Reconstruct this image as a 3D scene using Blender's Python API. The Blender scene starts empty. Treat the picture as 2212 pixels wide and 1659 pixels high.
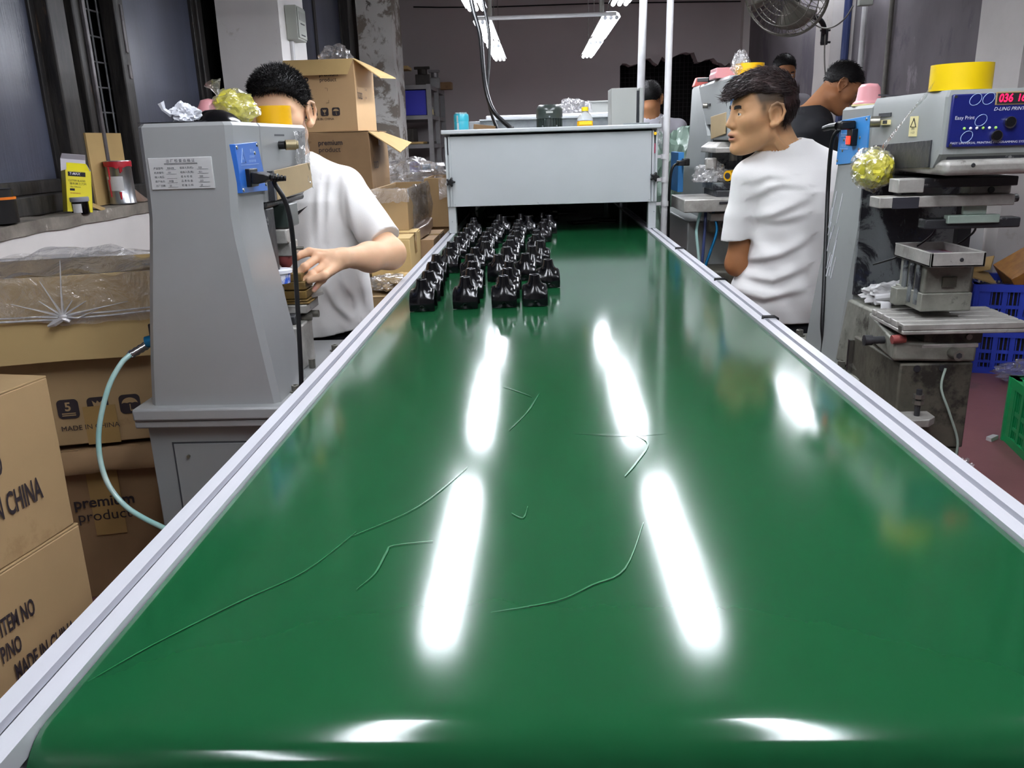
import bpy, bmesh, math, random
import numpy as np
from mathutils import Vector, Matrix, Euler, noise
random.seed(7)
PI = math.pi
S = bpy.context.scene
COL = S.collection

# ------------------------------------------------------------------ camera, world, exposure
FPX, YAW, PITCH, ROLL, CZ = 1780.0, -.0377, .2888, -.0302, 1.15
W, H = 2212, 1659
_cy, _sy, _cp, _sp = math.cos(YAW), math.sin(YAW), math.cos(PITCH), math.sin(PITCH)
_f = Vector((_sy*_cp, _cy*_cp, -_sp)); _r0 = Vector((_cy, -_sy, 0)); _u0 = _r0.cross(_f)
_r = _r0*math.cos(ROLL) + _u0*math.sin(ROLL); _u = _u0*math.cos(ROLL) - _r0*math.sin(ROLL)
cd = bpy.data.cameras.new('camera'); cam = bpy.data.objects.new('camera', cd); COL.objects.link(cam)
cd.sensor_width = 36; cd.lens = FPX/W*36; cd.clip_start = .05; cd.clip_end = 60
cam.matrix_world = Matrix(((_r.x, _u.x, -_f.x, 0), (_r.y, _u.y, -_f.y, 0), (_r.z, _u.z, -_f.z, CZ), (0, 0, 0, 1)))
S.camera = cam
wd = bpy.data.worlds.new('night'); S.world = wd; wd.use_nodes = True
wd.node_tree.nodes['Background'].inputs[0].default_value = (.8, .86, 1, 1)
wd.node_tree.nodes['Background'].inputs[1].default_value = .03
S.view_settings.view_transform = 'Standard'; S.view_settings.look = 'None'
S.view_settings.exposure = 0.8; S.view_settings.gamma = 1.0; S.view_settings.use_curve_mapping = False
TUBE_POWER = 24.0          # emission strength of every fluorescent tube
S.cycles.max_bounces = 8; S.cycles.transparent_max_bounces = 12; S.cycles.sample_clamp_indirect = 4.0

def _ray(x, y): return _f + _r*((x-W/2)/FPX) - _u*((y-H/2)/FPX)
def atY(x, y, Y): d = _ray(x, y); return Vector((0, 0, CZ)) + d*(Y/d.y)     # photo measurement -> point at a known depth
def atX(x, y, X): d = _ray(x, y); return Vector((0, 0, CZ)) + d*(X/d.x)
def atZ(x, y, Z): d = _ray(x, y); return Vector((0, 0, CZ)) + d*((Z-CZ)/d.z)

# ------------------------------------------------------------------ materials
def lin(c):
    if isinstance(c, str):
        c = [int(c[i:i+2], 16)/255 for i in (0, 2, 4)]
        return tuple(v/12.92 if v <= .04045 else ((v+.055)/1.055)**2.4 for v in c)
    return tuple(c)
MATS = {}
def M(name, col='808080', rough=.5, metal=0, var=.0, vs=6, col2=None, bump=0, bs=80, spec=.5, coat=0, trans=0, ior=1.45,
      emis=None, attr=False, stain=None, sss=0, stretch=None, aniso=0):
    """procedural principled material: colour noise (var/col2), stain=(colour, scale, amount), fine relief (bump)"""
    m = bpy.data.materials.new(name); m.use_nodes = True; MATS[name] = m
    nt = m.node_tree; N = nt.nodes; L = nt.links; b = N['Principled BSDF']
    c = lin(col); b.inputs['Base Color'].default_value = (*c, 1)
    b.inputs['Roughness'].default_value = rough; b.inputs['Metallic'].default_value = metal
    b.inputs['Specular IOR Level'].default_value = spec; b.inputs['Coat Weight'].default_value = coat
    b.inputs['Coat Roughness'].default_value = .08
    b.inputs['Transmission Weight'].default_value = trans; b.inputs['IOR'].default_value = ior
    if sss:
        b.inputs['Subsurface Weight'].default_value = sss; b.inputs['Subsurface Radius'].default_value = (.012, .005, .003); b.inputs['Subsurface Scale'].default_value = .6
    if emis:
        b.inputs['Emission Color'].default_value = (*lin(emis[0]), 1); b.inputs['Emission Strength'].default_value = emis[1]
    tc = N.new('ShaderNodeTexCoord'); vec = tc.outputs['Object']
    if stretch:
        mp = N.new('ShaderNodeMapping'); mp.inputs['Scale'].default_value = stretch; L.new(vec, mp.inputs[0]); vec = mp.outputs[0]
    src = None
    if attr:
        a = N.new('ShaderNodeAttribute'); a.attribute_name = 'Col'; src = a.outputs['Color']
    if var or col2:
        nz = N.new('ShaderNodeTexNoise'); nz.inputs['Scale'].default_value = vs; nz.inputs['Detail'].default_value = 6; nz.inputs['Roughness'].default_value = .62
        L.new(vec, nz.inputs['Vector'])
        rp = N.new('ShaderNodeValToRGB'); rp.color_ramp.elements[0].position = .35; rp.color_ramp.elements[1].position = .68
        d = lin(col2) if col2 else tuple(v*(1-var) for v in c)
        rp.color_ramp.elements[0].color = (*d, 1); rp.color_ramp.elements[1].color = (*c, 1)
        L.new(nz.outputs['Fac'], rp.inputs[0])
        if src is None: src = rp.outputs[0]
        else:
            mx = N.new('ShaderNodeMix'); mx.data_type = 'RGBA'; mx.blend_type = 'MULTIPLY'; mx.inputs[0].default_value = 1
            L.new(src, mx.inputs[6]); L.new(rp.outputs[0], mx.inputs[7]); src = mx.outputs[2]
    for st in ([stain] if stain and isinstance(stain[0], str) else (stain or [])):
        sc, ss, amt = st[:3]
        nz = N.new('ShaderNodeTexNoise'); nz.inputs['Scale'].default_value = ss; nz.inputs['Detail'].default_value = 8; nz.inputs['Roughness'].default_value = .7
        nz.inputs['Distortion'].default_value = st[3] if len(st) > 3 else 0
        L.new(vec, nz.inputs['Vector'])
        rp = N.new('ShaderNodeValToRGB'); rp.color_ramp.elements[0].position = 1-amt-.03; rp.color_ramp.elements[1].position = 1-amt+.03
        L.new(nz.outputs['Fac'], rp.inputs[0])
        mx = N.new('ShaderNodeMix'); mx.data_type = 'RGBA'
        L.new(rp.outputs[0], mx.inputs[0])
        if src is None: mx.inputs[6].default_value = (*c, 1)
        else: L.new(src, mx.inputs[6])
        mx.inputs[7].default_value = (*lin(sc), 1); src = mx.outputs[2]
    if src is not None: L.new(src, b.inputs['Base Color'])
    if bump:
        n2 = N.new('ShaderNodeTexNoise'); n2.inputs['Scale'].default_value = bs; n2.inputs['Detail'].default_value = 4
        L.new(vec, n2.inputs['Vector'])
        bp = N.new('ShaderNodeBump'); bp.inputs['Strength'].default_value = bump; bp.inputs['Distance'].default_value = .01
        L.new(n2.outputs['Fac'], bp.inputs['Height']); L.new(bp.outputs[0], b.inputs['Normal'])
    return m

def film(name, tint=(1, 1, 1), gloss=.25, rough=.1, haze=.08, hazecol=(.8, .8, .82), bump=.4, bs=25):
    """thin clear plastic: mostly see-through with glossy, slightly hazy wrinkles"""
    m = bpy.data.materials.new(name); m.use_nodes = True; MATS[name] = m
    nt = m.node_tree; N = nt.nodes; L = nt.links
    N.remove(N['Principled BSDF']); out = N['Material Output']
    tr = N.new('ShaderNodeBsdfTransparent'); tr.inputs[0].default_value = (*tint, 1)
    gl = N.new('ShaderNodeBsdfGlossy'); gl.inputs['Roughness'].default_value = rough
    df = N.new('ShaderNodeBsdfDiffuse'); df.inputs[0].default_value = (*hazecol, 1)
    lw = N.new('ShaderNodeLayerWeight'); lw.inputs[0].default_value = .35
    ma = N.new('ShaderNodeMath'); ma.operation = 'MULTIPLY_ADD'; ma.inputs[1].default_value = .6; ma.inputs[2].default_value = gloss*.3; ma.use_clamp = True
    L.new(lw.outputs['Facing'], ma.inputs[0])
    m1 = N.new('ShaderNodeMixShader'); m1.inputs[0].default_value = haze; L.new(tr.outputs[0], m1.inputs[1]); L.new(df.outputs[0], m1.inputs[2])
    m2 = N.new('ShaderNodeMixShader'); L.new(ma.outputs[0], m2.inputs[0]); L.new(m1.outputs[0], m2.inputs[1]); L.new(gl.outputs[0], m2.inputs[2])
    tc = N.new('ShaderNodeTexCoord'); nz = N.new('ShaderNodeTexNoise'); nz.inputs['Scale'].default_value = bs; nz.inputs['Detail'].default_value = 5; nz.inputs['Distortion'].default_value = 1.5
    L.new(tc.outputs['Object'], nz.inputs['Vector'])
    bp = N.new('ShaderNodeBump'); bp.inputs['Strength'].default_value = bump; bp.inputs['Distance'].default_value = .02
    L.new(nz.outputs['Fac'], bp.inputs['Height']); L.new(bp.outputs[0], gl.inputs['Normal']); L.new(bp.outputs[0], lw.inputs['Normal'])
    L.new(m2.outputs[0], out.inputs[0])
    return m

# ------------------------------------------------------------------ scene helpers
def tag(o, label, cat, group=None, kind=None):
    if label: o['label'] = label
    if cat: o['category'] = cat
    if group: o['group'] = group
    if kind: o['kind'] = kind
    return o
def thing(name, label, cat, loc=(0, 0, 0), rotz=0, group=None, rot=None):
    o = bpy.data.objects.new(name, None); COL.objects.link(o); o.empty_display_size = .05
    o.location = loc; o.rotation_euler = rot or (0, 0, rotz); tag(o, label, cat, group); return o
def children(o): return [c for c in bpy.data.objects if c.parent == o]
def copy_tree(o, parent=None, kids=None):
    """a thing with copies of its parts and sub-parts (mesh data shared)"""
    c = o.copy(); COL.objects.link(c)
    if parent is not None: c.parent = parent
    for ch in children(o): copy_tree(ch, c)
    return c

class MB:
    """collects shapes into one bmesh; .obj() links it as ONE mesh object"""
    def __init__(s): s.b = bmesh.new()
    def _x(s, vs, mat):
        if mat is not None: bmesh.ops.transform(s.b, matrix=mat, verts=vs)
        return vs
    def box(s, c, d, rot=None):
        m = Matrix.Translation(c) @ (rot.to_matrix().to_4x4() if rot is not None else Matrix()) @ Matrix.Diagonal((*d, 1))
        r = bmesh.ops.create_cube(s.b, size=1, matrix=m); return s
    def bb(s, lo, hi): return s.box([(a+b)/2 for a, b in zip(lo, hi)], [abs(b-a) for a, b in zip(lo, hi)])
    def cyl(s, p0, p1, r0, r1=None, n=20, caps=True):
        p0, p1 = Vector(p0), Vector(p1); d = p1-p0; r1 = r0 if r1 is None else r1
        m = Matrix.Translation((p0+p1)/2) @ Vector((0, 0, 1)).rotation_difference(d).to_matrix().to_4x4()
        bmesh.ops.create_cone(s.b, cap_ends=caps, cap_tris=False, segments=n, radius1=r0, radius2=r1, depth=d.length, matrix=m); return s
    def sph(s, c, r, sc=(1, 1, 1), n=16, rot=None):
        m = Matrix.Translation(c) @ (rot.to_matrix().to_4x4() if rot is not None else Matrix()) @ Matrix.Diagonal((*sc, 1))
        bmesh.ops.create_uvsphere(s.b, u_segments=n, v_segments=max(6, n//2), radius=r, matrix=m); return s
    def tube(s, pts, r, n=10, caps=True, closed=False):
        pts = [Vector(p) for p in pts]; k = len(pts); rings = []; up = None
        rr = r if hasattr(r, '__len__') else [r]*k
        for i, p in enumerate(pts):
            a = pts[i-1] if (i > 0 or closed) else p; c = pts[(i+1) % k] if (i < k-1 or closed) else p
            t = (c-a).normalized()
            if up is None:
                up = Vector((0, 0, 1)) if abs(t.z) < .9 else Vector((1, 0, 0))
            x = t.cross(up)
            if x.length < 1e-6: x = t.orthogonal()
            x.normalize(); up = x.cross(t).normalized()
            rings.append([s.b.verts.new(p + x*math.cos(2*PI*j/n)*rr[i] + up*math.sin(2*PI*j/n)*rr[i]) for j in range(n)])
        m = k if closed else k-1
        for i in range(m):
            A, B = rings[i], rings[(i+1) % k]
            for j in range(n): s.b.faces.new((A[j], A[(j+1) % n], B[(j+1) % n], B[j]))
        if caps and not closed:
            s.b.faces.new(rings[0][::-1]); s.b.faces.new(rings[-1])
        return s
    def lathe(s, prof, c=(0, 0, 0), n=24, rot=None, ang=2*PI):
        """profile (r, z) turned about Z"""
        m = Matrix.Translation(c) @ (rot.to_matrix().to_4x4() if rot is not None else Matrix())
        rings = []
        for r, z in prof:
            if r < 1e-6: rings.append([s.b.verts.new(m @ Vector((0, 0, z)))])
            else: rings.append([s.b.verts.new(m @ Vector((r*math.cos(2*PI*j/n), r*math.sin(2*PI*j/n), z))) for j in range(n)])
        for A, B in zip(rings, rings[1:]):
            for j in range(n):
                q = [A[j % len(A)], A[(j+1) % len(A)], B[(j+1) % len(B)], B[j % len(B)]]
                q = [v for i, v in enumerate(q) if v not in q[:i]]
                if len(q) > 2:
                    try: s.b.faces.new(q)
                    except ValueError: pass
        return s
    def poly(s, pts, ext=None):
        """flat polygon from 3-D points, extruded by vector ext"""
        A = [s.b.verts.new(Vector(p)) for p in pts]
        f = s.b.faces.new(A)
        if ext is not None:
            e = Vector(ext); B = [s.b.verts.new(Vector(p)+e) for p in pts]
            n = len(pts)
            for i in range(n): s.b.faces.new((A[i], B[i], B[(i+1) % n], A[(i+1) % n]))
            s.b.faces.new(B[::-1])
        return s
    def loft(s, rings, caps=True, closed=True):
        R = [[s.b.verts.new(Vector(p)) for p in r] for r in rings]; n = len(R[0])
        for A, B in zip(R, R[1:]):
            for j in range(n if closed else n-1): s.b.faces.new((A[j], A[(j+1) % n], B[(j+1) % n], B[j]))
        if caps: s.b.faces.new(R[0][::-1]); s.b.faces.new(R[-1])
        return s
    def grid(s, fn, nu, nv):
        V = [[s.b.verts.new(Vector(fn(i/nu, j/nv))) for j in range(nv+1)] for i in range(nu+1)]
        for i in range(nu):
            for j in range(nv): s.b.faces.new((V[i][j], V[i+1][j], V[i+1][j+1], V[i][j+1]))
        return s
    def jitter(s, amp, sc=20, seed=0):
        for v in s.b.verts: v.co += noise.noise_vector(v.co*sc + Vector((seed, seed*.7, 3)))*amp
        return s
    def obj(s, name, mat, parent=None, bevel=0, smooth=35, seg=2, solid=0, keep=False, subdiv=0):
        bmesh.ops.recalc_face_normals(s.b, faces=s.b.faces) if not keep else None
        me = bpy.data.meshes.new(name); s.b.to_mesh(me); s.b.free()
        return link(name, me, mat, parent, bevel, smooth, seg, solid, subdiv)
def link(name, me, mat, parent=None, bevel=0, smooth=35, seg=2, solid=0, subdiv=0):
    o = bpy.data.objects.new(name, me); COL.objects.link(o)
    if mat is not None: me.materials.append(MATS[mat] if isinstance(mat, str) else mat)
    if smooth:
        me.shade_smooth()
        if smooth < 180: me.set_sharp_from_angle(angle=math.radians(smooth))
    if solid:
        q = o.modifiers.new('t', 'SOLIDIFY'); q.thickness = solid; q.offset = 0
    if bevel:
        q = o.modifiers.new('b', 'BEVEL'); q.width = bevel; q.segments = seg; q.limit_method = 'ANGLE'; q.angle_limit = math.radians(40)
    if subdiv:
        q = o.modifiers.new('s', 'SUBSURF'); q.levels = subdiv; q.render_levels = subdiv
    if parent is not None: o.parent = parent; o.matrix_parent_inverse = PINV(parent)
    return o
def PINV(p):
    """parts are modelled in world coordinates: undo the thing's own placement"""
    m = p.matrix_basis.copy(); q = p
    while q.parent is not None: m = q.parent.matrix_basis @ q.matrix_parent_inverse @ m if False else m; q = q.parent
    return (WORLD(p)).inverted()
def WORLD(p):
    m = p.matrix_basis.copy()
    if p.parent is not None: m = WORLD(p.parent) @ p.matrix_parent_inverse @ m
    return m
def local(o):
    """for parts modelled in their thing's own space"""
    o.matrix_parent_inverse = Matrix(); return o

def frame(o, x, n):
    """matrix: origin o, text direction x, outward normal n"""
    x = Vector(x).normalized(); n = Vector(n).normalized(); y = n.cross(x).normalized(); x = y.cross(n)
    return Matrix(((x.x, y.x, n.x, o[0]), (x.y, y.y, n.y, o[1]), (x.z, y.z, n.z, o[2]), (0, 0, 0, 1)))
def text_mesh(s, size, align='LEFT', shear=0, bold=0, sx=1, space=1):
    cu = bpy.data.curves.new('t', 'FONT'); cu.body = s; cu.size = size; cu.align_x = align; cu.align_y = 'CENTER'; cu.shear = shear
    cu.offset = bold; cu.space_character = space; cu.resolution_u = 3; cu.space_line = .95
    o = bpy.data.objects.new('t', cu); COL.objects.link(o)
    me = bpy.data.meshes.new_from_object(o.evaluated_get(bpy.context.evaluated_depsgraph_get()))
    bpy.data.objects.remove(o); bpy.data.curves.remove(cu)
    if sx != 1: me.transform(Matrix.Diagonal((sx, 1, 1, 1)))
    return me
def lettering(name, parent, mat, items):
    """items: (text, size, matrix, align, opts) -> one flat print mesh"""
    b = bmesh.new()
    for it in items:
        me = text_mesh(it[0], it[1], it[3] if len(it) > 3 else 'LEFT', **(it[4] if len(it) > 4 else {}))
        me.transform(it[2]); b.from_mesh(me); bpy.data.meshes.remove(me)
    me = bpy.data.meshes.new(name); b.to_mesh(me); b.free()
    return link(name, me, mat, parent, smooth=0)

def crumple(name, mat, c, r, sc=(1, 1, 1), amp=.35, freq=3.0, seed=0, parent=None, sub=4, flat=True, facet=True, floor=None):
    """wrinkled bag / rag: noise-folded ball"""
    b = bmesh.new(); bmesh.ops.create_icosphere(b, subdivisions=sub, radius=1)
    for v in b.verts:
        d = v.co.normalized(); q = d*freq + Vector((seed*3.1, seed*1.7, seed))
        k = 1 + amp*(noise.noise(q) + .6*(1-2*abs(noise.noise(q*2.1))) - .3 + .3*noise.noise(q*4.7))
        v.co = Vector((d.x*sc[0], d.y*sc[1], d.z*sc[2]))*r*k + Vector(c)
        if floor is not None and v.co.z < floor: v.co.z = floor + (v.co.z-floor)*.02
    me = bpy.data.meshes.new(name); b.to_mesh(me); b.free()
    return link(name, me, mat, parent, smooth=25 if facet else 60)

# ------------------------------------------------------------------ signed distance modelling (bodies, clothes, moulded parts)
def V3(*a): return np.array(a, np.float32)
def nrm(q): return np.sqrt((q*q).sum(1))
def cap(p, a, b, ra, rb=None):
    a = np.asarray(a, np.float32); b = np.asarray(b, np.float32); rb = ra if rb is None else rb
    ab = b-a; t = np.clip((p-a)@ab/max(float(ab@ab), 1e-9), 0, 1)
    return nrm(p-a-t[:, None]*ab)-(ra+(rb-ra)*t)
def ell(p, c, r, R=None):
    q = p-np.asarray(c, np.float32)
    if R is not None: q = q@R
    r = np.asarray(r, np.float32); k0 = nrm(q/r); k1 = nrm(q/(r*r))+1e-9
    return k0*(k0-1)/k1
def smin(a, b, k):
    h = np.clip(.5+.5*(b-a)/k, 0, 1); return b+(a-b)*h-k*h*(1-h)
def smax(a, b, k): return -smin(-a, -b, k)
def column(p, secs, e=2.3, yaw=0):
    """stack of elliptic sections (z, cx, cy, rx, ry)"""
    z = p[:, 2]; s = np.array(secs, np.float32); I = lambda i: np.interp(z, s[:, 0], s[:, i]).astype(np.float32)
    x, y = p[:, 0]-I(1), p[:, 1]-I(2)
    if yaw: x, y = x*math.cos(yaw)+y*math.sin(yaw), -x*math.sin(yaw)+y*math.cos(yaw)
    rx, ry = I(3), I(4)
    d = (np.abs(x/rx)**e+np.abs(y/ry)**e+1e-9)**(1/e)
    d = (d-1)*np.minimum(rx, ry)
    return np.maximum(d, np.maximum(s[0, 0]-z, z-s[-1, 0]))
def nets(f, lo, hi, h):
    """naive surface nets over f(points) inside a box"""
    lo = np.array(lo, np.float32); n = (np.ceil((np.array(hi)-lo)/h/4).astype(int))*4+1
    ax = [lo[i]+h*np.arange(n[i], dtype=np.float32) for i in range(3)]
    c = 4; cn = (n-1)//c+1
    G = np.stack(np.meshgrid(*[a[::c] for a in ax], indexing='ij'), -1).reshape(-1, 3)
    C = f(G).reshape(cn)
    near = np.abs(C) < h*c*2.2+.008
    up = np.repeat(np.repeat(np.repeat(C, c, 0), c, 1), c, 2)
    un = np.repeat(np.repeat(np.repeat(near, c, 0), c, 1), c, 2)
    o = c//2
    pad = lambda A: np.pad(A, o, mode='edge')[o+o-0:, :, :] if False else A
    # centre the coarse cells on their sample
    ix = [np.minimum((np.arange(n[i])+o)//c, cn[i]-1) for i in range(3)]
    F = C[np.ix_(*ix)].copy(); m = near[np.ix_(*ix)]
    idx = np.nonzero(m)
    if len(idx[0]):
        P = np.stack([ax[i][idx[i]] for i in range(3)], 1)
        out = np.empty(len(P), np.float32)
        for k in range(0, len(P), 400000): out[k:k+400000] = f(P[k:k+400000])
        F[idx] = out
    sgn = F < 0
    corners = [(i, j, k) for i in (0, 1) for j in (0, 1) for k in (0, 1)]
    sl = lambda A, d: A[d[0]:A.shape[0]-1+d[0], d[1]:A.shape[1]-1+d[1], d[2]:A.shape[2]-1+d[2]]
    cnt = sum(sl(sgn, d).astype(np.int8) for d in corners)
    act = (cnt > 0) & (cnt < 8)
    ci = np.stack(np.nonzero(act), 1)
    if not len(ci): return np.zeros((0, 3)), []
    vals = {d: F[ci[:, 0]+d[0], ci[:, 1]+d[1], ci[:, 2]+d[2]] for d in corners}
    acc = np.zeros((len(ci), 3)); num = np.zeros(len(ci))
    for a in corners:
        for axi in range(3):
            if a[axi] == 0:
                bq = list(a); bq[axi] = 1; bq = tuple(bq)
                va, vb = vals[a], vals[bq]; x = (va < 0) != (vb < 0)
                t = np.where(x, va/np.where(x, va-vb, 1), 0)
                pt = np.tile(np.array(a, float), (len(ci), 1)); pt[:, axi] = t
                acc[x] += pt[x]; num[x] += 1
    V = lo+h*(ci+acc/np.maximum(num, 1)[:, None])
    idm = -np.ones(act.shape, np.int64); idm[act] = np.arange(len(ci))
    faces = []
    for axi in range(3):
        a1, a2 = [(1, 2), (2, 0), (0, 1)][axi]
        s0 = [slice(1, -1)]*3; s0[axi] = slice(0, -1); s1 = [slice(1, -1)]*3; s1[axi] = slice(1, None)
        A, B = sgn[tuple(s0)], sgn[tuple(s1)]
        e = np.stack(np.nonzero(A != B), 1)
        if not len(e): continue
        fl = A[e[:, 0], e[:, 1], e[:, 2]]
        base = e.copy(); base[:, a1] += 1; base[:, a2] += 1
        q = []
        for da, db in ((0, 0), (1, 0), (1, 1), (0, 1)):
            k = base.copy(); k[:, a1] -= da; k[:, a2] -= db
            k = np.minimum(k, np.array(act.shape)-1)
            q.append(idm[k[:, 0], k[:, 1], k[:, 2]])
        q = np.stack(q, 1); q[~fl] = q[~fl][:, ::-1]
        q = q[(q >= 0).all(1)]
        faces.append(q)
    Fq = np.concatenate(faces) if faces else np.zeros((0, 4), int)
    return V, Fq
def sdf_obj(name, f, boxes, mat, parent=None, color=None, extra=None, smooth=180):
    """boxes: (lo, hi, voxel) regions of ONE continuous surface"""
    Vs, Fs, o = [], [], 0
    for lo, hi, h in boxes:
        v, q = nets(f, lo, hi, h)
        if len(v): Vs.append(v); Fs.append(np.asarray(q)+o); o += len(v)
    V = np.concatenate(Vs); F = np.concatenate(Fs)
    me = bpy.data.meshes.new(name)
    if extra is not None:
        v2, f2 = extra(V); me.from_pydata(V.tolist()+v2, [], F.tolist()+[[i+len(V) for i in q] for q in f2])
    else:
        me.from_pydata(V.tolist(), [], F.tolist())
    if color is not None:
        ca = me.color_attributes.new('Col', 'FLOAT_COLOR', 'POINT')
        allv = np.array([v.co[:] for v in me.vertices], np.float32)
        ca.data.foreach_set('color', np.concatenate([color(allv), np.ones((len(allv), 1))], 1).astype(np.float32).ravel())
    me.update()
    return link(name, me, mat, parent, smooth=smooth)
# ------------------------------------------------------------------ palette
M('floor_paint', '86595a', .5, var=.2, vs=2.5, stain=[('6a4a4a', 1.3, .4), ('9c807c', 9, .30)], bump=.08, bs=30)
M('wall_white', 'd9d5d2', .7, var=.12, vs=2, stain=[('b9b2a8', 1.6, .36), ('8f887c', 6, .3)], bump=.08, bs=25)
M('pier_white_lit', 'f0eeec', .7, var=.06, vs=2, stain=('cfcac2', 3, .32), bump=.06, bs=25)  # wall white brightened: light missing on the pier is put into its colour
M('wall_grey', '787378', .8, var=.3, vs=1.6, stain=[('5c5860', 1.1, .42), ('8e8a8e', 3, .34)], bump=.1, bs=18, stretch=(1, 1, .6))
M('wall_dark', '8b878b', .85, var=.25, vs=1.2, stain=[('4a464a', .8, .4)], bump=.05)
M('wall_back', 'b5afaf', .85, var=.10, vs=.7, bump=.04, bs=12)
M('ceiling', 'c9c6c2', .9, var=.2, vs=1)
M('plaster_peel', 'dcdcd8', .75, var=.1, vs=3, stain=[('8a8278', 3.4, .47, .6), ('5f5a54', 4.5, .36, .8), ('c2a98a', 7, .3)], bump=.25, bs=14)
M('sill_dirty', '8d867c', .8, col2='5a544d', vs=7, stain=('c4bdb2', 11, .36), bump=.4, bs=30)
M('frame_dark', '3a3734', .45, col2='1c1b1c', vs=9, stretch=(4, 4, .5), stain=('5a4a3c', 8, .34), bump=.15, bs=40)
M('frame_edge', '6e6a6c', .4, metal=.3, col2='4b484a', vs=10, stain=('3b352f', 14, .36))
M('pane_tinted', '565b6e', .33, spec=.9, col2='2c3140', vs=1.5, bump=.10, bs=160, stretch=(1, 1, .04))
M('night_void', '07080a', .9)
M('grille_iron', '77777a', .5, metal=.2, var=.4, vs=30)
M('pipe_white', 'cfcfd0', .4, var=.1, vs=20)
M('pipe_grey', '7c7a74', .5, var=.3, vs=15)
M('conduit_blue', '2b3760', .5)
M('door_void', '0b0a0c', .9)
M('mesh_dark', '1d1b1d', .8)

# ------------------------------------------------------------------ the room
XL, XR, YB, ZC, Y0 = -1.7, 2.6, 11.0, 3.5, -3.0
def struct(name, mb, mat, parent=None, **k):
    o = mb.obj(name, mat, parent, **k)
    if parent is None: o['kind'] = 'structure'
    return o
struct('floor', MB().bb((XL-.3, Y0, -.12), (XR+.3, YB+1.2, 0)), 'floor_paint')
struct('ceiling', MB().bb((XL-.3, Y0, ZC), (XR+.3, YB+.3, ZC+.1)), 'ceiling')
SILL = .935
w = MB()
w.bb((XL-.3, Y0, 0), (XL, YB, SILL-.03))
w.bb((XL-.3, Y0, 2.75), (XL, YB, ZC))
w.bb((XL-.3, Y0, SILL-.03), (XL, -1.0, 2.75))
w.bb((XL-.3, 9.2, SILL-.03), (XL, YB, 2.75))
struct('wall_left', w, 'wall_white', bevel=.006)
sb = MB().grid(lambda a, b: (XL-.3+.306*min(1, b/.8), -1.0+10.2*a, SILL-.02-(.024*max(0, b-.8)/.2)), 160, 10)
for v in sb.b.verts:
    k = noise.noise(v.co*9)
    if v.co.z > SILL-.03: v.co.z += .018+.009*k+.005*noise.noise(v.co*31)
    else: v.co.z += .008*k
    if v.co.x > XL-.05: v.co.x += .003+.005*noise.noise(v.co*13)
struct('trim_1', sb, 'sill_dirty')
# back wall with a ragged doorway
db = MB()
db.bb((XL-.3, YB, 0), (1.05, YB+.25, ZC)); db.bb((2.42, YB, 0), (XR+.3, YB+.25, ZC))
pts = [(1.05, ZC), (1.05, 1.98)]
for i in range(28):
    x = 1.08+1.32*i/27; z = 2.0+.10*noise.noise(Vector((x*4, 0, 1)))+.05*noise.noise(Vector((x*13, 0, 5))) + (.09 if 1.55 < x < 2.0 else 0)
    pts.append((x, z))
pts += [(2.42, 1.95), (2.42, ZC)]
db.poly([(x, YB, z) for x, z in pts], (0, .25, 0))
struct('wall_back', db, 'wall_back', smooth=0)
d1 = bpy.data.objects.new('door_1', None); COL.objects.link(d1); d1.location = (1.73, YB, 0); d1['kind'] = 'structure'
MB().bb((.95, YB+.9, 0), (2.5, YB+.95, 2.4)).obj('backing', 'door_void', d1)
for s, x in ((0, .97), (1, 2.46)): MB().bb((x, YB+.25, 0), (x+.03, YB+.9, 2.4)).obj('jamb', 'door_void', d1)
nt_ = MB()
for i in range(26): nt_.bb((1.08+i*.053, YB+.2, .0), (1.085+i*.053, YB+.205, 2.1))
for i in range(38): nt_.bb((1.05, YB+.2, .05+i*.053), (2.42, YB+.205, .055+i*.053))
g_ = nt_.obj('mesh_grille', 'mesh_dark', d1, smooth=0); g_['kind'] = 'stuff'
# right wall
struct('wall_right', MB().bb((XR, Y0, 0), (XR+.25, YB, ZC)), 'wall_grey')
struct('wall_front', MB().bb((XL-.3, Y0-.2, 0), (XR+.3, Y0, ZC)), 'wall_white')
# piers
def pier(n, lo, hi, mat, lines=0, seed=0):
    m = MB().bb(lo, hi)
    bmesh.ops.subdivide_edges(m.b, edges=m.b.edges[:], cuts=14, use_grid_fill=True)
    for v in m.b.verts: v.co += Vector((noise.noise(v.co*5), noise.noise(v.co*5+Vector((9, 0, 0))), 0))*.008
    return struct('trim_%d' % n, m, mat)
pier(2, (XL-.05, 4.87, 0), (-1.40, 5.38, ZC), 'pier_white_lit')
pier(3, (XL-.05, 8.72, 0), (-1.40, 9.28, ZC), 'plaster_peel')
pier(4, (2.42, 7.35, 0), (XR+.05, 7.75, ZC), 'wall_white')
pier(5, (2.33, 4.3, 0), (XR+.05, 4.75, ZC), 'wall_white')
pier(6, (2.52, YB-.14, 0), (XR+.05, YB+.01, ZC), 'wall_white')

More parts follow.
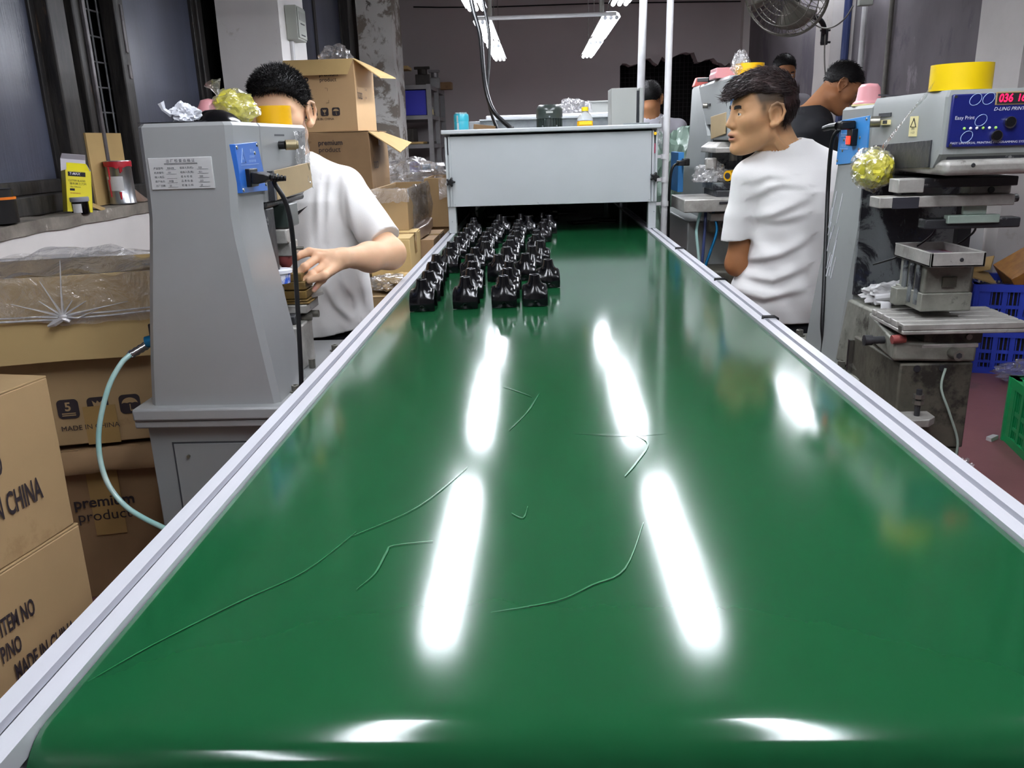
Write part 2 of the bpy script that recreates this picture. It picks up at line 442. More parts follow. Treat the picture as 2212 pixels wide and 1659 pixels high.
# windows along the wall: dark frames, tinted panes, an iron grille in the open gap
def window(n, y0, y1, sashes, posts):
    r = bpy.data.objects.new('window_%d' % n, None); COL.objects.link(r); r.location = (XL-.2, (y0+y1)/2, SILL); r['kind'] = 'structure'
    MB().bb((XL-.29, y0-.3, SILL-.1), (XL-.27, y1+.3, 2.8)).obj('night_backing', 'night_void', r)
    for ya, yb, dx in posts:
        MB().bb((XL-.2, ya, SILL), (XL-.2+dx, yb, 2.75)).obj('frame', 'frame_dark', r, bevel=.006)
    MB().bb((XL-.22, y0, SILL), (XL-.11, y1, SILL+.07)).obj('frame', 'frame_dark', r, bevel=.006)
    MB().bb((XL-.22, y0, 2.66), (XL-.11, y1, 2.75)).obj('frame', 'frame_dark', r, bevel=.006)
    for ya, yb, dx in sashes:
        s = MB()
        for a, b in ((ya, ya+.035), (yb-.035, yb)): s.bb((XL-.2, a, SILL+.07), (XL-.2+dx, b, 2.66))
        for a, b in ((SILL+.07, SILL+.12), (2.61, 2.66)): s.bb((XL-.2, ya, a), (XL-.2+dx, yb, b))
        f = s.obj('sash', 'frame_dark', r, bevel=.004)
        MB().bb((XL-.185+dx*.3, ya+.03, SILL+.11), (XL-.178+dx*.3, yb-.03, 2.62)).obj('pane', 'pane_tinted', f)
    return r
w1 = window(1, -1.0, 4.86, [(.2, 1.7, .05), (1.7, 3.27, .05), (3.93, 4.80, .06)],
            [(3.27, 3.39, .10), (3.45, 3.52, .10), (4.79, 4.86, .08), (3.86, 3.93, .07), (-1.0, .2, .1)])
MB().bb((XL-.10, 3.50, SILL), (XL-.085, 3.522, 2.75)).obj('frame', 'frame_edge', w1, bevel=.003)
MB().bb((XL-.14, 3.905, 1.57), (XL-.125, 3.925, 1.77)).obj('latch', 'frame_edge', w1, bevel=.003)
MB().bb((XL-.135, 3.905, 1.46), (XL-.125, 3.925, 1.52)).obj('latch', 'frame_edge', w1, bevel=.003)
for i in range(7):
    y = 3.56+.075*i; MB().cyl((XL-.21, y, SILL), (XL-.21, y, 2.7), .0045, n=6).obj('grille_bar', 'grille_iron', w1)
for i in range(16):
    z = 1.0+.105*i; MB().cyl((XL-.214, 3.5, z), (XL-.214, 4.05, z+.0), .004, n=6).obj('grille_bar', 'grille_iron', w1)
window(2, 5.38, 8.72, [(5.5, 6.5, .05), (6.5, 7.5, .05), (7.5, 8.5, .05)], [(5.38, 5.5, .12), (8.5, 8.72, .12)])
window(3, 9.28, 10.6, [(9.3, 10.0, .05), (10.0, 10.55, .05)], [(10.5, 10.62, .12)])

# pipes and cables on the walls
def pipe(name, pts, r, mat, label, cat='pipe', n=10): return tag(MB().tube(pts, r, n).obj(name, mat), label, cat)
YP = 7.2
pipe('conduit_pipe', [(2.55, 7.0, .0), (2.55, 7.0, 3.4)], .022, 'pipe_white', 'white plastic conduit pipe running up the grey wall beside the pier')
pipe('conduit_pipe', [(2.575, 6.55, 0), (2.575, 6.55, 3.4)], .018, 'pipe_grey', 'thin grey-brown pipe running up the grey wall, farther from the pier')
pipe('conduit_pipe', [(2.53, 7.32, 0), (2.53, 7.32, 3.4)], .03, 'conduit_blue', 'dark blue pipe running up beside the white wall pier')
MB_c = MB().tube([(2.585, 4.05, 0), (2.585, 4.05, 3.4)], .02, 10); tag(MB_c.obj('conduit_pipe', 'pipe_white'), 'white conduit pipe on the grey wall by the yellow tape roll', 'pipe')
pipe('wall_cable', [atY(1600, 3, 10.9), atY(1300, 7, 10.9), atY(1070, 15, 10.9), atY(950, 16, 10.9), atY(893, 15, 10.9)], .008, 'night_void', 'thin dark cable strung level across the back wall', 'cable', 6)
# ------------------------------------------------------------------ conveyor
M('belt_green', '124527', .115, spec=.5, var=.10, vs=2.2, bump=.006, bs=9, stretch=(2.5, .5, 1))
M('belt_scuff', '275b3c', .2, spec=.5)
M('alu', 'd7d8de', .34, metal=.35, var=.06, vs=14, stretch=(1, .05, 1))
M('alu_slot', '9b9ca4', .4, metal=.35)
M('sheet_grey', 'aaafb0', .38, var=.05, vs=4, bump=.01)
M('sheet_grey2', '9a9d98', .42, var=.06, vs=3)
M('galv', 'a6abad', .38, metal=.5, col2='888d90', vs=18)
M('black_plastic', '0b0b0d', .35)
M('black_gloss', '08080b', .16, spec=.5)
M('black_cable', '0d0d0f', .38)
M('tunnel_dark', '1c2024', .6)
BX0, BX1, BZ = -.343, .438, .78
conv = thing('conveyor', 'long green belt conveyor with grooved aluminium side rails', 'conveyor', (.05, 3.5, 0))
bm_ = MB()
prof = [(7.8, BZ)]
y = 7.8
ys = [7.8-i*.12 for i in range(62)]
prof = [(yy, BZ) for yy in ys if yy > .47]
R_ = .034
for i in range(15):
    a = PI/2+PI*i/14; prof.append((.462+R_*math.cos(a), BZ-R_+R_*math.sin(a)))
prof += [(yy, BZ-2*R_) for yy in (1.5, 4, 7.8)]
nx = 16
rows = [[(BX0+.002+(BX1-BX0-.004)*j/nx, yy, zz+.00025*noise.noise(Vector((j*.5, yy*3, 2)))) for j in range(nx+1)] for yy, zz in prof]
belt = bm_.loft(rows, caps=False, closed=False).obj('belt', 'belt_green', conv, smooth=60)
def scuff(px, w, n=5):
    P = []; V = [atZ(x, y, BZ) for x, y in px]
    for i in range(len(V)-1):
        q0, q1, q2, q3 = V[max(i-1, 0)], V[i], V[i+1], V[min(i+2, len(V)-1)]
        for k in range(n):
            t = k/n; P.append(.5*((2*q1)+(-q0+q2)*t+(2*q0-5*q1+4*q2-q3)*t*t+(-q0+3*q1-3*q2+q3)*t**3))
    P.append(V[-1]); k = len(P)
    L_ = []; R2_ = []
    for i, q in enumerate(P):
        d = (P[min(i+1, k-1)]-P[max(i-1, 0)]).normalized(); s = Vector((d.y, -d.x, 0))*w*(.35+.65*math.sin(PI*min(1, (i+.3)/(k-.4))))*(1+.4*noise.noise(q*40)); z = Vector((0, 0, .0011)); L_.append(q-s+z); R2_.append(q+s+z)
    m = MB(); A = [m.b.verts.new(q) for q in L_]; B = [m.b.verts.new(q) for q in R2_]
    for i in range(k-1): m.b.faces.new((A[i], B[i], B[i+1], A[i+1]))
    m.obj('scuff_mark', 'belt_scuff', belt, smooth=0)
scuff([(190, 1475), (330, 1395), (520, 1300), (660, 1235), (770, 1150)], .0008); scuff([(770, 1275), (810, 1240), (835, 1195), (850, 1180), (935, 1170)], .0009)
scuff([(1060, 1325), (1200, 1300), (1280, 1265), (1350, 1230), (1390, 1130)], .0008); scuff([(1350, 1030), (1375, 1000), (1400, 960), (1375, 940)], .0012); scuff([(1240, 937), (1350, 941), (1440, 936)], .0008)
scuff([(1085, 835), (1115, 845), (1150, 858)], .001); scuff([(1100, 930), (1140, 890), (1165, 850)], .001); scuff([(760, 1160), (905, 1095), (1010, 1010)], .0007); scuff([(1105, 1110), (1130, 1120), (1140, 1095)], .0008)
MB().cyl((BX0+.004, .462, BZ-R_), (BX1-.004, .462, BZ-R_), R_-.003, n=28).obj('end_roller', 'galv', conv)
for s, x0 in ((-1, BX0-.039), (1, BX1-.001)):
    w_ = .040; zt = .786
    c = [(0, 0), (.016, 0), (.016, -.007), (.013, -.007), (.013, -.012), (.027, -.012), (.027, -.007), (.024, -.007), (.024, 0), (w_, 0),
         (w_, -.016), (w_-.007, -.016), (w_-.007, -.024), (w_, -.024), (w_, -.08), (0, -.08), (0, -.024), (.007, -.024), (.007, -.016), (0, -.016)]
    ring = lambda y: [(x0+px, y, zt+pz) for px, pz in c]
    MB().loft([ring(.30), ring(7.9)]).obj('side_rail', 'alu', conv, smooth=0)
    MB().bb((x0+.0165, .305, zt-.0118), (x0+.0235, 7.9, zt-.0078)).obj('groove_floor', 'alu_slot', conv)
    for yy in (.8, 2.4, 4.2, 6.0, 7.6): MB().bb((x0+.002, yy-.02, 0), (x0+.038, yy+.02, zt-.08)).obj('leg', 'alu', conv, bevel=.003)
for yy in (.8, 4.2, 7.6): MB().bb((BX0, yy-.018, .18), (BX1, yy+.018, .215)).obj('cross_bar', 'alu', conv, bevel=.003)
# cable ties on the far rail
for i, (px, py) in enumerate(((1463, 537), (1553, 604), (1660, 686))):
    p = atZ(px, py, .788); x = BX1+.02
    o = MB().tube([(x+.022, p.y, .70), (x+.022, p.y, .787), (x+.015, p.y, .790), (x-.008, p.y, .790), (x-.008, p.y-.002, .784)], .0034, 6).obj('cable_tie', 'black_plastic')
    tag(o, ['black cable tie looped over the rail, closest to the dryer hood', 'black cable tie looped over the rail, middle one of three', 'black cable tie looped over the rail beside the seated worker in white'][i], 'cable tie', 'cable ties on the rail')

# ------------------------------------------------------------------ drying hood over the belt
hood = thing('drying_hood', 'pale grey sheet-metal drying hood straddling the green belt', 'machine', (.05, 3.9, .786))
HX0, HX1, HY0, HY1, HT = -.367, .475, 3.40, 4.50, 1.178
MB().bb((HX0, HY0+.02, .93), (HX0+.02, HY1, HT)).obj('side_panel', 'sheet_grey', hood)
MB().bb((HX1-.02, HY0+.02, .93), (HX1, HY1, HT)).obj('side_panel', 'sheet_grey', hood)
MB().bb((HX0, HY1-.02, .90), (HX1, HY1, HT)).obj('rear_panel', 'sheet_grey', hood)
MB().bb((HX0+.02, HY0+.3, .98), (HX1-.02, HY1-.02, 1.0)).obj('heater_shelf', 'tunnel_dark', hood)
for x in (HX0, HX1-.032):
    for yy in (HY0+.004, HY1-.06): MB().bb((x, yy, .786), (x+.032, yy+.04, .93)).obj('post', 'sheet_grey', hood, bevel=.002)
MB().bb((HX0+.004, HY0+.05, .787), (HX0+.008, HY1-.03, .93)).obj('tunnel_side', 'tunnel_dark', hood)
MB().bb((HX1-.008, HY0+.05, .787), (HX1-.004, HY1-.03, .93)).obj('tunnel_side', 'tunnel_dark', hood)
# front: two narrow uprights with adjusting slots and the big sliding plate between them
fp = MB().bb((HX0+.022, HY0-.004, .893), (HX1-.024, HY0+.004, HT-.012)).obj('front_plate', 'sheet_grey', hood, bevel=.0015)
for x in (HX0, HX1-.022):
    MB().bb((x, HY0-.006, .893), (x+.0085, HY0+.02, HT-.012)).obj('upright', 'sheet_grey', hood, bevel=.0015)
    MB().bb((x+.0135, HY0-.006, .893), (x+.022, HY0+.02, HT-.012)).obj('upright', 'sheet_grey', hood, bevel=.0015)
    MB().bb((x+.008, HY0+.012, .893), (x+.014, HY0+.016, HT-.012)).obj('slot_backing', 'tunnel_dark', hood)
    MB().bb((x+.0085, HY0+.002, .893), (x+.0135, HY0+.012, 1.095)).obj('slot_filler', 'sheet_grey', hood)
MB().bb((HX0-.012, HY0-.022, HT-.004), (HX1+.012, HY1+.03, HT+.013)).obj('lid', 'sheet_grey', hood, bevel=.004)
M('knob_yellow', 'e2b520', .4)
M('red_trim', '8e2140', .5)
MB().cyl((HX1-.012, HY0-.006, 1.155), (HX1-.012, HY0-.016, 1.155), .006, n=14).obj('push_button', 'knob_yellow', hood)
MB().bb((HX1-.0145, HY0-.003, 1.08), (HX1-.0085, HY0+.004, 1.118)).obj('indicator_strip', 'red_trim', hood)
def star(c, r):
    ring = lambda y, k: [(c[0]+k*(r if i % 4 in (0, 1) else r*.62)*math.sin(2*PI*(i+.5)/20), c[1]+y, c[2]+k*(r if i % 4 in (0, 1) else r*.62)*math.cos(2*PI*(i+.5)/20)) for i in range(20)]
    return MB().loft([ring(0, .75), ring(-.003, 1), ring(-.014, 1), ring(-.018, .7)]).obj('star_knob', 'black_plastic', hood, bevel=.001)
star((HX0+.018, HY0-.008, .992), .019); star((HX1-.012, HY0-.008, .990), .019)
for x, z in ((HX0+.03, .897), (HX1-.03, .897), (.0, .897), (HX0+.016, .83), (HX1-.01, .85)):
    MB().sph((x, HY0-.004, z+.004), .0022, n=8).obj('screw', 'galv', hood)
# second, galvanised section behind, a little taller
sec = thing('oven_section', 'galvanised second oven section rising behind the drying hood', 'machine', (.05, 5.1, .786))
MB().bb((-.36, 4.56, .93), (.47, 5.7, 1.245)).obj('casing', 'galv', sec, bevel=.004)
MB().bb((-.30, 4.50, 1.245), (.47, 5.75, 1.252)).obj('lid_lip', 'sheet_grey', sec, bevel=.002)
MB().bb((-.27, 4.60, 1.252), (.45, 5.65, 1.272)).obj('cover_plate', 'alu', sec, bevel=.006)
MB().bb((-.36, 4.56, .786), (-.33, 4.6, .93)).obj('post', 'galv', sec); MB().bb((.44, 4.56, .786), (.47, 4.6, .93)).obj('post', 'galv', sec)
MB().bb((-.36, 5.66, .786), (-.33, 5.7, .93)).obj('post', 'galv', sec); MB().bb((.44, 5.66, .786), (.47, 5.7, .93)).obj('post', 'galv', sec)
MB().bb((-.356, 4.62, .787), (-.350, 5.64, .93)).obj('tunnel_side', 'tunnel_dark', sec); MB().bb((.458, 4.62, .787), (.464, 5.64, .93)).obj('tunnel_side', 'tunnel_dark', sec)  # dark side sheets added so the tunnel interior stays dark
MB().bb((-.328, 5.61, .800), (.438, 5.625, .932)).obj('added_dark_end', 'tunnel_dark', sec); MB().bb((-.35, 4.6, .932), (.46, 5.66, .936)).obj('tunnel_roof', 'tunnel_dark', sec)  # dark end and roof panels added to keep the pale hall out of the tunnel
# blower motor
M('motor_green', '2c3531', .35, coat=.3, var=.1)
ZT = HT+.013
mo = thing('blower_motor', 'dark green electric blower motor standing on the drying hood', 'motor', (.055, 3.75, ZT))
mc = (.055, 3.75, ZT)
MB().lathe([(0, 0), (.05, 0), (.05, .038), (.048, .04), (0, .04)], mc).obj('stator', 'motor_green', mo)
for i in range(26):
    a = 2*PI*i/26; MB().box((mc[0]+.051*math.cos(a), mc[1]+.051*math.sin(a), ZT+.021), (.010, .003, .036), Euler((0, 0, a))).obj('fin', 'motor_green', mo)
MB().lathe([(0, .038), (.054, .038), (.057, .045), (.057, .074), (.055, .08), (.046, .094), (.042, .096), (0, .096)], mc, n=28).obj('fan_cover', 'motor_green', mo, bevel=.002)
MB().sph((mc[0], mc[1]-.058, ZT+.046), .0035, n=8).obj('screw', 'galv', mo)
for s in (-1, 1): MB().sph((mc[0]+s*.03, mc[1]-.047, ZT+.008), .0035, n=8).obj('screw', 'galv', mo)
MB().box((mc[0], mc[1]-.057, ZT+.064), (.03, .004, .008)).obj('badge', 'sheet_grey2', mo, bevel=.001)
# flask
M('turquoise', '36a3b4', .35, coat=.3, var=.05)
M('clear_lid', 'bfe4ea', .1, trans=.6)
fl = thing('flask', 'turquoise lidded flask at the corner of the hood top', 'flask', (-.325, 3.72, ZT))
c = (-.325, 3.72, ZT)
MB().lathe([(0, 0), (.030, 0), (.032, .004), (.032, .036), (.031, .038), (0, .038)], c).obj('body', 'turquoise', fl)
MB().lathe([(0, .038), (.0325, .038), (.033, .042), (.033, .06), (.030, .068), (0, .068)], c).obj('lid', 'turquoise', fl)
MB().lathe([(0, .068), (.027, .068), (.026, .074), (0, .075)], c).obj('lid_top', 'clear_lid', fl)
MB().bb((c[0]-.016, c[1]-.036, ZT+.002), (c[0]-.008, c[1]-.030, ZT+.032)).obj('latch', 'sheet_grey', fl)
MB().bb((c[0]-.016, c[1]-.036, ZT+.034), (c[0]-.010, c[1]-.030, ZT+.062)).obj('strap', 'sheet_grey2', fl)
# bottle
M('drink', 'f0b41e', .2, coat=.4); M('cap_yellow', 'e6c928', .35); M('clear_pet', 'dfe3e4', .08, trans=.85, ior=1.2, spec=.6)
bo = thing('drink_bottle', 'clear bottle with yellow cap and orange drink on the hood edge', 'bottle', (.205, 3.68, ZT))
c = (.205, 3.68, ZT-.006)
MB().lathe([(0, .001), (.030, .001), (.034, .005), (.034, .026), (.032, .030), (.0, .030)], c).obj('drink', 'drink', bo)
MB().lathe([(.0345, .030), (.034, .038), (.022, .058), (.0125, .066), (.0125, .072)], c).obj('bottle_shell', 'clear_pet', bo)
MB().bb((c[0]-.026, c[1]-.037, ZT+.008), (c[0]+.026, c[1]-.034, ZT+.02)).obj('label_band', 'cap_yellow', bo)
MB().lathe([(0, .070), (.0145, .070), (.0145, .084), (.013, .086), (0, .086)], c).obj('cap', 'cap_yellow', bo)
# control boxes
cb = thing('control_box', 'tall grey steel control box on the hood, by the white pole', 'control box', (.385, 3.78, ZT))
MB().bb((.318, 3.70, ZT), (.425, 3.88, ZT+.152)).obj('case', 'sheet_grey2', cb, bevel=.002)
MB().bb((.437, 3.70, ZT), (.452, 3.88, ZT+.152)).obj('door', 'sheet_grey2', cb, bevel=.002)
MB().bb((.425, 3.715, ZT), (.437, 3.87, ZT+.14)).obj('door_gasket', 'tunnel_dark', cb)
cb2 = thing('control_box', 'small low grey steel box behind the tall control box', 'control box', (.36, 5.0, 1.272))
MB().bb((.30, 4.95, 1.272), (.41, 5.15, 1.342)).obj('case', 'sheet_grey2', cb2, bevel=.002)
MB().bb((.298, 4.94, 1.336), (.412, 5.16, 1.344)).obj('lid', 'sheet_grey2', cb2, bevel=.002)
film('film_clear', gloss=.5, haze=.1)
tag(crumple('plastic_bag', 'film_clear', (.20, 5.0, 1.30), .075, (1.05, .8, .85), .35, 2.4, 3, floor=1.273), 'crumpled clear plastic bag behind the orange drink bottle', 'bag')
tag(crumple('plastic_bag', 'film_clear', (.285, 4.85, 1.292), .03, (.7, .7, 1.5), .35, 2.4, 8, floor=1.273), 'small peaked clear plastic bag beside the low steel box', 'bag')
o = MB().lathe([(0, 0), (.05, 0), (.055, .006), (.056, .008), (0, .004)], (.41, 3.58, ZT), n=28).obj('saucer', 'sheet_grey'); tag(o, 'flat pale dish lying on the hood near the control box', 'dish')
M('cardboard_dark', '7d6142', .8, var=.2, vs=12)
o = MB().box((-.24, 3.95, ZT+.013), (.10, .03, .022), Euler((0, .12, .1))).obj('cardboard_scrap', 'cardboard_dark', bevel=.002); tag(o, 'small brown cardboard scrap on the hood beside the flask', 'cardboard')
o = MB().bb((-.11, 5.5, 1.273), (-.0, 5.52, 1.287)).obj('metal_bracket', 'galv', bevel=.002); tag(o, 'short metal bracket lying on the oven cover behind the motor', 'bracket')
# thick black cables hanging from the lamp frame
def hang(name, pts, r, label, mat='black_cable', cat='cable'):
    P = [Vector(p) for p in pts]; out = []
    for i in range(len(P)-1):
        p0, p1, p2, p3 = P[max(i-1, 0)], P[i], P[i+1], P[min(i+2, len(P)-1)]
        for k in range(6):
            t = k/6; out.append(.5*((2*p1)+(-p0+p2)*t+(2*p0-5*p1+4*p2-p3)*t*t+(-p0+3*p1-3*p2+p3)*t**3))
    out.append(P[-1]); o = MB().tube(out, r, 8).obj(name, mat, smooth=60)
    return tag(o, label, cat) if label else o
hang('power_cable', [atY(1008, -60, 4.3), atY(1022, 20, 4.25), atY(1037, 75, 4.2), atY(1043, 140, 4.15), atY(1050, 195, 4.1), atY(1066, 240, 4.02), atY(1100, 274, 3.96), (-.11, 3.95, ZT+.004)], .011, 'thick black cable curving down from the lamps onto the hood, outer one')
hang('power_cable', [atY(1030, -60, 4.45), atY(1048, 25, 4.4), atY(1057, 80, 4.35), atY(1056, 140, 4.3), atY(1053, 200, 4.25), atY(1062, 246, 4.2), (-.19, 4.16, ZT+.004)], .008, 'thinner black cable hanging close behind the thick one above the hood')
# flat dark sheets lying on the belt inside the tunnel
M('dark_sheet', '1d2422', .4)
for i, (x, yy, a) in enumerate(((.20, 3.78, .3), (.30, 3.86, -.2), (.14, 4.25, .1))):
    z_ = BZ+.003; o = MB().box((x, yy, z_+.002), (.12, .09, .003), Euler((0, 0, a))).obj('flat_sheet', 'dark_sheet'); tag(o, ['flat dark plate on the belt under the hood, closest to the black nozzles', 'flat dark plate on the belt under the hood, closest to the rail', 'flat dark plate farthest back under the hood'][i], 'plate', 'plates under the hood')

# ------------------------------------------------------------------ black moulded nozzles
def nozzle_f(p):
    x, y, z = p[:, 0], p[:, 1], p[:, 2]
    def arch(R, zc, hx):
        q = np.where(z > zc, np.sqrt(y*y+(z-zc)**2), np.abs(y))-R
        return np.maximum(q, np.abs(x)-hx)
    body = smax(arch(.0345, .022, 9), np.abs(x)-(.0295-.10*np.clip(z-.042, 0, .02)), .004)
    neck = cap(p, (0, -.0135, .02), (0, -.0135, .11), .0225, .0082)
    fl_ = smin(body, neck, .018)
    fl_ = np.maximum(fl_, z-.087)
    inner = np.maximum(arch(.0308, .020, 9), np.abs(x)-.04)
    fl_ = np.maximum(fl_, -inner)
    fl_ = np.maximum(fl_, -np.maximum(np.sqrt(x*x+(y+.0135)**2)-.0080, .035-z))
    hole = np.sqrt(x*x+(z-.013)**2)-.0028
    fl_ = np.maximum(fl_, -np.maximum(hole, y+.025))
    return np.maximum(fl_, -z)
v_, q_ = nets(nozzle_f, (-.034, -.040, -.003), (.034, .040, .090), .0014)
v_ = v_*np.array((.98, .98, .82)); nme = bpy.data.meshes.new('nozzle'); nme.from_pydata(v_.tolist(), [], q_.tolist()); nme.materials.append(MATS['black_gloss']); nme.shade_smooth(); nme.set_sharp_from_angle(angle=math.radians(55))
tops = [(303, 1050), (847, 1022), (1320, 1008), (1710, 990), (392, 950), (917, 920), (1375, 915), (1877, 803), (432, 840), (938, 830), (1393, 828), (1602, 730),
        (484, 745), (903, 745), (1258, 745), (1687, 640), (642, 662), (966, 660), (1360, 650), (1784, 573), (664, 585), (1100, 585), (1403, 565), (1727, 495),
        (753, 520), (1082, 520), (1415, 512), (1735, 443), (798, 470), (1105, 462), (1483, 450), (1815, 345), (862, 415), (1147, 412), (1485, 405),
        (905, 365), (1217, 360), (1492, 355), (1840, 305), (958, 325), (1248, 318), (1523, 312), (1905, 258), (950, 290), (1325, 275), (1640, 268), (1805, 215), (935, 215), (1275, 250), (1540, 238)]
npos = []
for i, (u, v) in enumerate(tops):
    p = atZ(860+u/5.821, 420+v/5.821, BZ+.0718); npos.append((p.x, p.y))
for k in range(5):
    for j in range(4): npos.append((-.235+.09*j+random.uniform(-.012, .012)+.012*k, 4.02+.105*k+random.uniform(-.02, .02)))
keep = []
for x, y in npos:
    for _ in range(30):
        mv = False
        for a, b in keep:
            dx, dy = x-a, y-b; ov = max(abs(dx)/.064, abs(dy)/.074)
            if ov < 1:
                if abs(dx)/.064 > abs(dy)/.074: x = a+math.copysign(.0645, dx)
                else: y = b+math.copysign(.0745, dy)
                mv = True
        if not mv: break
    if x > BX0+.036: keep.append((x, y))
for i, (x, y) in enumerate(keep):
    o = bpy.data.objects.new('black_nozzle', nme); COL.objects.link(o); o.location = (x, y, BZ+.0005); o.rotation_euler = (0, 0, random.uniform(-.06, .10))
    lab = 'glossy black saddle-shaped moulded nozzle standing in rows on the green belt'
    front = {0: 'black nozzle standing at the belt corner of the front row, beside the rail', 1: 'black nozzle second from the rail in the front row', 2: 'black nozzle third from the rail in the front row',
             3: 'black nozzle last of the front row, farthest from the rail', 7: 'black nozzle standing alone at the outer edge behind the front row'}
    if i >= 36: lab = 'black nozzle in the dim part of the rows under the hood'
    if i < 36 and i not in front:
        r_ = ['front', 'second', 'third', 'fourth', 'fifth', 'sixth', 'seventh', 'eighth', 'ninth'][i//4]
        lab = 'black nozzle %s, %s row back on the belt' % (['beside the rail', 'second from the rail', 'third from the rail', 'farthest from the rail'][i % 4], r_)
    tag(o, front.get(i, lab), 'nozzle', 'black nozzles on the belt')
# ------------------------------------------------------------------ fluorescent lamps over the belt
M('tube_glow', 'ffffff', .5, emis=('f4f7ff', TUBE_POWER))
M('reflector', 'e9ebee', .3)
M('tube_end', 'b9bcc0', .4, metal=.6)
def lamp(x, y0, y1, z, label, hang_z=ZC):
    L_ = thing('fluorescent_lamp', label, 'lamp', (x, (y0+y1)/2, z), group='fluorescent lamps')
    w_ = .062
    sec_ = [(-w_, .020), (-w_+.010, .040), (-.03, .052), (.03, .052), (w_-.010, .040), (w_, .020), (w_-.003, .018), (w_-.012, .037), (.03, .048), (-.03, .048), (-w_+.012, .037), (-w_+.003, .018)]
    MB().loft([[(x+a, y0, z+b) for a, b in sec_], [(x+a, y1, z+b) for a, b in sec_]]).obj('reflector', 'reflector', L_, smooth=0)
    for k in (-1, 0, 1):
        xx = x+k*.036; zz = z+.014
        t = MB().cyl((xx, y0+.012, zz), (xx, y1-.012, zz), .012, n=12).obj('tube', 'tube_glow', L_)
        MB().cyl((xx, y0, zz), (xx, y0+.014, zz), .0123, n=12).obj('end_cap', 'tube_end', t); MB().cyl((xx, y1-.014, zz), (xx, y1, zz), .0123, n=12).obj('end_cap', 'tube_end', t)
    for yy in (y0+.2, y1-.2): MB().cyl((x, yy, z+.05), (x, yy, hang_z-.013), .003, n=6).obj('hanger', 'pipe_grey', L_)
    return L_
LZ = 1.85; FR = 2.02
side = {-.33: 'above the left rail', .48: 'above the right rail'}
for x, nm in ((-.33, 'on the cable side'), (.48, 'on the white pole side')):
    for i, (a, b) in enumerate(((.30, 1.50), (2.14, 3.34), (3.95, 5.10), (5.64, 6.85), (7.05, 8.25))):
        if i >= 2: lb = 'bright triple-tube lamp %s, %s' % (nm, ['cut by the picture top', 'just beyond the cross bar', 'at the far end of its row'][i-2])
        else: lb = 'triple-tube lamp over the belt %s, %s' % (nm, ['over the belt end', 'over mid belt'][i])
        lamp(x, a, b, LZ, lb, FR if i < 3 else ZC)
# hanging frame of white tube that carries the lamps
for x, nm in ((-.33, 'cable side'), (.48, 'white pole side')):
    fr = thing('lamp_rail', 'white tube rail carrying the lamp row on the %s' % nm, 'rail', (x, 4.0, FR))
    MB().cyl((x, -.2, FR), (x, 5.2, FR), .012, n=10).obj('long_tube', 'pipe_white', fr)
    for yy in (-.1, 1.9): MB().cyl((x, yy, FR+.01), (x, yy, ZC), .008, n=8).obj('drop_rod', 'pipe_grey', fr)
fr = thing('lamp_cross_bar', 'white cross bar hung between the two lamp rows before the back wall', 'bar', (.08, 5.60, 1.88))
MB().cyl((-.36, 5.60, 1.880), (.51, 5.60, 1.880), .012, n=12).obj('bar', 'pipe_white', fr)
for x in (-.28, .42): MB().cyl((x, 5.60, 1.89), (x, 5.60, ZC), .014, n=10).obj('drop_rod', 'pipe_grey', fr)
# two white poles at the side of the hood
p0 = atY(1424, 500, 3.5)
po = thing('white_pole', 'thin white plastic pole rising beside the rail at the hood corner', 'pole', (p0.x+.012, 3.5, 0))
a, b = atY(1424, 500, 3.5), atY(1447, -60, 3.5)
MB().cyl((a.x+.012, 3.5, .0), (b.x+.012, 3.5, 2.6), .0135, n=14).obj('tube', 'pipe_white', po)
for yy in (388, 440, 338):
    q = atY(1430, yy, 3.5); MB().cyl((q.x+.010, 3.5, q.z-.010), (q.x+.010, 3.5, q.z+.010), .0165, n=14).obj('pipe_clip', 'pipe_white', po)
    MB().bb((.46, 3.495, q.z-.006), (q.x, 3.505, q.z+.006)).obj('clip_arm', 'pipe_white', po)
a, b = atY(1383, 190, 4.3), atY(1397, -60, 4.3)
tag(MB().cyl((a.x, 4.3, ZT), (b.x, 4.3, 2.5), .019, n=14).obj('white_pole', 'pipe_white'), 'thicker white pole rising behind the tall steel control box', 'pole')
# two far hall lamps, then three unseen fill lamps added to brighten the room
for i, (x, y0, z) in enumerate(((2.25, 6.4, 2.72), (2.25, 7.75, 2.72), (2.05, 1.3, 2.95), (2.05, -1.2, 2.95), (-1.05, -1.8, 2.95))):
    lamp(x, y0, y0+1.2, z, ['triple-tube ceiling lamp over the far printers, before the fan', 'triple-tube ceiling lamp beyond the fan at the back of the hall', 'added triple-tube fill lamp over the blue crates, above the picture', 'added triple-tube fill lamp behind the viewer on the crate side', 'added triple-tube fill lamp behind the viewer on the window side'][i])
# ------------------------------------------------------------------ pad printers
M('enamel', '929494', .34, metal=.15, var=.06, vs=5, coat=.15, stain=('8d9092', 9, .3), bump=.01)
M('enamel_dirty', '8a8e8c', .4, var=.1, vs=5, stain=[('7d837f', 8, .36), ('5c605c', 22, .28)])
M('enamel_cab', '85898a', .38, metal=.15, var=.08, vs=4)
M('ink_splash', '64696a', .5, stain=[('15161c', 7, .50, 1.0), ('1b2036', 10, .40, .6), ('a9aba9', 16, .33), ('6a2030', 26, .27), ('2f5a52', 30, .24)], bump=.3, bs=45)
M('ink_dark', '2a2b2e', .45, stain=[('9a9a98', 14, .36), ('3a2430', 22, .3)], bump=.25, bs=50)
M('cast_grimy', '8d8e84', .5, metal=.25, col2='5c5c53', vs=9, stain=[('3b3932', 5, .40), ('a9a79c', 18, .3), ('6d4a2a', 12, .27)], bump=.2, bs=40)
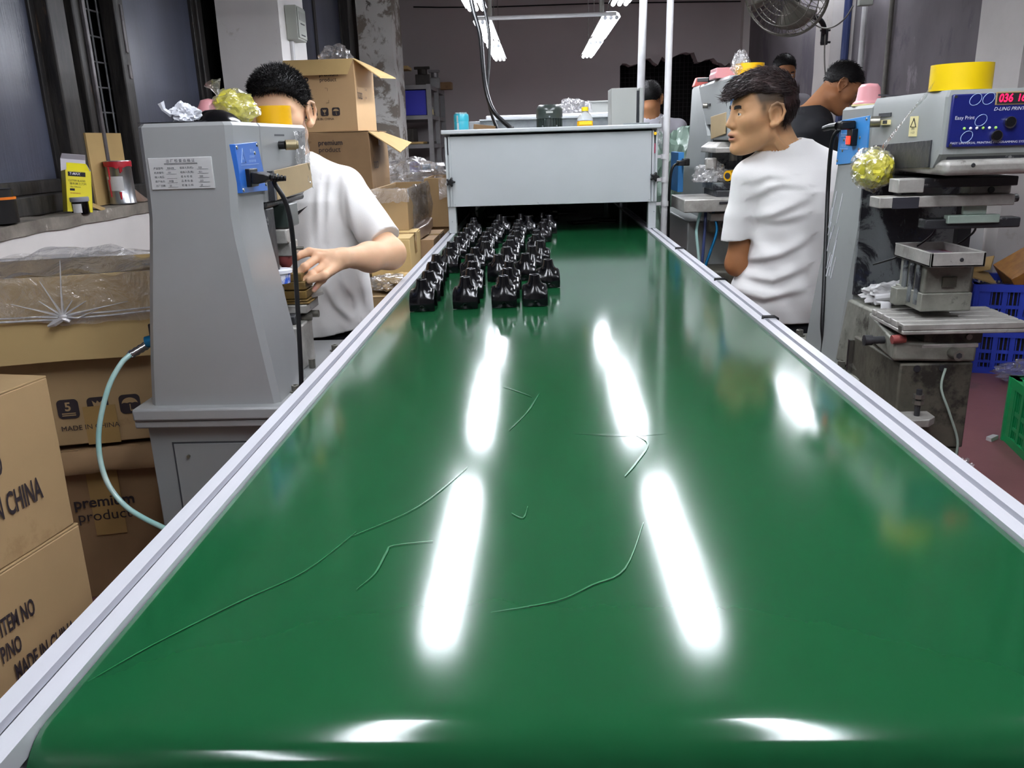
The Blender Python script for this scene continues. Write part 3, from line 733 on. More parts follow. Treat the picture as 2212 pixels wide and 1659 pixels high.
M('cast_dark', '5f5c50', .55, metal=.2, col2='38362e', vs=8, stain=[('26241f', 4, .4), ('8b6a34', 15, .27), ('5a2326', 9, .24)], bump=.2, bs=40)
M('alu_paint', 'b6b4ae', .42, metal=.3, col2='8a8882', vs=12, stain=[('5d5a56', 20, .34), ('8b7a8a', 7, .3)], bump=.15, bs=60)
M('blue_plate', '2b62b4', .35, coat=.2, var=.06)
M('blue_plate2', '3a86c8', .4, stain=('2a6aa8', 6, .3))
M('panel_navy', '141c62', .32, coat=.3, stain=('1d2040', 9, .3))
M('panel_blue', '4a6280', .35, coat=.3)
M('chrome', 'c4c6c8', .18, metal=1)
M('bolt_steel', '8a887f', .38, metal=.8, var=.3, vs=40)
M('brass', 'a09373', .4, metal=.6, var=.2, vs=20)
M('brown_card', '9b8660', .6, var=.15, vs=8, stain=('6c5434', 9, .3))
M('print_white', 'e6e9ee', .6); M('print_dark', '33363a', .6); M('print_black', '1b1a1f', .7); M('print_pale', '9fb6d8', .6)
M('sticker', 'b2b3b3', .45, var=.03)
M('rubber_red', '7d3a36', .55, var=.15); M('pad_pink', 'd08f94', .4, coat=.2, var=.06); M('pad_coral', 'c25a52', .45)
M('tape_yellow', 'e8b10a', .35, coat=.3, var=.05, vs=10); M('tape_yellow2', 'e6c508', .35, coat=.3)
M('cup_blue', '2a56c0', .3, stain=('e8eaf0', 12, .5)); M('cup_white', 'dcdfe6', .3)
M('gold_resin', '8a7036', .5, metal=.2, col2='5c4826', vs=14)
M('led_red', 'ff1040', .4, emis=('ff1238', 2.6)); M('led_switch', 'ff2a20', .4, emis=('ff2a1a', 2.0)); M('led_green', '9fd060', .4)
M('rag_white', 'd4d4d4', .8, var=.1); M('sponge', '2a2a30', .5)
M('sticker_yellow', 'e3d9a0', .5)
M('hose_clear', 'b9cfc6', .25, coat=.4, col2='93c2bd', vs=9)
M('pale_green', '9fb0a4', .45, var=.2, vs=20)
M('anodised', '1e78a8', .25, metal=.6)
M('bag_yellow', 'e2d84c', .3, coat=.4, col2='c2bb3c', vs=10)
film('film_bag', gloss=.35, haze=.06, rough=.14, hazecol=(.9, .9, .6), bump=.6, bs=14)
film('film_tape', gloss=.8, haze=.12, rough=.1, bump=.6, bs=18)

def screw(p, n, r, par, mat='chrome'):
    p = Vector(p); n = Vector(n); s = MB().cyl(p, p+n*r*.45, r, r*.8, 12).obj('screw', mat, par)
    return s
def hexbolt(p, r, h, par, socket=True, mat='bolt_steel'):
    x, y, z = p; m = MB().lathe([(0, 0), (r*1.5, 0), (r*1.5, h*.2), (r, h*.2), (r, h*.95), (r*.92, h), (r*.5, h), (r*.5, h*.6), (0, h*.6)], (x, y, z), n=14 if socket else 6)
    return m.obj('bolt', mat, par)
def tape_roll(c, r, h, label, mat='tape_yellow', hole=.8):
    m = MB().lathe([(r*hole, 0), (r, 0), (r, h), (r*hole, h), (r*hole, 0)], c, n=40)
    t = m.obj('tape_roll', mat, smooth=35); tag(t, label, 'tape roll', 'yellow tape rolls on the printers')
    MB().lathe([(r*hole-.003, .0005), (r*hole-.0003, .0005), (r*hole-.0003, h-.0005), (r*hole-.003, h-.0005), (r*hole-.003, .0005)], c, n=32).obj('core', 'brown_card', t); return t

# ---- printer beside the windows, its back towards us
PA = thing('pad_printer', 'tall grey pad printer by the boxes, its plain back plate with a sticker', 'pad printer', (-.69, 1.9, .6))
def rect(z, x0, x1, y0, y1, c=.012):
    return [(x0+c, y0, z), (x1-c, y0, z), (x1, y0+c, z), (x1, y1-c, z), (x1-c, y1, z), (x0+c, y1, z), (x0, y1-c, z), (x0, y0+c, z)]
secs = [(.626, -.836, -.556, 1.648, 1.865), (.70, -.828, -.565, 1.648, 1.86), (.80, -.815, -.577, 1.649, 1.852), (.90, -.800, -.589, 1.65, 1.845), (.97, -.789, -.597, 1.65, 1.838),
        (1.02, -.782, -.600, 1.65, 1.832), (1.06, -.780, -.5975, 1.65, 1.832), (1.12, -.779, -.594, 1.65, 1.832), (1.192, -.778, -.591, 1.65, 1.832), (1.199, -.773, -.596, 1.655, 1.832)]
MB().loft([rect(z, a, b, c, d) for z, a, b, c, d in secs]).obj('column', 'enamel', PA, smooth=25)
MB().loft([rect(z, a, b, 1.826, d, .004) for z, a, b, d in ((1.033, -.783, -.598, 2.14), (1.05, -.781, -.597, 2.165), (1.12, -.779, -.594, 2.175), (1.192, -.778, -.591, 2.19), (1.199, -.773, -.596, 2.185))]).obj('head', 'enamel', PA, smooth=25)
MB().bb((-.865, 1.622, .6), (-.53, 2.23, .627)).obj('base_plate', 'enamel', PA, bevel=.005)
for x, y in ((-.842, 1.70), (-.545, 1.73), (-.545, 2.10), (-.842, 2.10)): hexbolt((x, y, .627), .0085, .016, PA)
# rear label
lb = MB().bb((-.7615, 1.6475, 1.074), (-.6355, 1.6515, 1.1345)).obj('sticker', 'sticker', PA, bevel=.001)
zx = lambda x, z: frame((x, 1.6468, z), (1, 0, 0), (0, -1, 0))
rows_ = [('产品型号:', 'MINI/B', '组装人员(机):', '020'), ('机身编号:', '101', '组装人员(电):', '021'), ('输入电压:', '', '组 长 检 查:', '200'), ('原产地点:', '中国', '品 质 检 查:', '203'), ('出厂日期:', '20', '检 查 日 期:', '20')]
its = [('出 厂 检 查 合 格 证', .0066, zx(-.697, 1.128), 'CENTER')]
for i, rw in enumerate(rows_):
    z = 1.1145-.0083*i
    its += [(rw[0], .0047, zx(-.752, z)), (rw[1], .0047, zx(-.725, z)), (rw[2], .0047, zx(-.700, z)), (rw[3], .0047, zx(-.663, z))]
lettering('lettering', lb, 'print_dark', its)
m = MB()
for dz in (1.1232, 1.1215): m.bb((-.730, 1.6470, dz), (-.664, 1.6474, dz+.0006))
for i in range(5):
    z = 1.1115-.0083*i
    for a, b in ((-.728, -.708), (-.666, -.644)): m.bb((a, 1.6470, z), (b, 1.6474, z+.0004))
m.obj('ruled_lines', 'print_dark', lb)['kind'] = 'stuff'
# blue socket plate with five screws
sp = MB().poly([(-.588, 1.655, 1.156), (-.588, 1.79, 1.160), (-.588, 1.826, 1.058), (-.588, 1.664, 1.062)], (-.012, 0, 0)).obj('socket_plate', 'blue_plate', PA, bevel=.001)
fr_s = lambda y, z: frame((-.5872, y, z), (0, 1, 0), (1, 0, 0))
for y, z in ((1.662, 1.150), (1.785, 1.154), (1.765, 1.138), (1.672, 1.068), (1.815, 1.072), (1.790, 1.079)): screw((-.588, y, z), (1, 0, 0), .0042, sp)
lettering('lettering', sp, 'print_pale', [('4', .012, fr_s(1.6905, 1.128), 'CENTER'), ('警 告', .008, fr_s(1.735, 1.142)), ('注意接地保护', .0055, fr_s(1.728, 1.131)), ('检修时请断开电源', .0055, fr_s(1.722, 1.122))])
tri = lambda y0, y1, z0, z1, w: MB().tube([(-.5873, y0, z0), (-.5873, y1, z0), (-.5873, (y0+y1)/2, z1)], w, 4, closed=True)
tri(1.678, 1.706, 1.1205, 1.148, .0006).obj('warning_triangle', 'print_pale', sp)
MB().bb((-.5878, 1.675, 1.1155), (-.5871, 1.782, 1.1162)).obj('printed_rule', 'print_pale', sp)
MB().bb((-.590, 1.695, 1.072), (-.578, 1.742, 1.108)).obj('socket', 'black_plastic', sp, bevel=.002)
# power cord plugged into it
pc = thing('power_cable', 'black power cord plugged into the blue plate, hanging down past the hand', 'cord', (-.575, 1.72, 1.09))
MB().loft([[(x, y, z) for y, z in ((1.705-w, 1.090-w), (1.732+w, 1.090-w), (1.732+w, 1.090+w*.9), (1.705-w, 1.090+w*.9))] for x, w in ((-.577, .012), (-.565, .012), (-.552, .008), (-.545, .004))]).obj('plug', 'black_plastic', pc, bevel=.002)
for i in range(5): MB().cyl((-.5455+.0062*i, 1.719+.002*i, 1.090-.0009*i), (-.5415+.0062*i, 1.7205+.002*i, 1.0895-.0009*i), .0085-.0008*i, n=10).obj('strain_relief', 'black_plastic', pc)
P_ = [Vector((-.520, 1.727, 1.086)), atY(592, 392, 1.735), atY(613, 428, 1.74), atY(626, 470, 1.745), atY(634, 530, 1.75), atY(639, 600, 1.75), atY(645, 700, 1.74), atY(650, 800, 1.73), atY(651, 850, 1.73), atY(652, 950, 1.74)]
h_ = hang('cord', P_, .0052, None); h_.parent = pc; h_.matrix_parent_inverse = WORLD(pc).inverted()
# valve, tape film, brown cover
vv = MB().cyl((-.592, 1.955, 1.152), (-.578, 1.955, 1.152), .0095, n=16).obj('valve', 'black_plastic', PA)
MB().cyl((-.578, 1.955, 1.152), (-.556, 1.965, 1.152), .0115, n=20).cyl((-.556, 1.965, 1.152), (-.552, 1.967, 1.152), .0095, n=20).obj('valve_knob', 'brass', vv, bevel=.0008)
MB().bb((-.5945, 1.925, 1.172), (-.5915, 2.0, 1.176)).obj('scale_print', 'print_dark', PA)
cvp = MB().poly([(-.584, 1.868, 1.098), (-.584, 2.172, 1.108), (-.584, 2.182, 1.046), (-.584, 2.10, 1.040), (-.584, 1.876, 1.034)], (-.004, 0, 0)).obj('side_cover', 'brown_card', PA, bevel=.001)
MB().bb((-.598, 1.853, 1.034), (-.583, 1.867, 1.098)).obj('cover_edge', 'ink_dark', PA)
screw((-.584, 1.89, 1.088), (1, 0, 0), .004, cvp); screw((-.584, 2.16, 1.058), (1, 0, 0), .0035, cvp)
MB().bb((-.765, 1.84, 1.018), (-.600, 2.15, 1.034)).obj('head_floor', 'ink_dark', PA, bevel=.006)
fm = MB().grid(lambda a, b: (-.586+.006*noise.noise(Vector((a*7, b*6, 3))), 2.06+.125*a+.02*noise.noise(Vector((a*5, b*5, 8))), 1.185-.12*b-.02*a*b+.012*noise.noise(Vector((a*6, b*4, 1)))), 14, 14)
fm.obj('clear_tape', 'film_tape', PA, smooth=20)
# ram, pad, ink cup in front of the column
MB().bb((-.770, 1.83, .70), (-.645, 1.86, 1.02)).obj('ink_splash_plate', 'ink_splash', PA)
q = atY(572, 452, 1.86); MB().bb((-.66, 1.845, .87), (-.603, 1.90, 1.018)).obj('slide_housing', 'ink_dark', PA, bevel=.004)
MB().cyl((-.622, 1.92, .90), (-.622, 1.92, 1.03), .010, n=14).obj('guide_rod', 'motor_green', PA)
MB().bb((-.655, 1.94, .965), (-.585, 2.03, 1.02)).obj('cylinder_block', 'motor_green', PA, bevel=.004)
MB().bb((-.66, 1.93, .93), (-.590, 2.00, .963)).obj('pad_arm', 'alu_paint', PA, bevel=.003)
MB().bb((-.632, 1.95, .898), (-.588, 2.01, .932)).obj('pad_holder', 'alu_paint', PA, bevel=.003)
MB().cyl((-.588, 1.99, .912), (-.570, 1.99, .912), .004, n=8).obj('clamp_screw', 'bolt_steel', PA)
MB().lathe([(0, -.026), (.010, -.024), (.019, -.012), (.022, 0), (.022, .008), (0, .008)], (-.612, 1.975, .893), n=20).obj('print_pad', 'rubber_red', PA)
MB().bb((-.66, 1.86, .835), (-.61, 1.93, .87)).obj('carriage', 'ink_splash', PA, bevel=.003)
cu_ = MB().lathe([(0, 0), (.022, 0), (.024, .022), (.024, .024), (0, .024)], (-.606, 1.90, .843), n=24).obj('ink_cup', 'cup_blue', PA)
MB().lathe([(0, .024), (.029, .024), (.029, .031), (.024, .033), (0, .032)], (-.606, 1.90, .843), n=24).obj('cup_rim', 'cup_white', cu_)
MB().bb((-.67, 1.865, .70), (-.60, 1.905, .835)).obj('cliche_stand', 'ink_splash', PA, bevel=.003)
MB().bb((-.70, 1.90, .628), (-.575, 2.02, .735)).obj('jig_pedestal', 'alu_paint', PA, bevel=.004)
MB().bb((-.68, 1.93, .735), (-.59, 2.03, .757)).obj('jig_slide', 'ink_dark', PA, bevel=.003)
for yy, xx in ((1.99, -.583), (2.03, -.575)): MB().cyl((xx-.02, yy, .742), (xx+.016, yy, .742), .009, n=14).obj('jig_knob', 'bolt_steel', PA)
MB().bb((-.71, 1.96, .757), (-.568, 2.07, .777)).obj('jig_table', 'alu_paint', PA, bevel=.002)
MB().box((-.575, 2.045, .789), (.055, .06, .008), Euler((0, -.25, .3))).obj('jig_wing', 'alu_paint', PA, bevel=.001)
for z, w_, d in ((.778, .062, .085), (.784, .058, .082), (.790, .056, .076), (.812, .054, .07), (.832, .046, .062)):
    MB().bb((-.625-w_*.3, 2.01-d/2, z), (-.625+w_, 2.01+d/2, z+(.005 if z < .79 else .020))).obj('jig_block', 'gold_resin', PA, bevel=.002)
MB().cyl((-.56, 1.93, .628), (-.56, 1.93, .65), .008, n=10).obj('clamp_stud', 'bolt_steel', PA)
# air line
q = atY(325, 742, 1.72)
ah = thing('air_hose', 'pale green clear air hose on a blue coupling at the printer side', 'hose', q)
MB().cyl((q.x+.03, 1.72, q.z+.012), (q.x-.006, 1.715, q.z+.004), .013, n=18).cyl((q.x+.02, 1.72, q.z+.010), (q.x+.012, 1.72, q.z+.008), .0155, n=18).obj('coupling', 'anodised', ah)
MB().bb((q.x+.004, 1.71, q.z+.012), (q.x+.03, 1.73, q.z+.045)).obj('valve_body', 'black_plastic', ah, bevel=.003)
c0, c1 = atY(318, 745, 1.715), atY(276, 770, 1.69)
n_ = 9; MB().tube([c0.lerp(c1, i/n_) for i in range(n_+1)], [.0085+.0015*(i % 2) for i in range(n_)]+[.006], 12).obj('spring_sleeve', 'chrome', ah)
h_ = hang('tube', [atY(282, 766, 1.69), atY(262, 785, 1.675), atY(237, 830, 1.655), atY(220, 890, 1.64), atY(213, 945, 1.63), atY(218, 1000, 1.615), atY(236, 1050, 1.60), atY(270, 1092, 1.585), atY(312, 1120, 1.57), atY(365, 1146, 1.55), atY(420, 1178, 1.53), Vector((-.60, 1.50, .20)), Vector((-.56, 1.48, .02)), Vector((-.50, 1.40, .008))], .0058, None, 'hose_clear'); h_.parent = ah; h_.matrix_parent_inverse = WORLD(ah).inverted()
# cabinet under it
CA = thing('printer_cabinet', 'grey steel cabinet under the printer by the boxes, one recessed door', 'cabinet', (-.69, 1.85, 0))
MB().bb((-.852, 1.655, .03), (-.545, 2.05, .585)).obj('body', 'enamel_cab', CA, bevel=.003)
MB().bb((-.866, 1.628, .582), (-.528, 2.08, .5995)).obj('top', 'enamel', CA, bevel=.004)
MB().bb((-.80, 1.652, .08), (-.575, 1.656, .538)).obj('door', 'enamel_cab', CA, bevel=.0012)
MB().bb((-.8035, 1.6535, .0765), (-.5715, 1.6553, .5415)).obj('door_seam', 'print_dark', CA)
MB().cyl((-.77, 1.656, .51), (-.77, 1.647, .51), .0035, n=10).obj('door_knob', 'bolt_steel', CA)
for x in (-.83, -.57):
    for y in (1.68, 2.02): MB().cyl((x, y, 0), (x, y, .032), .014, n=12).obj('foot', 'black_plastic', CA)
# things on top of it
tape_roll((-.645, 2.11, 1.2), .0425, .044, 'yellow tape roll standing on the back-turned printer, hiding the worker\'s face')
o = crumple('yellow_bag', 'bag_yellow', (-.685, 1.955, 1.236), .040, (1.2, .9, .85), .24, 1.7, 2, floor=1.2); tag(o, 'crumpled yellow plastic bag, knotted, on the back-turned printer', 'bag', 'yellow bags on the printers')
crumple('film_layer', 'film_bag', (-.684, 1.950, 1.238), .043, (1.2, .92, .86), .3, 2.2, 5, parent=o, floor=1.2)
b_ = MB().lathe([(.006, 0), (.008, .012), (.013, .026), (.019, .034)], (-.712, 1.95, 1.262), n=18, rot=Euler((0, -.5, 0))); b_.jitter(.006, 60); b_.obj('bag_neck', 'film_bag', o, smooth=0)
o = crumple('foil_rag', 'cup_white', (-.712, 1.735, 1.217), .024, (1.15, .8, .85), .45, 1.6, 83, floor=1.2005); tag(o, 'crumpled whitish foil rag on top of the back-turned printer', 'rag')
m = MB().tube([(-.735, 1.73, 1.215), (-.748, 1.725, 1.228), (-.752, 1.722, 1.240)], [.006, .005, .008], 6); m.jitter(.003, 60); m.obj('twisted_end', 'cup_white', o)
o = MB().lathe([(0, .026), (.02, .024), (.038, .015), (.050, .004), (.053, 0), (.050, 0), (0, .004)], (-.672, 1.795, 1.2015), n=32).obj('dark_dish', 'black_gloss'); tag(o, 'upturned dark shiny dish lying between foil rag and yellow bag', 'dish')
o = MB().lathe([(0, 0), (.026, 0), (.028, .006), (.026, .036), (.017, .054), (0, .058)], (-.742, 1.95, 1.2), n=20).obj('pink_pad', 'pad_pink'); tag(o, 'dusty pink silicone pad behind the dark dish on the printer', 'pad', 'spare silicone pads on the printers')
o = MB().poly([(-.776, 1.66, 1.2003), (-.68, 1.655, 1.2003), (-.665, 1.72, 1.2003), (-.77, 1.74, 1.2003)], (0, 0, .0012)).obj('black_film_scrap', 'sponge'); tag(o, 'torn black film scrap at the top edge of the printer back plate', 'film scrap')

# ---- printer on the pole side, control panel towards us
PB = thing('pad_printer', 'ink-splashed pad printer with navy control panel and red digits', 'pad printer', (.84, 1.9, .6))
secs = [(.60, .705, .965, 1.925, 2.175), (.70, .712, .958, 1.925, 2.165), (.80, .720, .950, 1.925, 2.155), (.90, .729, .941, 1.925, 2.148), (1.0, .737, .933, 1.925, 2.140), (1.06, .740, .930, 1.925, 2.136), (1.193, .740, .930, 1.925, 2.132), (1.20, .745, .925, 1.925, 2.126)]
MB().loft([rect(z, a, b, c, d) for z, a, b, c, d in secs]).obj('column', 'enamel_dirty', PB, smooth=25)
MB().loft([rect(z, a, b, y0, 1.932, .004) for z, a, b, y0 in ((1.075, .742, .945, 1.62), (1.10, .740, .947, 1.595), (1.20, .740, .947, 1.595), (1.212, .745, .942, 1.60))]).obj('head', 'enamel_dirty', PB, smooth=25)
MB().bb((.728, 1.917, .78), (.94, 1.926, 1.062)).obj('ink_splash_plate', 'ink_splash', PB)
cp_ = MB().bb((.749, 1.589, 1.112), (.947, 1.597, 1.204)).obj('control_panel', 'panel_navy', PB, bevel=.002)
fp_ = lambda x, z: frame((x, 1.5884, z), (1, 0, 0), (0, -1, 0))
lettering('lettering', cp_, 'print_white', [('Easy Print', .0088, fp_(.756, 1.163)), ('D-LING PRINT', .0085, fp_(.823, 1.1765), 'LEFT', dict(shear=.3)), ('EASY UNIVERSAL PRINTING PROGRAMMING SYSTEM', .0054, fp_(.753, 1.119), 'LEFT', dict(sx=1.12))])
MB().bb((.824, 1.5885, 1.183), (.884, 1.5905, 1.206)).obj('display_window', 'brown_card', cp_, bevel=.001)
dw = MB().bb((.827, 1.5875, 1.1855), (.881, 1.5895, 1.2035)).obj('display', 'print_black', cp_)
lettering('digits', cp_, 'led_red', [('036', .0195, frame((.829, 1.587, 1.1945), (1, 0, 0), (0, -1, 0)), 'LEFT', dict(bold=.0004, shear=.12, sx=.85)), ('16', .0175, frame((.861, 1.587, 1.1945), (1, 0, 0), (0, -1, 0)), 'LEFT', dict(bold=.0003, shear=.12, sx=.85))])
for x, z in ((.789, 1.194), (.812, 1.195), (.803, 1.158), (.781, 1.130)):
    MB().tube([(x+.010*math.cos(t)+.003*math.sin(t), 1.5885, z+.010*math.sin(t)) for t in [2*PI*i/20 for i in range(20)]], .0006, 4, closed=True).obj('printed_ring', 'print_pale', cp_)
for x, z in ((.853, 1.153), (.832, 1.130)):
    k = MB().cyl((x, 1.590, z), (x, 1.582, z), .0105, n=18).obj('button_collar', 'chrome', cp_); MB().cyl((x-.001, 1.5835, z+.001), (x-.001, 1.579, z+.001), .0085, n=18).obj('button', 'black_plastic', k)
for i in range(6): MB().sph((.775+.0112*i, 1.5885, 1.1445), .0026, n=10).obj('indicator_light', 'led_green' if i in (0, 3, 5) else 'print_white', cp_)
for x, z in ((.754, 1.200), (.754, 1.116)): screw((x, 1.589, z), (0, -1, 0), .003, cp_, 'ink_dark')
MB().loft([[(x, y, z) for x, y, z in ((.744, 1.58+.0, 1.062+dz) , (.944, 1.58, 1.062+dz), (.944, 1.90, 1.062+dz), (.744, 1.90, 1.062+dz))] for dz in (0, .028)]).obj('lower_cover', 'alu_paint', PB, bevel=.010, seg=3)
for x in (.795, .90): screw((x, 1.580, 1.08), (0, -1, 0), .004, PB, 'ink_dark')
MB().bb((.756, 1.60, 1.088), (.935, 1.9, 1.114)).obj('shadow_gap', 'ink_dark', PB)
# blue inlet plate on the flank
ip = MB().poly([(.7405, 2.121, 1.170), (.7405, 1.945, 1.177), (.7405, 1.935, 1.078), (.7405, 2.128, 1.066)], (-.004, 0, 0)).obj('socket_plate', 'blue_plate2', PB, bevel=.001)
for y, z in ((2.11, 1.162), (1.955, 1.170), (1.985, 1.13), (1.985, 1.105), (2.12, 1.076), (2.085, 1.125), (2.09, 1.10)): screw((.7365, y, z), (-1, 0, 0), .0036, ip, 'bolt_steel')
fl_s = lambda y, z: frame((.7358, y, z), (0, -1, 0), (-1, 0, 0))
m = MB()
for z0, z1 in ((1.138, 1.163), (1.104, 1.134)):
    m.tube([(.7362, 2.108, z0), (.7362, 2.055, z0), (.7362, 2.055, z1), (.7362, 2.108, z1)], .0007, 4, closed=True)
m.obj('printed_boxes', 'print_pale', ip)['kind'] = 'stuff'
lettering('lettering', ip, 'print_pale', [('电源 220V', .008, fl_s(2.10, 1.112)), ('保险', .008, fl_s(2.08, 1.124))])
MB().bb((.722, 2.000, 1.112), (.737, 2.032, 1.150)).obj('switch_body', 'black_plastic', ip, bevel=.002)
MB().bb((.719, 2.006, 1.116), (.723, 2.026, 1.134)).obj('lit_rocker', 'led_switch', ip, bevel=.001)
pc2 = thing('power_cable', 'black power cord hanging from the light blue plate beside the seated worker', 'cord', (.72, 2.03, 1.155))
MB().box((.716, 2.022, 1.158), (.036, .030, .020)).obj('plug', 'black_plastic', pc2, bevel=.004)
MB().tube([(.700, 2.035, 1.157), (.690, 2.055, 1.156), (.680, 2.07, 1.152)], [.009, .0075, .006], 10).obj('strain_relief', 'black_plastic', pc2)
P_ = [Vector((.684, 2.065, 1.154)), atY(1812, 277, 2.11), atY(1800, 297, 2.13), atY(1793, 340, 2.15), atY(1788, 420, 2.15), atY(1784, 520, 2.12), atY(1780, 620, 2.08), atY(1776, 700, 2.05), atY(1774, 770, 2.04), Vector((.655, 2.04, .45))]
h_ = hang('cord', P_, .0052, None); h_.parent = pc2; h_.matrix_parent_inverse = WORLD(pc2).inverted()
# knob, warning sticker, black cover on the flank
MB().bb((.733, 1.83, 1.156), (.742, 1.875, 1.166)).obj('valve_slot', 'sticker_yellow', PB); MB().bb((.732, 1.832, 1.158), (.735, 1.853, 1.165)).obj('valve_gap', 'ink_dark', PB)
MB().cyl((.735, 1.872, 1.163), (.716, 1.880, 1.163), .0115, n=20).obj('valve_knob', 'bolt_steel', PB, bevel=.001)
MB().bb((.738, 1.83, 1.172), (.741, 1.893, 1.180)).obj('scale_print', 'print_dark', PB)
ws = MB().bb((.7385, 1.700, 1.132), (.7402, 1.735, 1.170)).obj('warning_sticker', 'sticker_yellow', PB)
MB().tube([(.7382, 1.704, 1.150), (.7382, 1.728, 1.150), (.7382, 1.716, 1.166)], .0012, 4, closed=True).obj('warning_triangle', 'print_black', ws)
lettering('lettering', ws, 'print_dark', [('警 告', .0055, frame((.738, 1.716, 1.146), (0, -1, 0), (-1, 0, 0)), 'CENTER'), ('小心压手', .0048, frame((.738, 1.716, 1.139), (0, -1, 0), (-1, 0, 0)), 'CENTER')])
MB().poly([(.737, 1.905, 1.114), (.737, 1.632, 1.126), (.737, 1.632, 1.076), (.737, 1.905, 1.062)], (.004, 0, 0)).obj('side_cover', 'ink_dark', PB, bevel=.001)
m = MB()
for i in range(13):
    y = 2.145-.006*i+random.uniform(-.004, .004); z = random.uniform(.78, .95); l = random.uniform(.03, .10); xx = np.interp(z+l/2, [.60, .80, 1.0], [.703, .718, .735])-.0012
    xa = np.interp(z, [.60, .70, .80, .90, 1.0], [.705, .712, .72, .729, .737])-.0010; xb = np.interp(z+l, [.60, .70, .80, .90, 1.0], [.705, .712, .72, .729, .737])-.0010
    m.tube([(xa, y-.02, z), (xb, y-.03, z+l)], .0009, 4)
m.obj('paint_scratches', 'print_white', PB)['kind'] = 'stuff'
# ram plates
MB().bb((.745, 1.66, 1.036), (.925, 1.86, 1.054)).obj('ram_plate', 'ink_dark', PB, bevel=.002)
MB().bb((.695, 1.655, 1.028), (.745, 1.70, 1.054)).obj('ram_plate_end', 'alu_paint', PB, bevel=.002)
MB().bb((.845, 1.68, 1.02), (.925, 1.72, 1.037)).obj('ram_block', 'alu_paint', PB, bevel=.003)
MB().cyl((.885, 1.68, 1.028), (.885, 1.676, 1.028), .006, n=12).obj('ram_bolt', 'ink_dark', PB)
MB().bb((.66, 1.65, 1.0), (.918, 1.70, 1.021)).obj('doctor_bar', 'alu_paint', PB, bevel=.002)
MB().bb((.685, 1.648, .999), (.735, 1.651, 1.020)).obj('ink_clot', 'sponge', PB)
MB().cyl((.918, 1.675, 1.010), (.935, 1.675, 1.012), .008, n=10).obj('bar_knob', 'ink_dark', PB)
MB().bb((.80, 1.66, .966), (.90, 1.68, .982)).obj('blade_holder', 'pale_green', PB, bevel=.002)
MB().bb((.83, 1.665, .982), (.875, 1.675, 1.0)).obj('blade_clamp', 'pale_green', PB, bevel=.002)
MB().bb((.76, 1.668, .955), (.945, 1.70, .975)).obj('cross_slide', 'ink_dark', PB, bevel=.003)
for x in (.79, .87): hang('thin_hose', [(x, 1.70, .972), (x+.012, 1.72, .94), (x-.02, 1.78, .89), (x-.05, 1.85, .86)], .0022, None).parent = PB
for c_ in children(PB):
    if c_.name.startswith('thin_hose'): c_.matrix_parent_inverse = WORLD(PB).inverted()
# ink tray on its pedestal
tr = MB(); tx0, tx1, ty0, ty1, tz0, tz1 = .742, .845, 1.588, 1.755, .892, .920
tr.bb((tx0, ty0, tz0), (tx1, ty1, tz0+.005))
for a, b in (((tx0, ty0, tz0), (tx0+.006, ty1, tz1)), ((tx1-.006, ty0, tz0), (tx1, ty1, tz1)), ((tx0, ty0, tz0), (tx1, ty0+.006, tz1)), ((tx0, ty1-.006, tz0), (tx1, ty1, tz1))): tr.bb(a, b)
M('tray_ink', '8a8490', .35, stain=[('7a2a48', 9, .5), ('2a2a34', 6, .4)])
tro = tr.obj('ink_tray', 'alu_paint', PB, bevel=.0015)
MB().bb((tx0+.006, ty0+.006, tz0+.005), (tx1-.006, ty1-.006, tz0+.012)).obj('ink_pool', 'tray_ink', tro)
screw((.80, ty0, .906), (0, -1, 0), .004, tro, 'ink_dark')
MB().bb((.752, 1.625, .835), (.842, 1.74, .892)).obj('tray_pedestal', 'cast_grimy', PB, bevel=.003)
MB().bb((.748, 1.622, .80), (.846, 1.745, .836)).obj('tray_base', 'cast_grimy', PB, bevel=.002)
MB().bb((.785, 1.620, .848), (.812, 1.626, .868)).obj('dovetail', 'cast_dark', PB)
for i in range(3): MB().bb((.747, 1.64+.03*i, .81), (.7505, 1.655+.03*i, .89)).obj('ink_drip', 'ink_splash', PB)
MB().bb((.728, 1.69, .80), (.785, 1.72, .835)).obj('stop_block', 'cast_grimy', PB, bevel=.002)
MB().bb((.765, 1.6885, .802), (.775, 1.691, .834)).obj('white_tape', 'rag_white', PB)
# cast step block and flange
MB().loft([[(.712, 1.80, .62), (.95, 1.80, .62), (.95, 1.94, .62), (.706, 1.94, .62)], [(.728, 1.805, .768), (.94, 1.805, .768), (.94, 1.94, .768), (.722, 1.94, .768)]]).obj('cast_step', 'cast_grimy', PB, bevel=.006)
MB().poly([(.692, 2.25, .57), (.692, 1.87, .57), (.712, 1.79, .57), (.955, 1.79, .57), (.975, 1.87, .57), (.975, 2.25, .57)], (0, 0, .042)).obj('base_plate', 'cast_grimy', PB, bevel=.005)
for x, y in ((.705, 2.215), (.705, 1.89), (.965, 1.89), (.965, 2.215)): hexbolt((x, y, .612), .010, .018, PB, False)
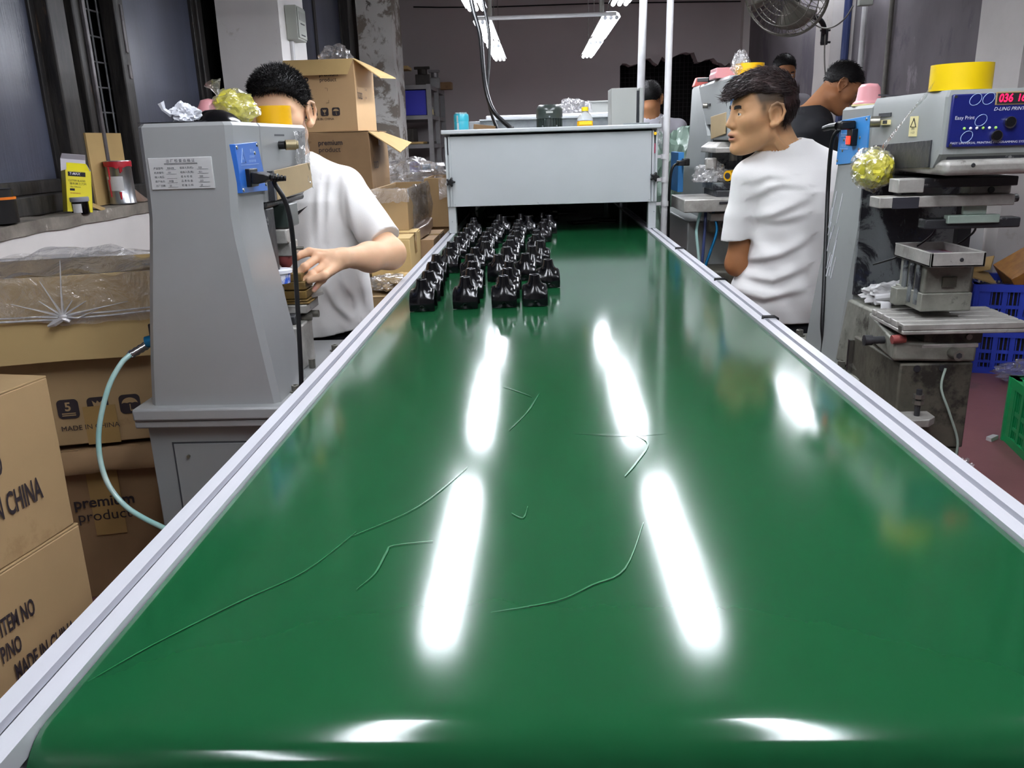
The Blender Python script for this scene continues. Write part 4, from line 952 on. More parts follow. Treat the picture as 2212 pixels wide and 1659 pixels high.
# T-slot table with slide, bracket and screws
tb = MB()
tb.bb((.700, 1.578, .764), (.936, 1.735, .772))
for a, b in ((1.578, 1.604), (1.611, 1.640), (1.647, 1.676), (1.683, 1.710), (1.717, 1.735)): tb.bb((.700, a, .772), (.936, b, .785))
tb.obj('slotted_table', 'alu_paint', PB, bevel=.002)
MB().bb((.755, 1.605, .738), (.868, 1.72, .764)).obj('table_slide', 'cast_dark', PB, bevel=.002)
MB().bb((.748, 1.60, .730), (.860, 1.73, .739)).obj('slide_plate', 'alu_paint', PB, bevel=.002)
MB().loft([[(.695, 1.60, .706), (.858, 1.60, .700), (.858, 1.80, .700), (.72, 1.80, .706)], [(.695, 1.60, .748), (.858, 1.60, .734), (.858, 1.80, .734), (.72, 1.80, .765)]]).obj('knee_bracket', 'cast_grimy', PB, bevel=.006)
k = MB().cyl((.81, 1.60, .722), (.81, 1.572, .722), .0105, n=16).obj('clamp_bolt', 'bolt_steel', PB); MB().cyl((.81, 1.5725, .722), (.81, 1.571, .722), .006, n=6).obj('hex_socket', 'print_black', k)
MB().cyl((.84, 1.605, .752), (.84, 1.600, .752), .006, n=12).obj('set_screw', 'bolt_steel', PB)
MB().cyl((.70, 1.66, .735), (.668, 1.66, .735), .008, n=12).cyl((.675, 1.66, .735), (.660, 1.66, .735), .011, n=12).obj('side_bolt', 'ink_dark', PB)
for x in (.745, .795): MB().cyl((x, 1.602, .69), (x, 1.598, .69), .007, n=12).obj('bolt_hole', 'print_black', PB)
MB().bb((.700, 1.585, .765), (.712, 1.60, .779)).obj('table_lug', 'bolt_steel', PB)
MB().cyl((.715, 1.60, .752), (.69, 1.60, .750), .009, n=12).obj('table_screw', 'rubber_red', PB)
# stand below: stacked cast blocks
CB = PB
MB().bb((.712, 1.60, .52), (.855, 1.85, .700)).obj('knee_column', 'cast_dark', CB, bevel=.004)
MB().bb((.716, 1.602, .45), (.851, 1.85, .519)).obj('knee_column', 'cast_dark', CB, bevel=.004)
MB().bb((.712, 1.60, .02), (.855, 1.85, .449)).obj('knee_column', 'cast_dark', CB, bevel=.004)
for z0, z1, d in ((.535, .569, 0), (.49, .533, .006), (.0, .488, .012)): MB().bb((.70+d, 1.855, z0), (.965-d, 2.24, z1)).obj('stand_block', 'cast_dark', CB, bevel=.004)
MB().bb((.701, 1.842, .45), (.711, 1.853, .69)).obj('spring', 'chrome', CB)
MB().poly([(.70, 1.545, .585), (.70, 1.60, .585), (.775, 1.60, .585), (.775, 1.565, .585), (.755, 1.545, .585)], (0, 0, .016)).obj('stop_bracket', 'alu_paint', CB, bevel=.002)
MB().cyl((.742, 1.572, .601), (.742, 1.572, .655), .0055, n=10).obj('stop_stud', 'ink_dark', CB)
for z in (.625, .637): MB().cyl((.742, 1.572, z), (.742, 1.572, z+.008), .0105, n=6).obj('hex_nut', 'bolt_steel', CB)
hang('air_tube', [(.80, 1.598, .69), (.795, 1.595, .65), (.815, 1.592, .60), (.84, 1.595, .54), (.842, 1.597, .50)], .0025, None, 'pale_green').parent = CB
for c_ in children(CB):
    if c_.name.startswith('air_tube'): c_.matrix_parent_inverse = WORLD(CB).inverted()
o = crumple('plastic_scrap', 'film_clear', (.845, 1.585, .475), .028, (1, .6, .9), .4, 3, 4); tag(o, 'crumpled clear plastic scrap caught at the foot of the grimy stand', 'plastic scrap')
# things on the pole-side printer
tape_roll((.790, 1.655, 1.2125), .053, .046, 'big bright yellow tape roll on the printer with the navy panel', 'tape_yellow2')
o = crumple('yellow_bag', 'bag_yellow', (.700, 1.80, 1.068), .046, (.72, 1.25, .85), .18, 1.6, 12); tag(o, 'yellow plastic bag hanging on tape against the flank of the ink-splashed printer', 'bag', 'yellow bags on the printers')
crumple('film_layer', 'film_bag', (.699, 1.80, 1.068), .050, (.72, 1.25, .86), .24, 2.2, 15, parent=o)
fm = MB().grid(lambda a, b: (Vector((.737, 1.64+.03*b, 1.232-.03*b)).lerp(Vector((.712, 1.79+.035*b, 1.098)), a)+Vector((-.004*math.sin(PI*a), 0, .004*noise.noise(Vector((a*5, b*3, 1)))))), 12, 4)
fm.obj('tape_strip', 'film_tape', o, smooth=0)
o = MB().lathe([(0, 0), (.033, 0), (.034, .006), (.031, .009), (.027, .013), (.024, .040), (.018, .048), (0, .05)], (.776, 2.06, 1.2005), n=24).obj('pink_pad', 'pad_pink', smooth=60); tag(o, 'pink silicone cup pad on the printer with the navy panel', 'pad', 'spare silicone pads on the printers')
MB().lathe([(0, -.0), (.036, 0), (.036, .004), (.033, .0045), (0, .0045)], (.776, 2.06, 1.2003), n=24).obj('base_board', 'sticker_yellow', o)
m = MB().box((.80, 1.91, 1.206), (.06, .09, .008), Euler((.05, 0, .2))); m.jitter(.003, 40)
o = m.obj('scraper_plates', 'rubber_red', bevel=.001); tag(o, 'thin dark red plates lying beside the pink pad', 'plate')
MB().box((.80, 1.92, 1.215), (.07, .08, .003), Euler((.08, .04, .35))).obj('upper_plate', 'sponge', o)
# white rag on the cast step
o = crumple('white_rag', 'rag_white', (.80, 1.865, .788), .045, (1.45, .7, .62), .42, 2.6, 21, floor=.7685); tag(o, 'crumpled white rag on the cast step of the ink-splashed printer', 'rag')
rr = MB().grid(lambda a, b: (.742+.022*b+.004*math.sin(6*a), 1.815-.018*min(1, a*2.2), .782-.055*max(0, a-.25)), 10, 3); rr.obj('hanging_strip', 'rag_white', o, solid=.003)
for a_, z_, l_ in ((.2, .779, .07), (-.15, .787, .09)):
    MB().tube([(.745, 1.835, z_), (.745+l_*.5, 1.83+a_*.03, z_+.006), (.745+l_, 1.83+a_*.06, z_)], [.008, .009, .007], 8).obj('rolled_strip', 'rag_white', o)

# ---- the printer farther along, worked by the seated man
PC = thing('pad_printer', 'farther pad printer with brown taped cover and light blue plate, before the seated worker', 'pad printer', (.86, 3.7, .55))
MB().loft([rect(z, a, b, c, d) for z, a, b, c, d in ((.60, .69, 1.03, 3.60, 4.25), (.80, .70, 1.02, 3.62, 4.2), (1.0, .71, 1.01, 3.66, 4.16), (1.14, .722, .95, 3.66, 4.12), (1.345, .7255, .9295, 3.905, 4.10), (1.355, .73, .922, 3.905, 4.09))]).obj('column', 'enamel_dirty', PC, smooth=25)
MB().loft([rect(z, .725, .93, 3.31, 3.9, .01) for z in (1.185, 1.345)]+[rect(1.356, .732, .923, 3.318, 3.9, .01)]).obj('head', 'enamel_dirty', PC, smooth=25)
MB().bb((.735, 3.62, .86), (1.0, 3.66, 1.14)).obj('ink_splash_plate', 'ink_splash', PC)
cpF = MB().bb((.732, 3.300, 1.192), (.925, 3.312, 1.350)).obj('control_panel', 'panel_blue', PC, bevel=.003)
MB().bb((.735, 3.298, 1.196), (.925, 3.303, 1.245)).obj('panel_band', 'blue_plate', cpF)
MB().cyl((.775, 3.30, 1.318), (.775, 3.292, 1.318), .017, n=18).obj('stop_button', 'pad_coral', cpF)
screw((.742, 3.30, 1.342), (0, -1, 0), .004, cpF); screw((.742, 3.298, 1.203), (0, -1, 0), .004, cpF)
lettering('lettering', cpF, 'print_pale', [('操作', .012, frame((.757, 3.2985, 1.341), (1, 0, 0), (0, -1, 0)))])
MB().bb((.73, 3.32, 1.12), (.92, 3.62, 1.186)).obj('lower_cover', 'enamel_dirty', PC, bevel=.015, seg=3)
MB().poly([(.722, 3.62, 1.215), (.722, 3.335, 1.225), (.722, 3.335, 1.145), (.722, 3.60, 1.125)], (.004, 0, 0)).obj('side_cover', 'brown_card', PC, bevel=.002)
MB().cyl((.724, 3.70, 1.262), (.705, 3.705, 1.262), .011, n=16).obj('valve_knob', 'bolt_steel', PC, bevel=.001)
MB().bb((.721, 3.64, 1.258), (.726, 3.675, 1.268)).obj('valve_slot', 'ink_dark', PC)
MB().loft([[(.69, 3.34, 1.075), (.95, 3.34, 1.075), (.95, 3.64, 1.075), (.69, 3.64, 1.075)], [(.69, 3.34, 1.095), (.95, 3.34, 1.095), (.95, 3.64, 1.095), (.69, 3.64, 1.095)], [(.72, 3.38, 1.115), (.95, 3.38, 1.115), (.95, 3.64, 1.115), (.72, 3.64, 1.115)]]).obj('ram_plate', 'alu_paint', PC, bevel=.003)
MB().cyl((.79, 3.48, 1.04), (.79, 3.48, 1.08), .016, n=14).obj('ram_rod', 'bolt_steel', PC)
MB().bb((.672, 3.42, 1.01), (.715, 3.46, 1.055)).obj('pad_block', 'alu_paint', PC, bevel=.006)
MB().bb((.70, 3.40, .93), (1.0, 3.63, .96)).obj('ink_bed', 'ink_splash', PC, bevel=.003)
MB().bb((.71, 3.38, .885), (1.0, 3.64, .93)).obj('ink_bed_base', 'ink_dark', PC, bevel=.003)
tyF = MB().bb((.565, 3.28, .855), (.93, 3.60, .905)); tyF.obj('work_tray', 'alu_paint', PC, bevel=.004)
MB().bb((.70, 3.277, .885), (.80, 3.281, .895)).obj('tray_slot', 'print_black', PC, bevel=.002)
MB().bb((.68, 3.33, .815), (.93, 3.42, .845)).obj('rail_beam', 'alu_paint', PC, bevel=.003)
MB().bb((.69, 3.42, .76), (.93, 3.60, .85)).obj('rail_housing', 'cast_grimy', PC, bevel=.006)
MB().cyl((.735, 3.33, .80), (.735, 3.325, .80), .016, n=14).obj('rail_knob', 'black_plastic', PC)
MB().bb((.62, 3.50, .0), (1.0, 4.25, .80)).obj('stand_body', 'enamel_dirty', PC, bevel=.006)
MB().bb((.66, 3.32, .0), (1.0, 3.55, .62)).obj('knee_column', 'cast_dark', PC, bevel=.01)
bl = MB().bb((.600, 3.66, .91), (.624, 3.86, 1.075)).obj('socket_plate', 'blue_plate2', PC, bevel=.002)
MB().box((.628, 3.64, 1.035), (.03, .035, .03)).obj('socket', 'black_plastic', bl, bevel=.004)
pc3 = thing('power_cable', 'black power cord plugged into the farther printer, by the white pole', 'cord', (.60, 3.6, 1.03))
MB().box((.602, 3.60, 1.033), (.034, .04, .022)).obj('plug', 'black_plastic', pc3, bevel=.004)
h_ = hang('cord', [(.59, 3.585, 1.033), (.565, 3.57, 1.02), (.555, 3.57, .98), (.553, 3.58, .88), (.555, 3.59, .72), (.56, 3.6, .4)], .0055, None); h_.parent = pc3; h_.matrix_parent_inverse = WORLD(pc3).inverted()
for i, (mt, dx) in enumerate((('conduit_blue', 0), ('hose_clear', -.02), ('anodised', .03))):
    o = hang('air_hose', [(.665+dx, 3.36, .85), (.66+dx*1.6, 3.34, .78), (.655+dx, 3.33, .70), (.652+dx*.4, 3.33, .62), (.655, 3.34, .45)], .006, ['dark blue air hose hanging under the work tray of the farther printer', 'yellowish air hose hanging under the work tray of the farther printer', 'teal air hose looping out under the work tray of the farther printer'][i], mt, 'hose')
o = crumple('plastic_bag', 'film_clear', (.70, 3.44, .985), .06, (1.2, .5, .75), .45, 2.6, 31, floor=.962); tag(o, 'crumpled white plastic bag on the ink bed of the farther printer', 'bag')
crumple('rag', 'rag_white', (.715, 3.45, .99), .032, (1.2, .6, .8), .5, 3, 33, parent=o, floor=.962)
o = MB().cyl((.755, 3.40, .985), (.79, 3.43, .985), .021, n=18).obj('tape_roll', 'tape_yellow'); tag(o, 'small yellow tape roll lying on the ink bed of the farther printer', 'tape roll', 'yellow tape rolls on the printers')
MB().cyl((.752, 3.397, .985), (.760, 3.404, .985), .012, n=14).obj('core', 'sponge', o)
tape_roll((.825, 3.42, 1.357), .055, .045, 'yellow tape roll with glinting film, behind the seated worker\'s head')
o = crumple('film_wad', 'film_tape', (.785, 3.40, 1.40), .042, (.7, .5, 1.1), .4, 2.6, 41, floor=1.357); tag(o, 'glinting clear film wad beside the yellow tape behind the seated worker', 'film')
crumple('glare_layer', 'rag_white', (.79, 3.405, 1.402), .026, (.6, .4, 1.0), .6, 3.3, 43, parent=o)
o = MB().loft([[(.71+.004*k, 3.50, 1.357+z), (.80, 3.50, 1.357+z), (.80, 3.62, 1.357+z), (.71+.004*k, 3.62, 1.357+z)] for k, z in ((0, 0), (0, .02), (1, .024), (1, .04))]).obj('pink_box', 'pad_pink', bevel=.003); tag(o, 'flat pink plastic box on the farther printer', 'box')
o = MB().loft([[(.722, 4.02, 1.356), (.79, 4.02, 1.356), (.79, 4.085, 1.356), (.722, 4.085, 1.356)], [(.735, 4.03, 1.395), (.78, 4.03, 1.395), (.78, 4.075, 1.395), (.735, 4.075, 1.395)]]).obj('coral_pad', 'pad_coral', bevel=.004); tag(o, 'coral red silicone pad at the back of the farther printer', 'pad', 'spare silicone pads on the printers')
o = MB().box((.765, 3.82, 1.372), (.09, .17, .018), Euler((.06, 0, .1))).obj('black_tray', 'black_plastic', bevel=.003); tag(o, 'flat black tray lying on the farther printer', 'tray')
# tarpaulin bundle behind it
M('tarp_green', '6f8577', .5, col2='4c6054', vs=5, coat=.2, bump=.2, bs=12)
o = crumple('tarp_bundle', 'tarp_green', (.78, 4.75, .60), .44, (.62, .62, 1.25), .2, 2.2, 51, floor=0.0, sub=5); tag(o, 'slack grey-green tarpaulin bundle behind the farther printer', 'tarpaulin')
o = MB().bb((.55, 5.3, .0), (1.0, 5.8, 1.145)).obj('green_bin', 'tarp_green', bevel=.01); tag(o, 'pale green box top behind the white pole and tarpaulin', 'box')
o = crumple('plastic_bag', 'film_clear', (.62, 4.25, 1.16), .05, (.5, .5, 1.5), .4, 2.6, 55); tag(o, 'clear plastic bag hanging behind the farther printer', 'bag')
# ------------------------------------------------------------------ cartons
M('carton', 'a58a63', .75, var=.1, vs=4, stain=('957a55', 3, .4), bump=.03, bs=60)
M('carton_pale', 'c2a873', .75, var=.08, vs=4, bump=.03, bs=60)
M('carton_brown', '8f7250', .75, var=.15, vs=5, stain=('73583b', 6, .36), bump=.06, bs=40)
M('carton_in', 'b79a66', .8, var=.1, vs=6)
M('carton_ink', '2a2226', .7)
M('packing_tape', 'a88a58', .2, spec=.6, coat=.5, var=.1, vs=10)
M('carton_lit', 'c09f74', .75, var=.06, vs=4, bump=.03, bs=60)  # carton copy brightened for the hoco box in place of stronger light
film('film_highlight', gloss=.7, haze=.55, rough=.2, hazecol=(.92, .92, .93), bump=.5, bs=20)  # film whose white haze paints the highlights on knot and strings
film('film_liner', gloss=.55, haze=.14, rough=.15, bump=.9, bs=12)

def rrect(cx, cz, s, r=.22, n=5):
    o = []
    for qx, qz, a0 in ((1, 1, 0), (-1, 1, PI/2), (-1, -1, PI), (1, -1, 1.5*PI)):
        for i in range(n+1):
            a = a0+PI/2*i/n; o.append((cx+s*(.5-r)*qx+s*r*math.cos(a), cz+s*(.5-r)*qz+s*r*math.sin(a)))
    return o
def mark(par, kind, cx, cz, s, y=-.0006):
    P = lambda u, v, dy=0: (cx+u*s, y-dy, cz+v*s)
    k = local(MB().poly([(a, y, b) for a, b in rrect(cx, cz, s)], (0, .0004, 0)).obj('handling_mark', 'carton_ink', par, smooth=0))
    m = MB(); e = (0, .0003, 0); d = .0005
    if kind == '5':
        me = text_mesh('5', s*.62, 'CENTER', bold=.0008); me.transform(frame((cx, y-d, cz+.1*s), (1, 0, 0), (0, -1, 0))); m.b.from_mesh(me)
        for v in (-.26, -.36): m.poly([P(-.32, v, d), P(.32, v, d), P(.32, v+.05, d), P(-.32, v+.05, d)], e)
    elif kind == 'glass':
        m.poly([P(-.25, .34, d), P(-.2, .05, d), P(-.05, -.08, d), P(-.03, -.3, d), P(-.2, -.36, d), P(.2, -.36, d), P(.03, -.3, d), P(.05, -.08, d), P(.2, .05, d), P(.25, .34, d), P(.1, .2, d), P(.0, .32, d), P(-.08, .18, d)], e)
    elif kind == 'umbrella':
        arc = [P(.38*math.cos(t), .02+.32*math.sin(t), d) for t in [PI*i/12 for i in range(13)]]
        sc = []
        for j in range(3):
            for i in range(1, 5): t = PI*i/5; sc.append(P(-.38+.127+.253*j-.127*math.cos(t), .02+.06*math.sin(t), d))
        m.poly(arc+sc, e)
        m.poly([P(-.022, .0, d), P(-.022, -.3, d), P(.022, -.3, d), P(.022, .0, d)], e)
        m.poly([P(-.022, -.3, d), P(.0, -.38, d), P(.09, -.38, d), P(.11, -.28, d), P(.07, -.28, d), P(.05, -.33, d), P(.022, -.3, d)], e)
    else:
        for u in (-.18, .10): m.poly([P(u, -.25, d), P(u+.08, -.25, d), P(u+.08, .25, d), P(u, .25, d)], e)
    local(m.obj('pictogram', 'carton', k, smooth=0))
def carton(label, x, y, z0, w, d, h, yaw, mat='carton', top='closed', grp=None, dent=.002, seed=0, taped=True):
    """origin = front lower corner of the given face; w runs along it, d goes back"""
    t = thing('carton', label, 'carton', (x, y, z0), yaw, grp)
    th = .006
    m = MB()
    if top == 'closed':
        m.bb((0, 0, 0), (w, d, h))
    else:
        for a, b in (((0, 0, 0), (w, th, h)), ((0, d-th, 0), (w, d, h)), ((0, 0, 0), (th, d, h)), ((w-th, 0, 0), (w, d, h)), ((0, 0, 0), (w, d, th))): m.bb(a, b)
    bmesh.ops.subdivide_edges(m.b, edges=m.b.edges[:], cuts=4, use_grid_fill=True)
    for v in m.b.verts:
        n_ = noise.noise_vector(v.co*6+Vector((seed*7.3+x, y, z0)))*dent; v.co += n_
    local(m.obj('body', mat, t, bevel=.0025))
    if top == 'closed':
        for a, b in ((0, d/2-.0015), (d/2+.0015, d)): local(MB().bb((0, a, h), (w, b, h+.004)).obj('flap', mat, t, bevel=.001))
        if taped:
            local(MB().bb((-.0006, d/2-.024, h+.0042), (w+.0006, d/2+.024, h+.005)).obj('tape', 'packing_tape', t))
            local(MB().bb((w+.0022, d/2-.024, h-.07), (w+.003, d/2+.024, h+.005)).obj('tape', 'packing_tape', t))
    return t
def front_text(t, items, mat='carton_ink', y=-.0026):
    local(lettering('lettering', t, mat, [(s, z, frame((u, y, v), (1, 0, 0), (0, -1, 0)), 'LEFT', o) for s, z, u, v, o in items]))
def side_text(t, w, items, mat='carton_ink'):
    local(lettering('lettering', t, mat, [(s, z, frame((w+.0026, u, v), (0, 1, 0), (1, 0, 0)), 'LEFT', o) for s, z, u, v, o in items]))
# near stack at the picture's corner: their printed flank looks towards the belt (local x runs along that flank)
ya = math.atan2(.19, .034)    # direction of the flank
A = thing('carton', 'nearest pale-brown carton at the picture edge, printed IN CHINA, on top of its stack', 'carton', (-.921, 1.447, .452), ya-PI/2-.0)
A['label'] = 'pale-brown carton printed IN CHINA, topmost of the stack beside the belt end'
def flank_carton(t, w, d, h, seed):
    m = MB().bb((-w, -d, 0), (0, 0, h)); bmesh.ops.subdivide_edges(m.b, edges=m.b.edges[:], cuts=4, use_grid_fill=True)
    for v in m.b.verts: v.co += noise.noise_vector(v.co*6+Vector((seed, 0, 0)))*.002
    local(m.obj('body', 'carton', t, bevel=.0025))
    for a, b in ((-d, -d/2-.0015), (-d/2+.0015, 0)): local(MB().bb((-w, a, h), (0, b, h+.004)).obj('flap', 'carton', t, bevel=.001))
    local(MB().bb((-w-.001, -d/2-.024, h+.0042), (.0006, -d/2+.024, h+.005)).obj('tape', 'packing_tape', t))
flank_carton(A, .40, .52, .298, 1)
B2 = thing('carton', 'carton printed ITEM NO and MADE IN CHINA, underneath, against the belt', 'carton', (-.918, 1.452, 0), ya-PI/2)
flank_carton(B2, .40, .54, .447, 5)
ft = lambda u, v: frame((.0026, u, v), (0, 1, 0), (1, 0, 0))
nar = dict(sx=.52, bold=.0009)
n45 = dict(sx=.44, bold=.0011)
local(lettering('lettering', A, 'carton_ink', [('MADE IN CHINA', .060, ft(-.065, .104), 'RIGHT', n45), ('P/NO', .060, ft(-.138, .182), 'RIGHT', n45)]))
local(lettering('lettering', B2, 'carton_ink', [('ITEM NO', .046, ft(-.143, .352), 'RIGHT', n45), ('P/NO', .044, ft(-.187, .304), 'RIGHT', n45), ('MADE IN CHINA', .046, ft(-.063, .256), 'RIGHT', n45)]))

yb = math.radians(14)
ux, uy = math.cos(yb), math.sin(yb)
C1 = carton('brown carton with PREMIUM PRODUCT print, lowest beside the grey cabinet', -1.335, 1.90, 0, .455, .34, .418, yb, 'carton_brown', dent=.006, seed=2)
front_text(C1, [('premium', .041, .118, .275, dict(bold=.0008)), ('product', .041, .122, .236, {})], y=-.0052)
fl_ = MB().grid(lambda a, b: (.01+.44*a, -.012-.004*math.sin(9*a)-.028*b, .424+.006*noise.noise(Vector((a*9, b*4, 2)))-.055*b*b), 24, 5)
local(fl_.obj('crushed_flap', 'carton_brown', C1, solid=.004))
local(MB().bb((.16, -.004, .18), (.235, -.0025, .40)).obj('tape', 'packing_tape', C1))
C2 = carton('carton with black handling marks and MADE IN CHINA under the film-covered tray', -1.335, 1.893, .436, .46, .34, .228, yb, 'carton', dent=.003, seed=3, taped=False)
for k, u in (('bars', .082), ('5', .152), ('glass', .222), ('umbrella', .297)): mark(C2, k, u, .098, .050, -.0030)
front_text(C2, [('MADE IN CHINA', .0185, .128, .047, {})], y=-.0048)
local(MB().bb((.185, -.0042, .0), (.262, -.003, .10)).obj('tape', 'packing_tape', C2))
C3 = carton('wide pale open carton lined with clear film, highest beside the window sill', -1.52, 1.79, .668, .64, .36, .205, yb, 'carton_pale', top='open', dent=.003, seed=4)
ln = MB().grid(lambda a, b: (-.012+.664*a, -.010-.008*abs(noise.noise(Vector((a*14, b*5, 2)))), .208-.105*b+.012*math.sin(a*5)*b-.012*b*max(0, 1-abs(a-.63)*5)+.006*noise.noise(Vector((a*20, b*3, 5)))), 50, 8)
local(ln.obj('film_skirt', 'film_liner', C3, smooth=25))
ln = MB().grid(lambda a, b: (-.012+.664*a, -.012+.384*b, .211+.020*noise.noise(Vector((a*8, b*7, 1)))-.05*math.sin(PI*a)*math.sin(PI*b)+(.03*max(0, 1-abs(a-.55)*4)*b)), 44, 20)
local(ln.obj('film_cover', 'film_liner', C3, smooth=20))
ln = MB().grid(lambda a, b: (-.012+.664*a, .352+.012*noise.noise(Vector((a*8, b*5, 9))), .205+.028*b*(.5+noise.noise(Vector((a*7, b*2, 3))))), 40, 5)
local(ln.obj('film_fold', 'film_liner', C3, smooth=20))
kn = MB()
for i in range(9):
    a = -.2+i*.42; L_ = random.uniform(.05, .17)
    kn.tube([(.405, -.014, .112), (.405+L_*.4*math.cos(a), -.017, .112+L_*.35*math.sin(a)), (.405+L_*math.cos(a), -.013, .112+L_*.8*abs(math.sin(a))-.0)], [.004, .0022, .0008], 5)
kn.sph((.405, -.018, .112), .009, (1.2, .7, .8), 10); kn.tube([(.405, -.018, .108), (.385, -.02, .098), (.370, -.018, .092)], [.006, .008, .003], 6); kn.tube([(.405, -.018, .108), (.42, -.02, .10)], [.006, .004], 6)
local(kn.obj('film_knot', 'film_highlight', C3, smooth=30))
for v in (.112, .120, .105): local(MB().tube([(-.005+.65*i/20, -.012-.002*math.sin(i*1.7), v+.010*(i/20-.6)**2*6-.006*(v > .11)) for i in range(21)], .0022, 5).obj('film_string', 'film_highlight', C3))


# stack behind the worker at the pier
H1 = carton('tall open carton printed hoco with handling marks, topmost by the peeling pier', -1.235, 4.28, 1.212, .345, .50, .335, 0, 'carton_lit', top='open', seed=6)
front_text(H1, [('premium', .026, .172, .268, dict(bold=.0004)), ('product', .026, .172, .243, {}), ('MADE IN CHINA', .0155, .113, .060, {}), ('o', .04, .096, .250, dict(bold=.001))], y=-.0026)
for k, u in (('5', .128), ('glass', .184), ('umbrella', .241)): mark(H1, k, u, .094, .039, -.003)
for u, v in ((.208, .205), (.210, .135)):
    local(MB().tube([(u-.013, -.003, v+(.0 if v > .17 else -.0)), (u, -.003, v), (u, -.003, v+(-.014 if v > .17 else .014))], .0007, 4).obj('corner_mark', 'carton_ink', H1))
side_text(H1, .345, [('hoco', .070, .03, .175, dict(sx=.9)), ('CTN NO', .016, .22, .205, {}), ('N.W', .016, .23, .165, {})])
local(MB().poly([(.0, -.003, .335), (.345, -.003, .335), (.325, -.055, .262), (.0, -.055, .262)], (0, .004, .003)).obj('flap', 'carton_in', H1))
local(MB().poly([(.346, .0, .335), (.346, .48, .335), (.478, .44, .268), (.468, .02, .245)], (0, .002, .005)).obj('flap', 'carton_in', H1))
H2 = carton('stained carton printed premium under the hoco carton, one torn flap open', -1.235, 4.25, .80, .40, .52, .408, 0, 'carton_brown', seed=7, dent=.006)
front_text(H2, [('premium', .034, .145, .358, dict(bold=.0006)), ('product', .034, .145, .325, {})], y=-.006)
side_text(H2, .403, [('hoco', .08, .05, .25, dict(sx=.8))])
fl_ = MB().grid(lambda a, b: (.40+.150*b+.006*noise.noise(Vector((a*9, b*3, 1)))*b, .0+.40*a+.02*b, .405-.058*b-.045*b*(1-a)), 14, 4)
local(fl_.obj('flap', 'carton_in', H2, solid=.005, smooth=0))
carton('third carton down of the stack by the peeling pier', -1.235, 4.27, .40, .40, .50, .396, 0, 'carton', seed=8)
carton('lowest carton of the stack by the peeling pier', -1.235, 4.25, 0, .42, .52, .396, 0, 'carton_brown', seed=9)
o = crumple('plastic_bag', 'film_clear', (-1.01, 4.42, 1.55), .075, (1.1, .8, .95), .35, 2.2, 61); tag(o, 'clear plastic bag sticking out of the open hoco carton', 'bag')
# middle pile between worker and hood
K1 = carton('open carton wrapped in clear film, on the pile by the drying hood', -.665, 3.30, .815, .150, .62, .158, 0, 'carton', top='open', seed=10)
ln = MB().grid(lambda a, b: (.154+.018*math.sin(PI*b)+.012*noise.noise(Vector((a*6, b*5, 2))), -.01+.62*a, .165-.21*b+.012*noise.noise(Vector((a*9, b*3, 7)))), 24, 12)
local(ln.obj('film_wrap', 'film_liner', K1, smooth=20))
ln = MB().grid(lambda a, b: (-.01+.17*a, -.008-.008*b, .165-(.045 if b < 1 else .055)*b+.012*noise.noise(Vector((a*9, b*3, 7)))), 16, 4)
local(ln.obj('film_wrap', 'film_liner', K1, smooth=20))
M('film_brown', '8a7466', .3, coat=.4, var=.2, vs=6, bump=.2, bs=18)
ln = MB().loft([[(x0, y0, z) for x0, y0 in ((-.02, -.01), (.10, -.018), (.175, .01), (.19, .30), (.17, .6), (-.02, .6))] for z in (-.004, -.018, -.034, -.05)])
local(ln.obj('film_bundle', 'film_brown', K1, bevel=.006))
carton('small brown carton jutting out under the film-wrapped carton', -.60, 3.42, .665, .165, .40, .092, 0, 'carton_brown', seed=11)
carton('pale creased carton on the pile behind the worker\'s elbow', -.62, 3.02, .655, .148, .34, .155, .03, 'carton_pale', seed=12, dent=.006)
K4 = carton('big carton printed premium product beside the rail, below the worker\'s elbow', -.720, 2.72, .20, .305, .50, .452, .0, 'carton', seed=13, dent=.004)
front_text(K4, [('premium', .026, .125, .385, dict(bold=.0005)), ('product', .026, .128, .358, {})], y=-.004)
carton('carton on the floor under the big premium product carton', -.72, 2.72, 0, .305, .5, .194, 0, 'carton_brown', seed=14)
o = crumple('paper_wad', 'carton_in', (-.500, 2.85, .680), .055, (1.3, 1.5, .55), .4, 2.6, 63, floor=.659); tag(o, 'crumpled brown paper and film on the carton below the elbow', 'paper')
crumple('film_layer', 'film_tape', (-.515, 2.80, .690), .05, (1.3, 1.2, .5), .45, 2.9, 64, parent=o, floor=.662)
carton('tall carton standing against the drying hood leg', -.62, 4.62, .0, .24, .5, .69, 0, 'carton_brown', seed=15)
K6 = carton('carton with a cut-off handling mark, stacked high by the hood corner', -.62, 4.60, .696, .245, .5, .262, 0, 'carton', top='open', seed=16)
mark(K6, 'bars', .19, .08, .05, -.003)
ln = MB().grid(lambda a, b: (.08+.165*a, -.008-.01*b, .262-.115*b*(1-.5*a)+.01*noise.noise(Vector((a*9, b*3, 7)))), 16, 6); local(ln.obj('film_skirt', 'film_liner', K6, smooth=20))
carton('long brown carton low beside the rail near the hood', -.66, 3.90, .0, .255, .6, .60, 0, 'carton_brown', seed=17)
o = crumple('film_pile', 'film_liner', (-.75, 5.1, .97), .16, (1.2, 1, .5), .4, 2.2, 65); tag(o, 'heap of clear film behind the wrapped cartons under the peeling pier', 'film')
carton('carton under the heap of film at the foot of the peeling pier', -.95, 4.95, .0, .30, .4, .88, 0, 'carton', seed=18)

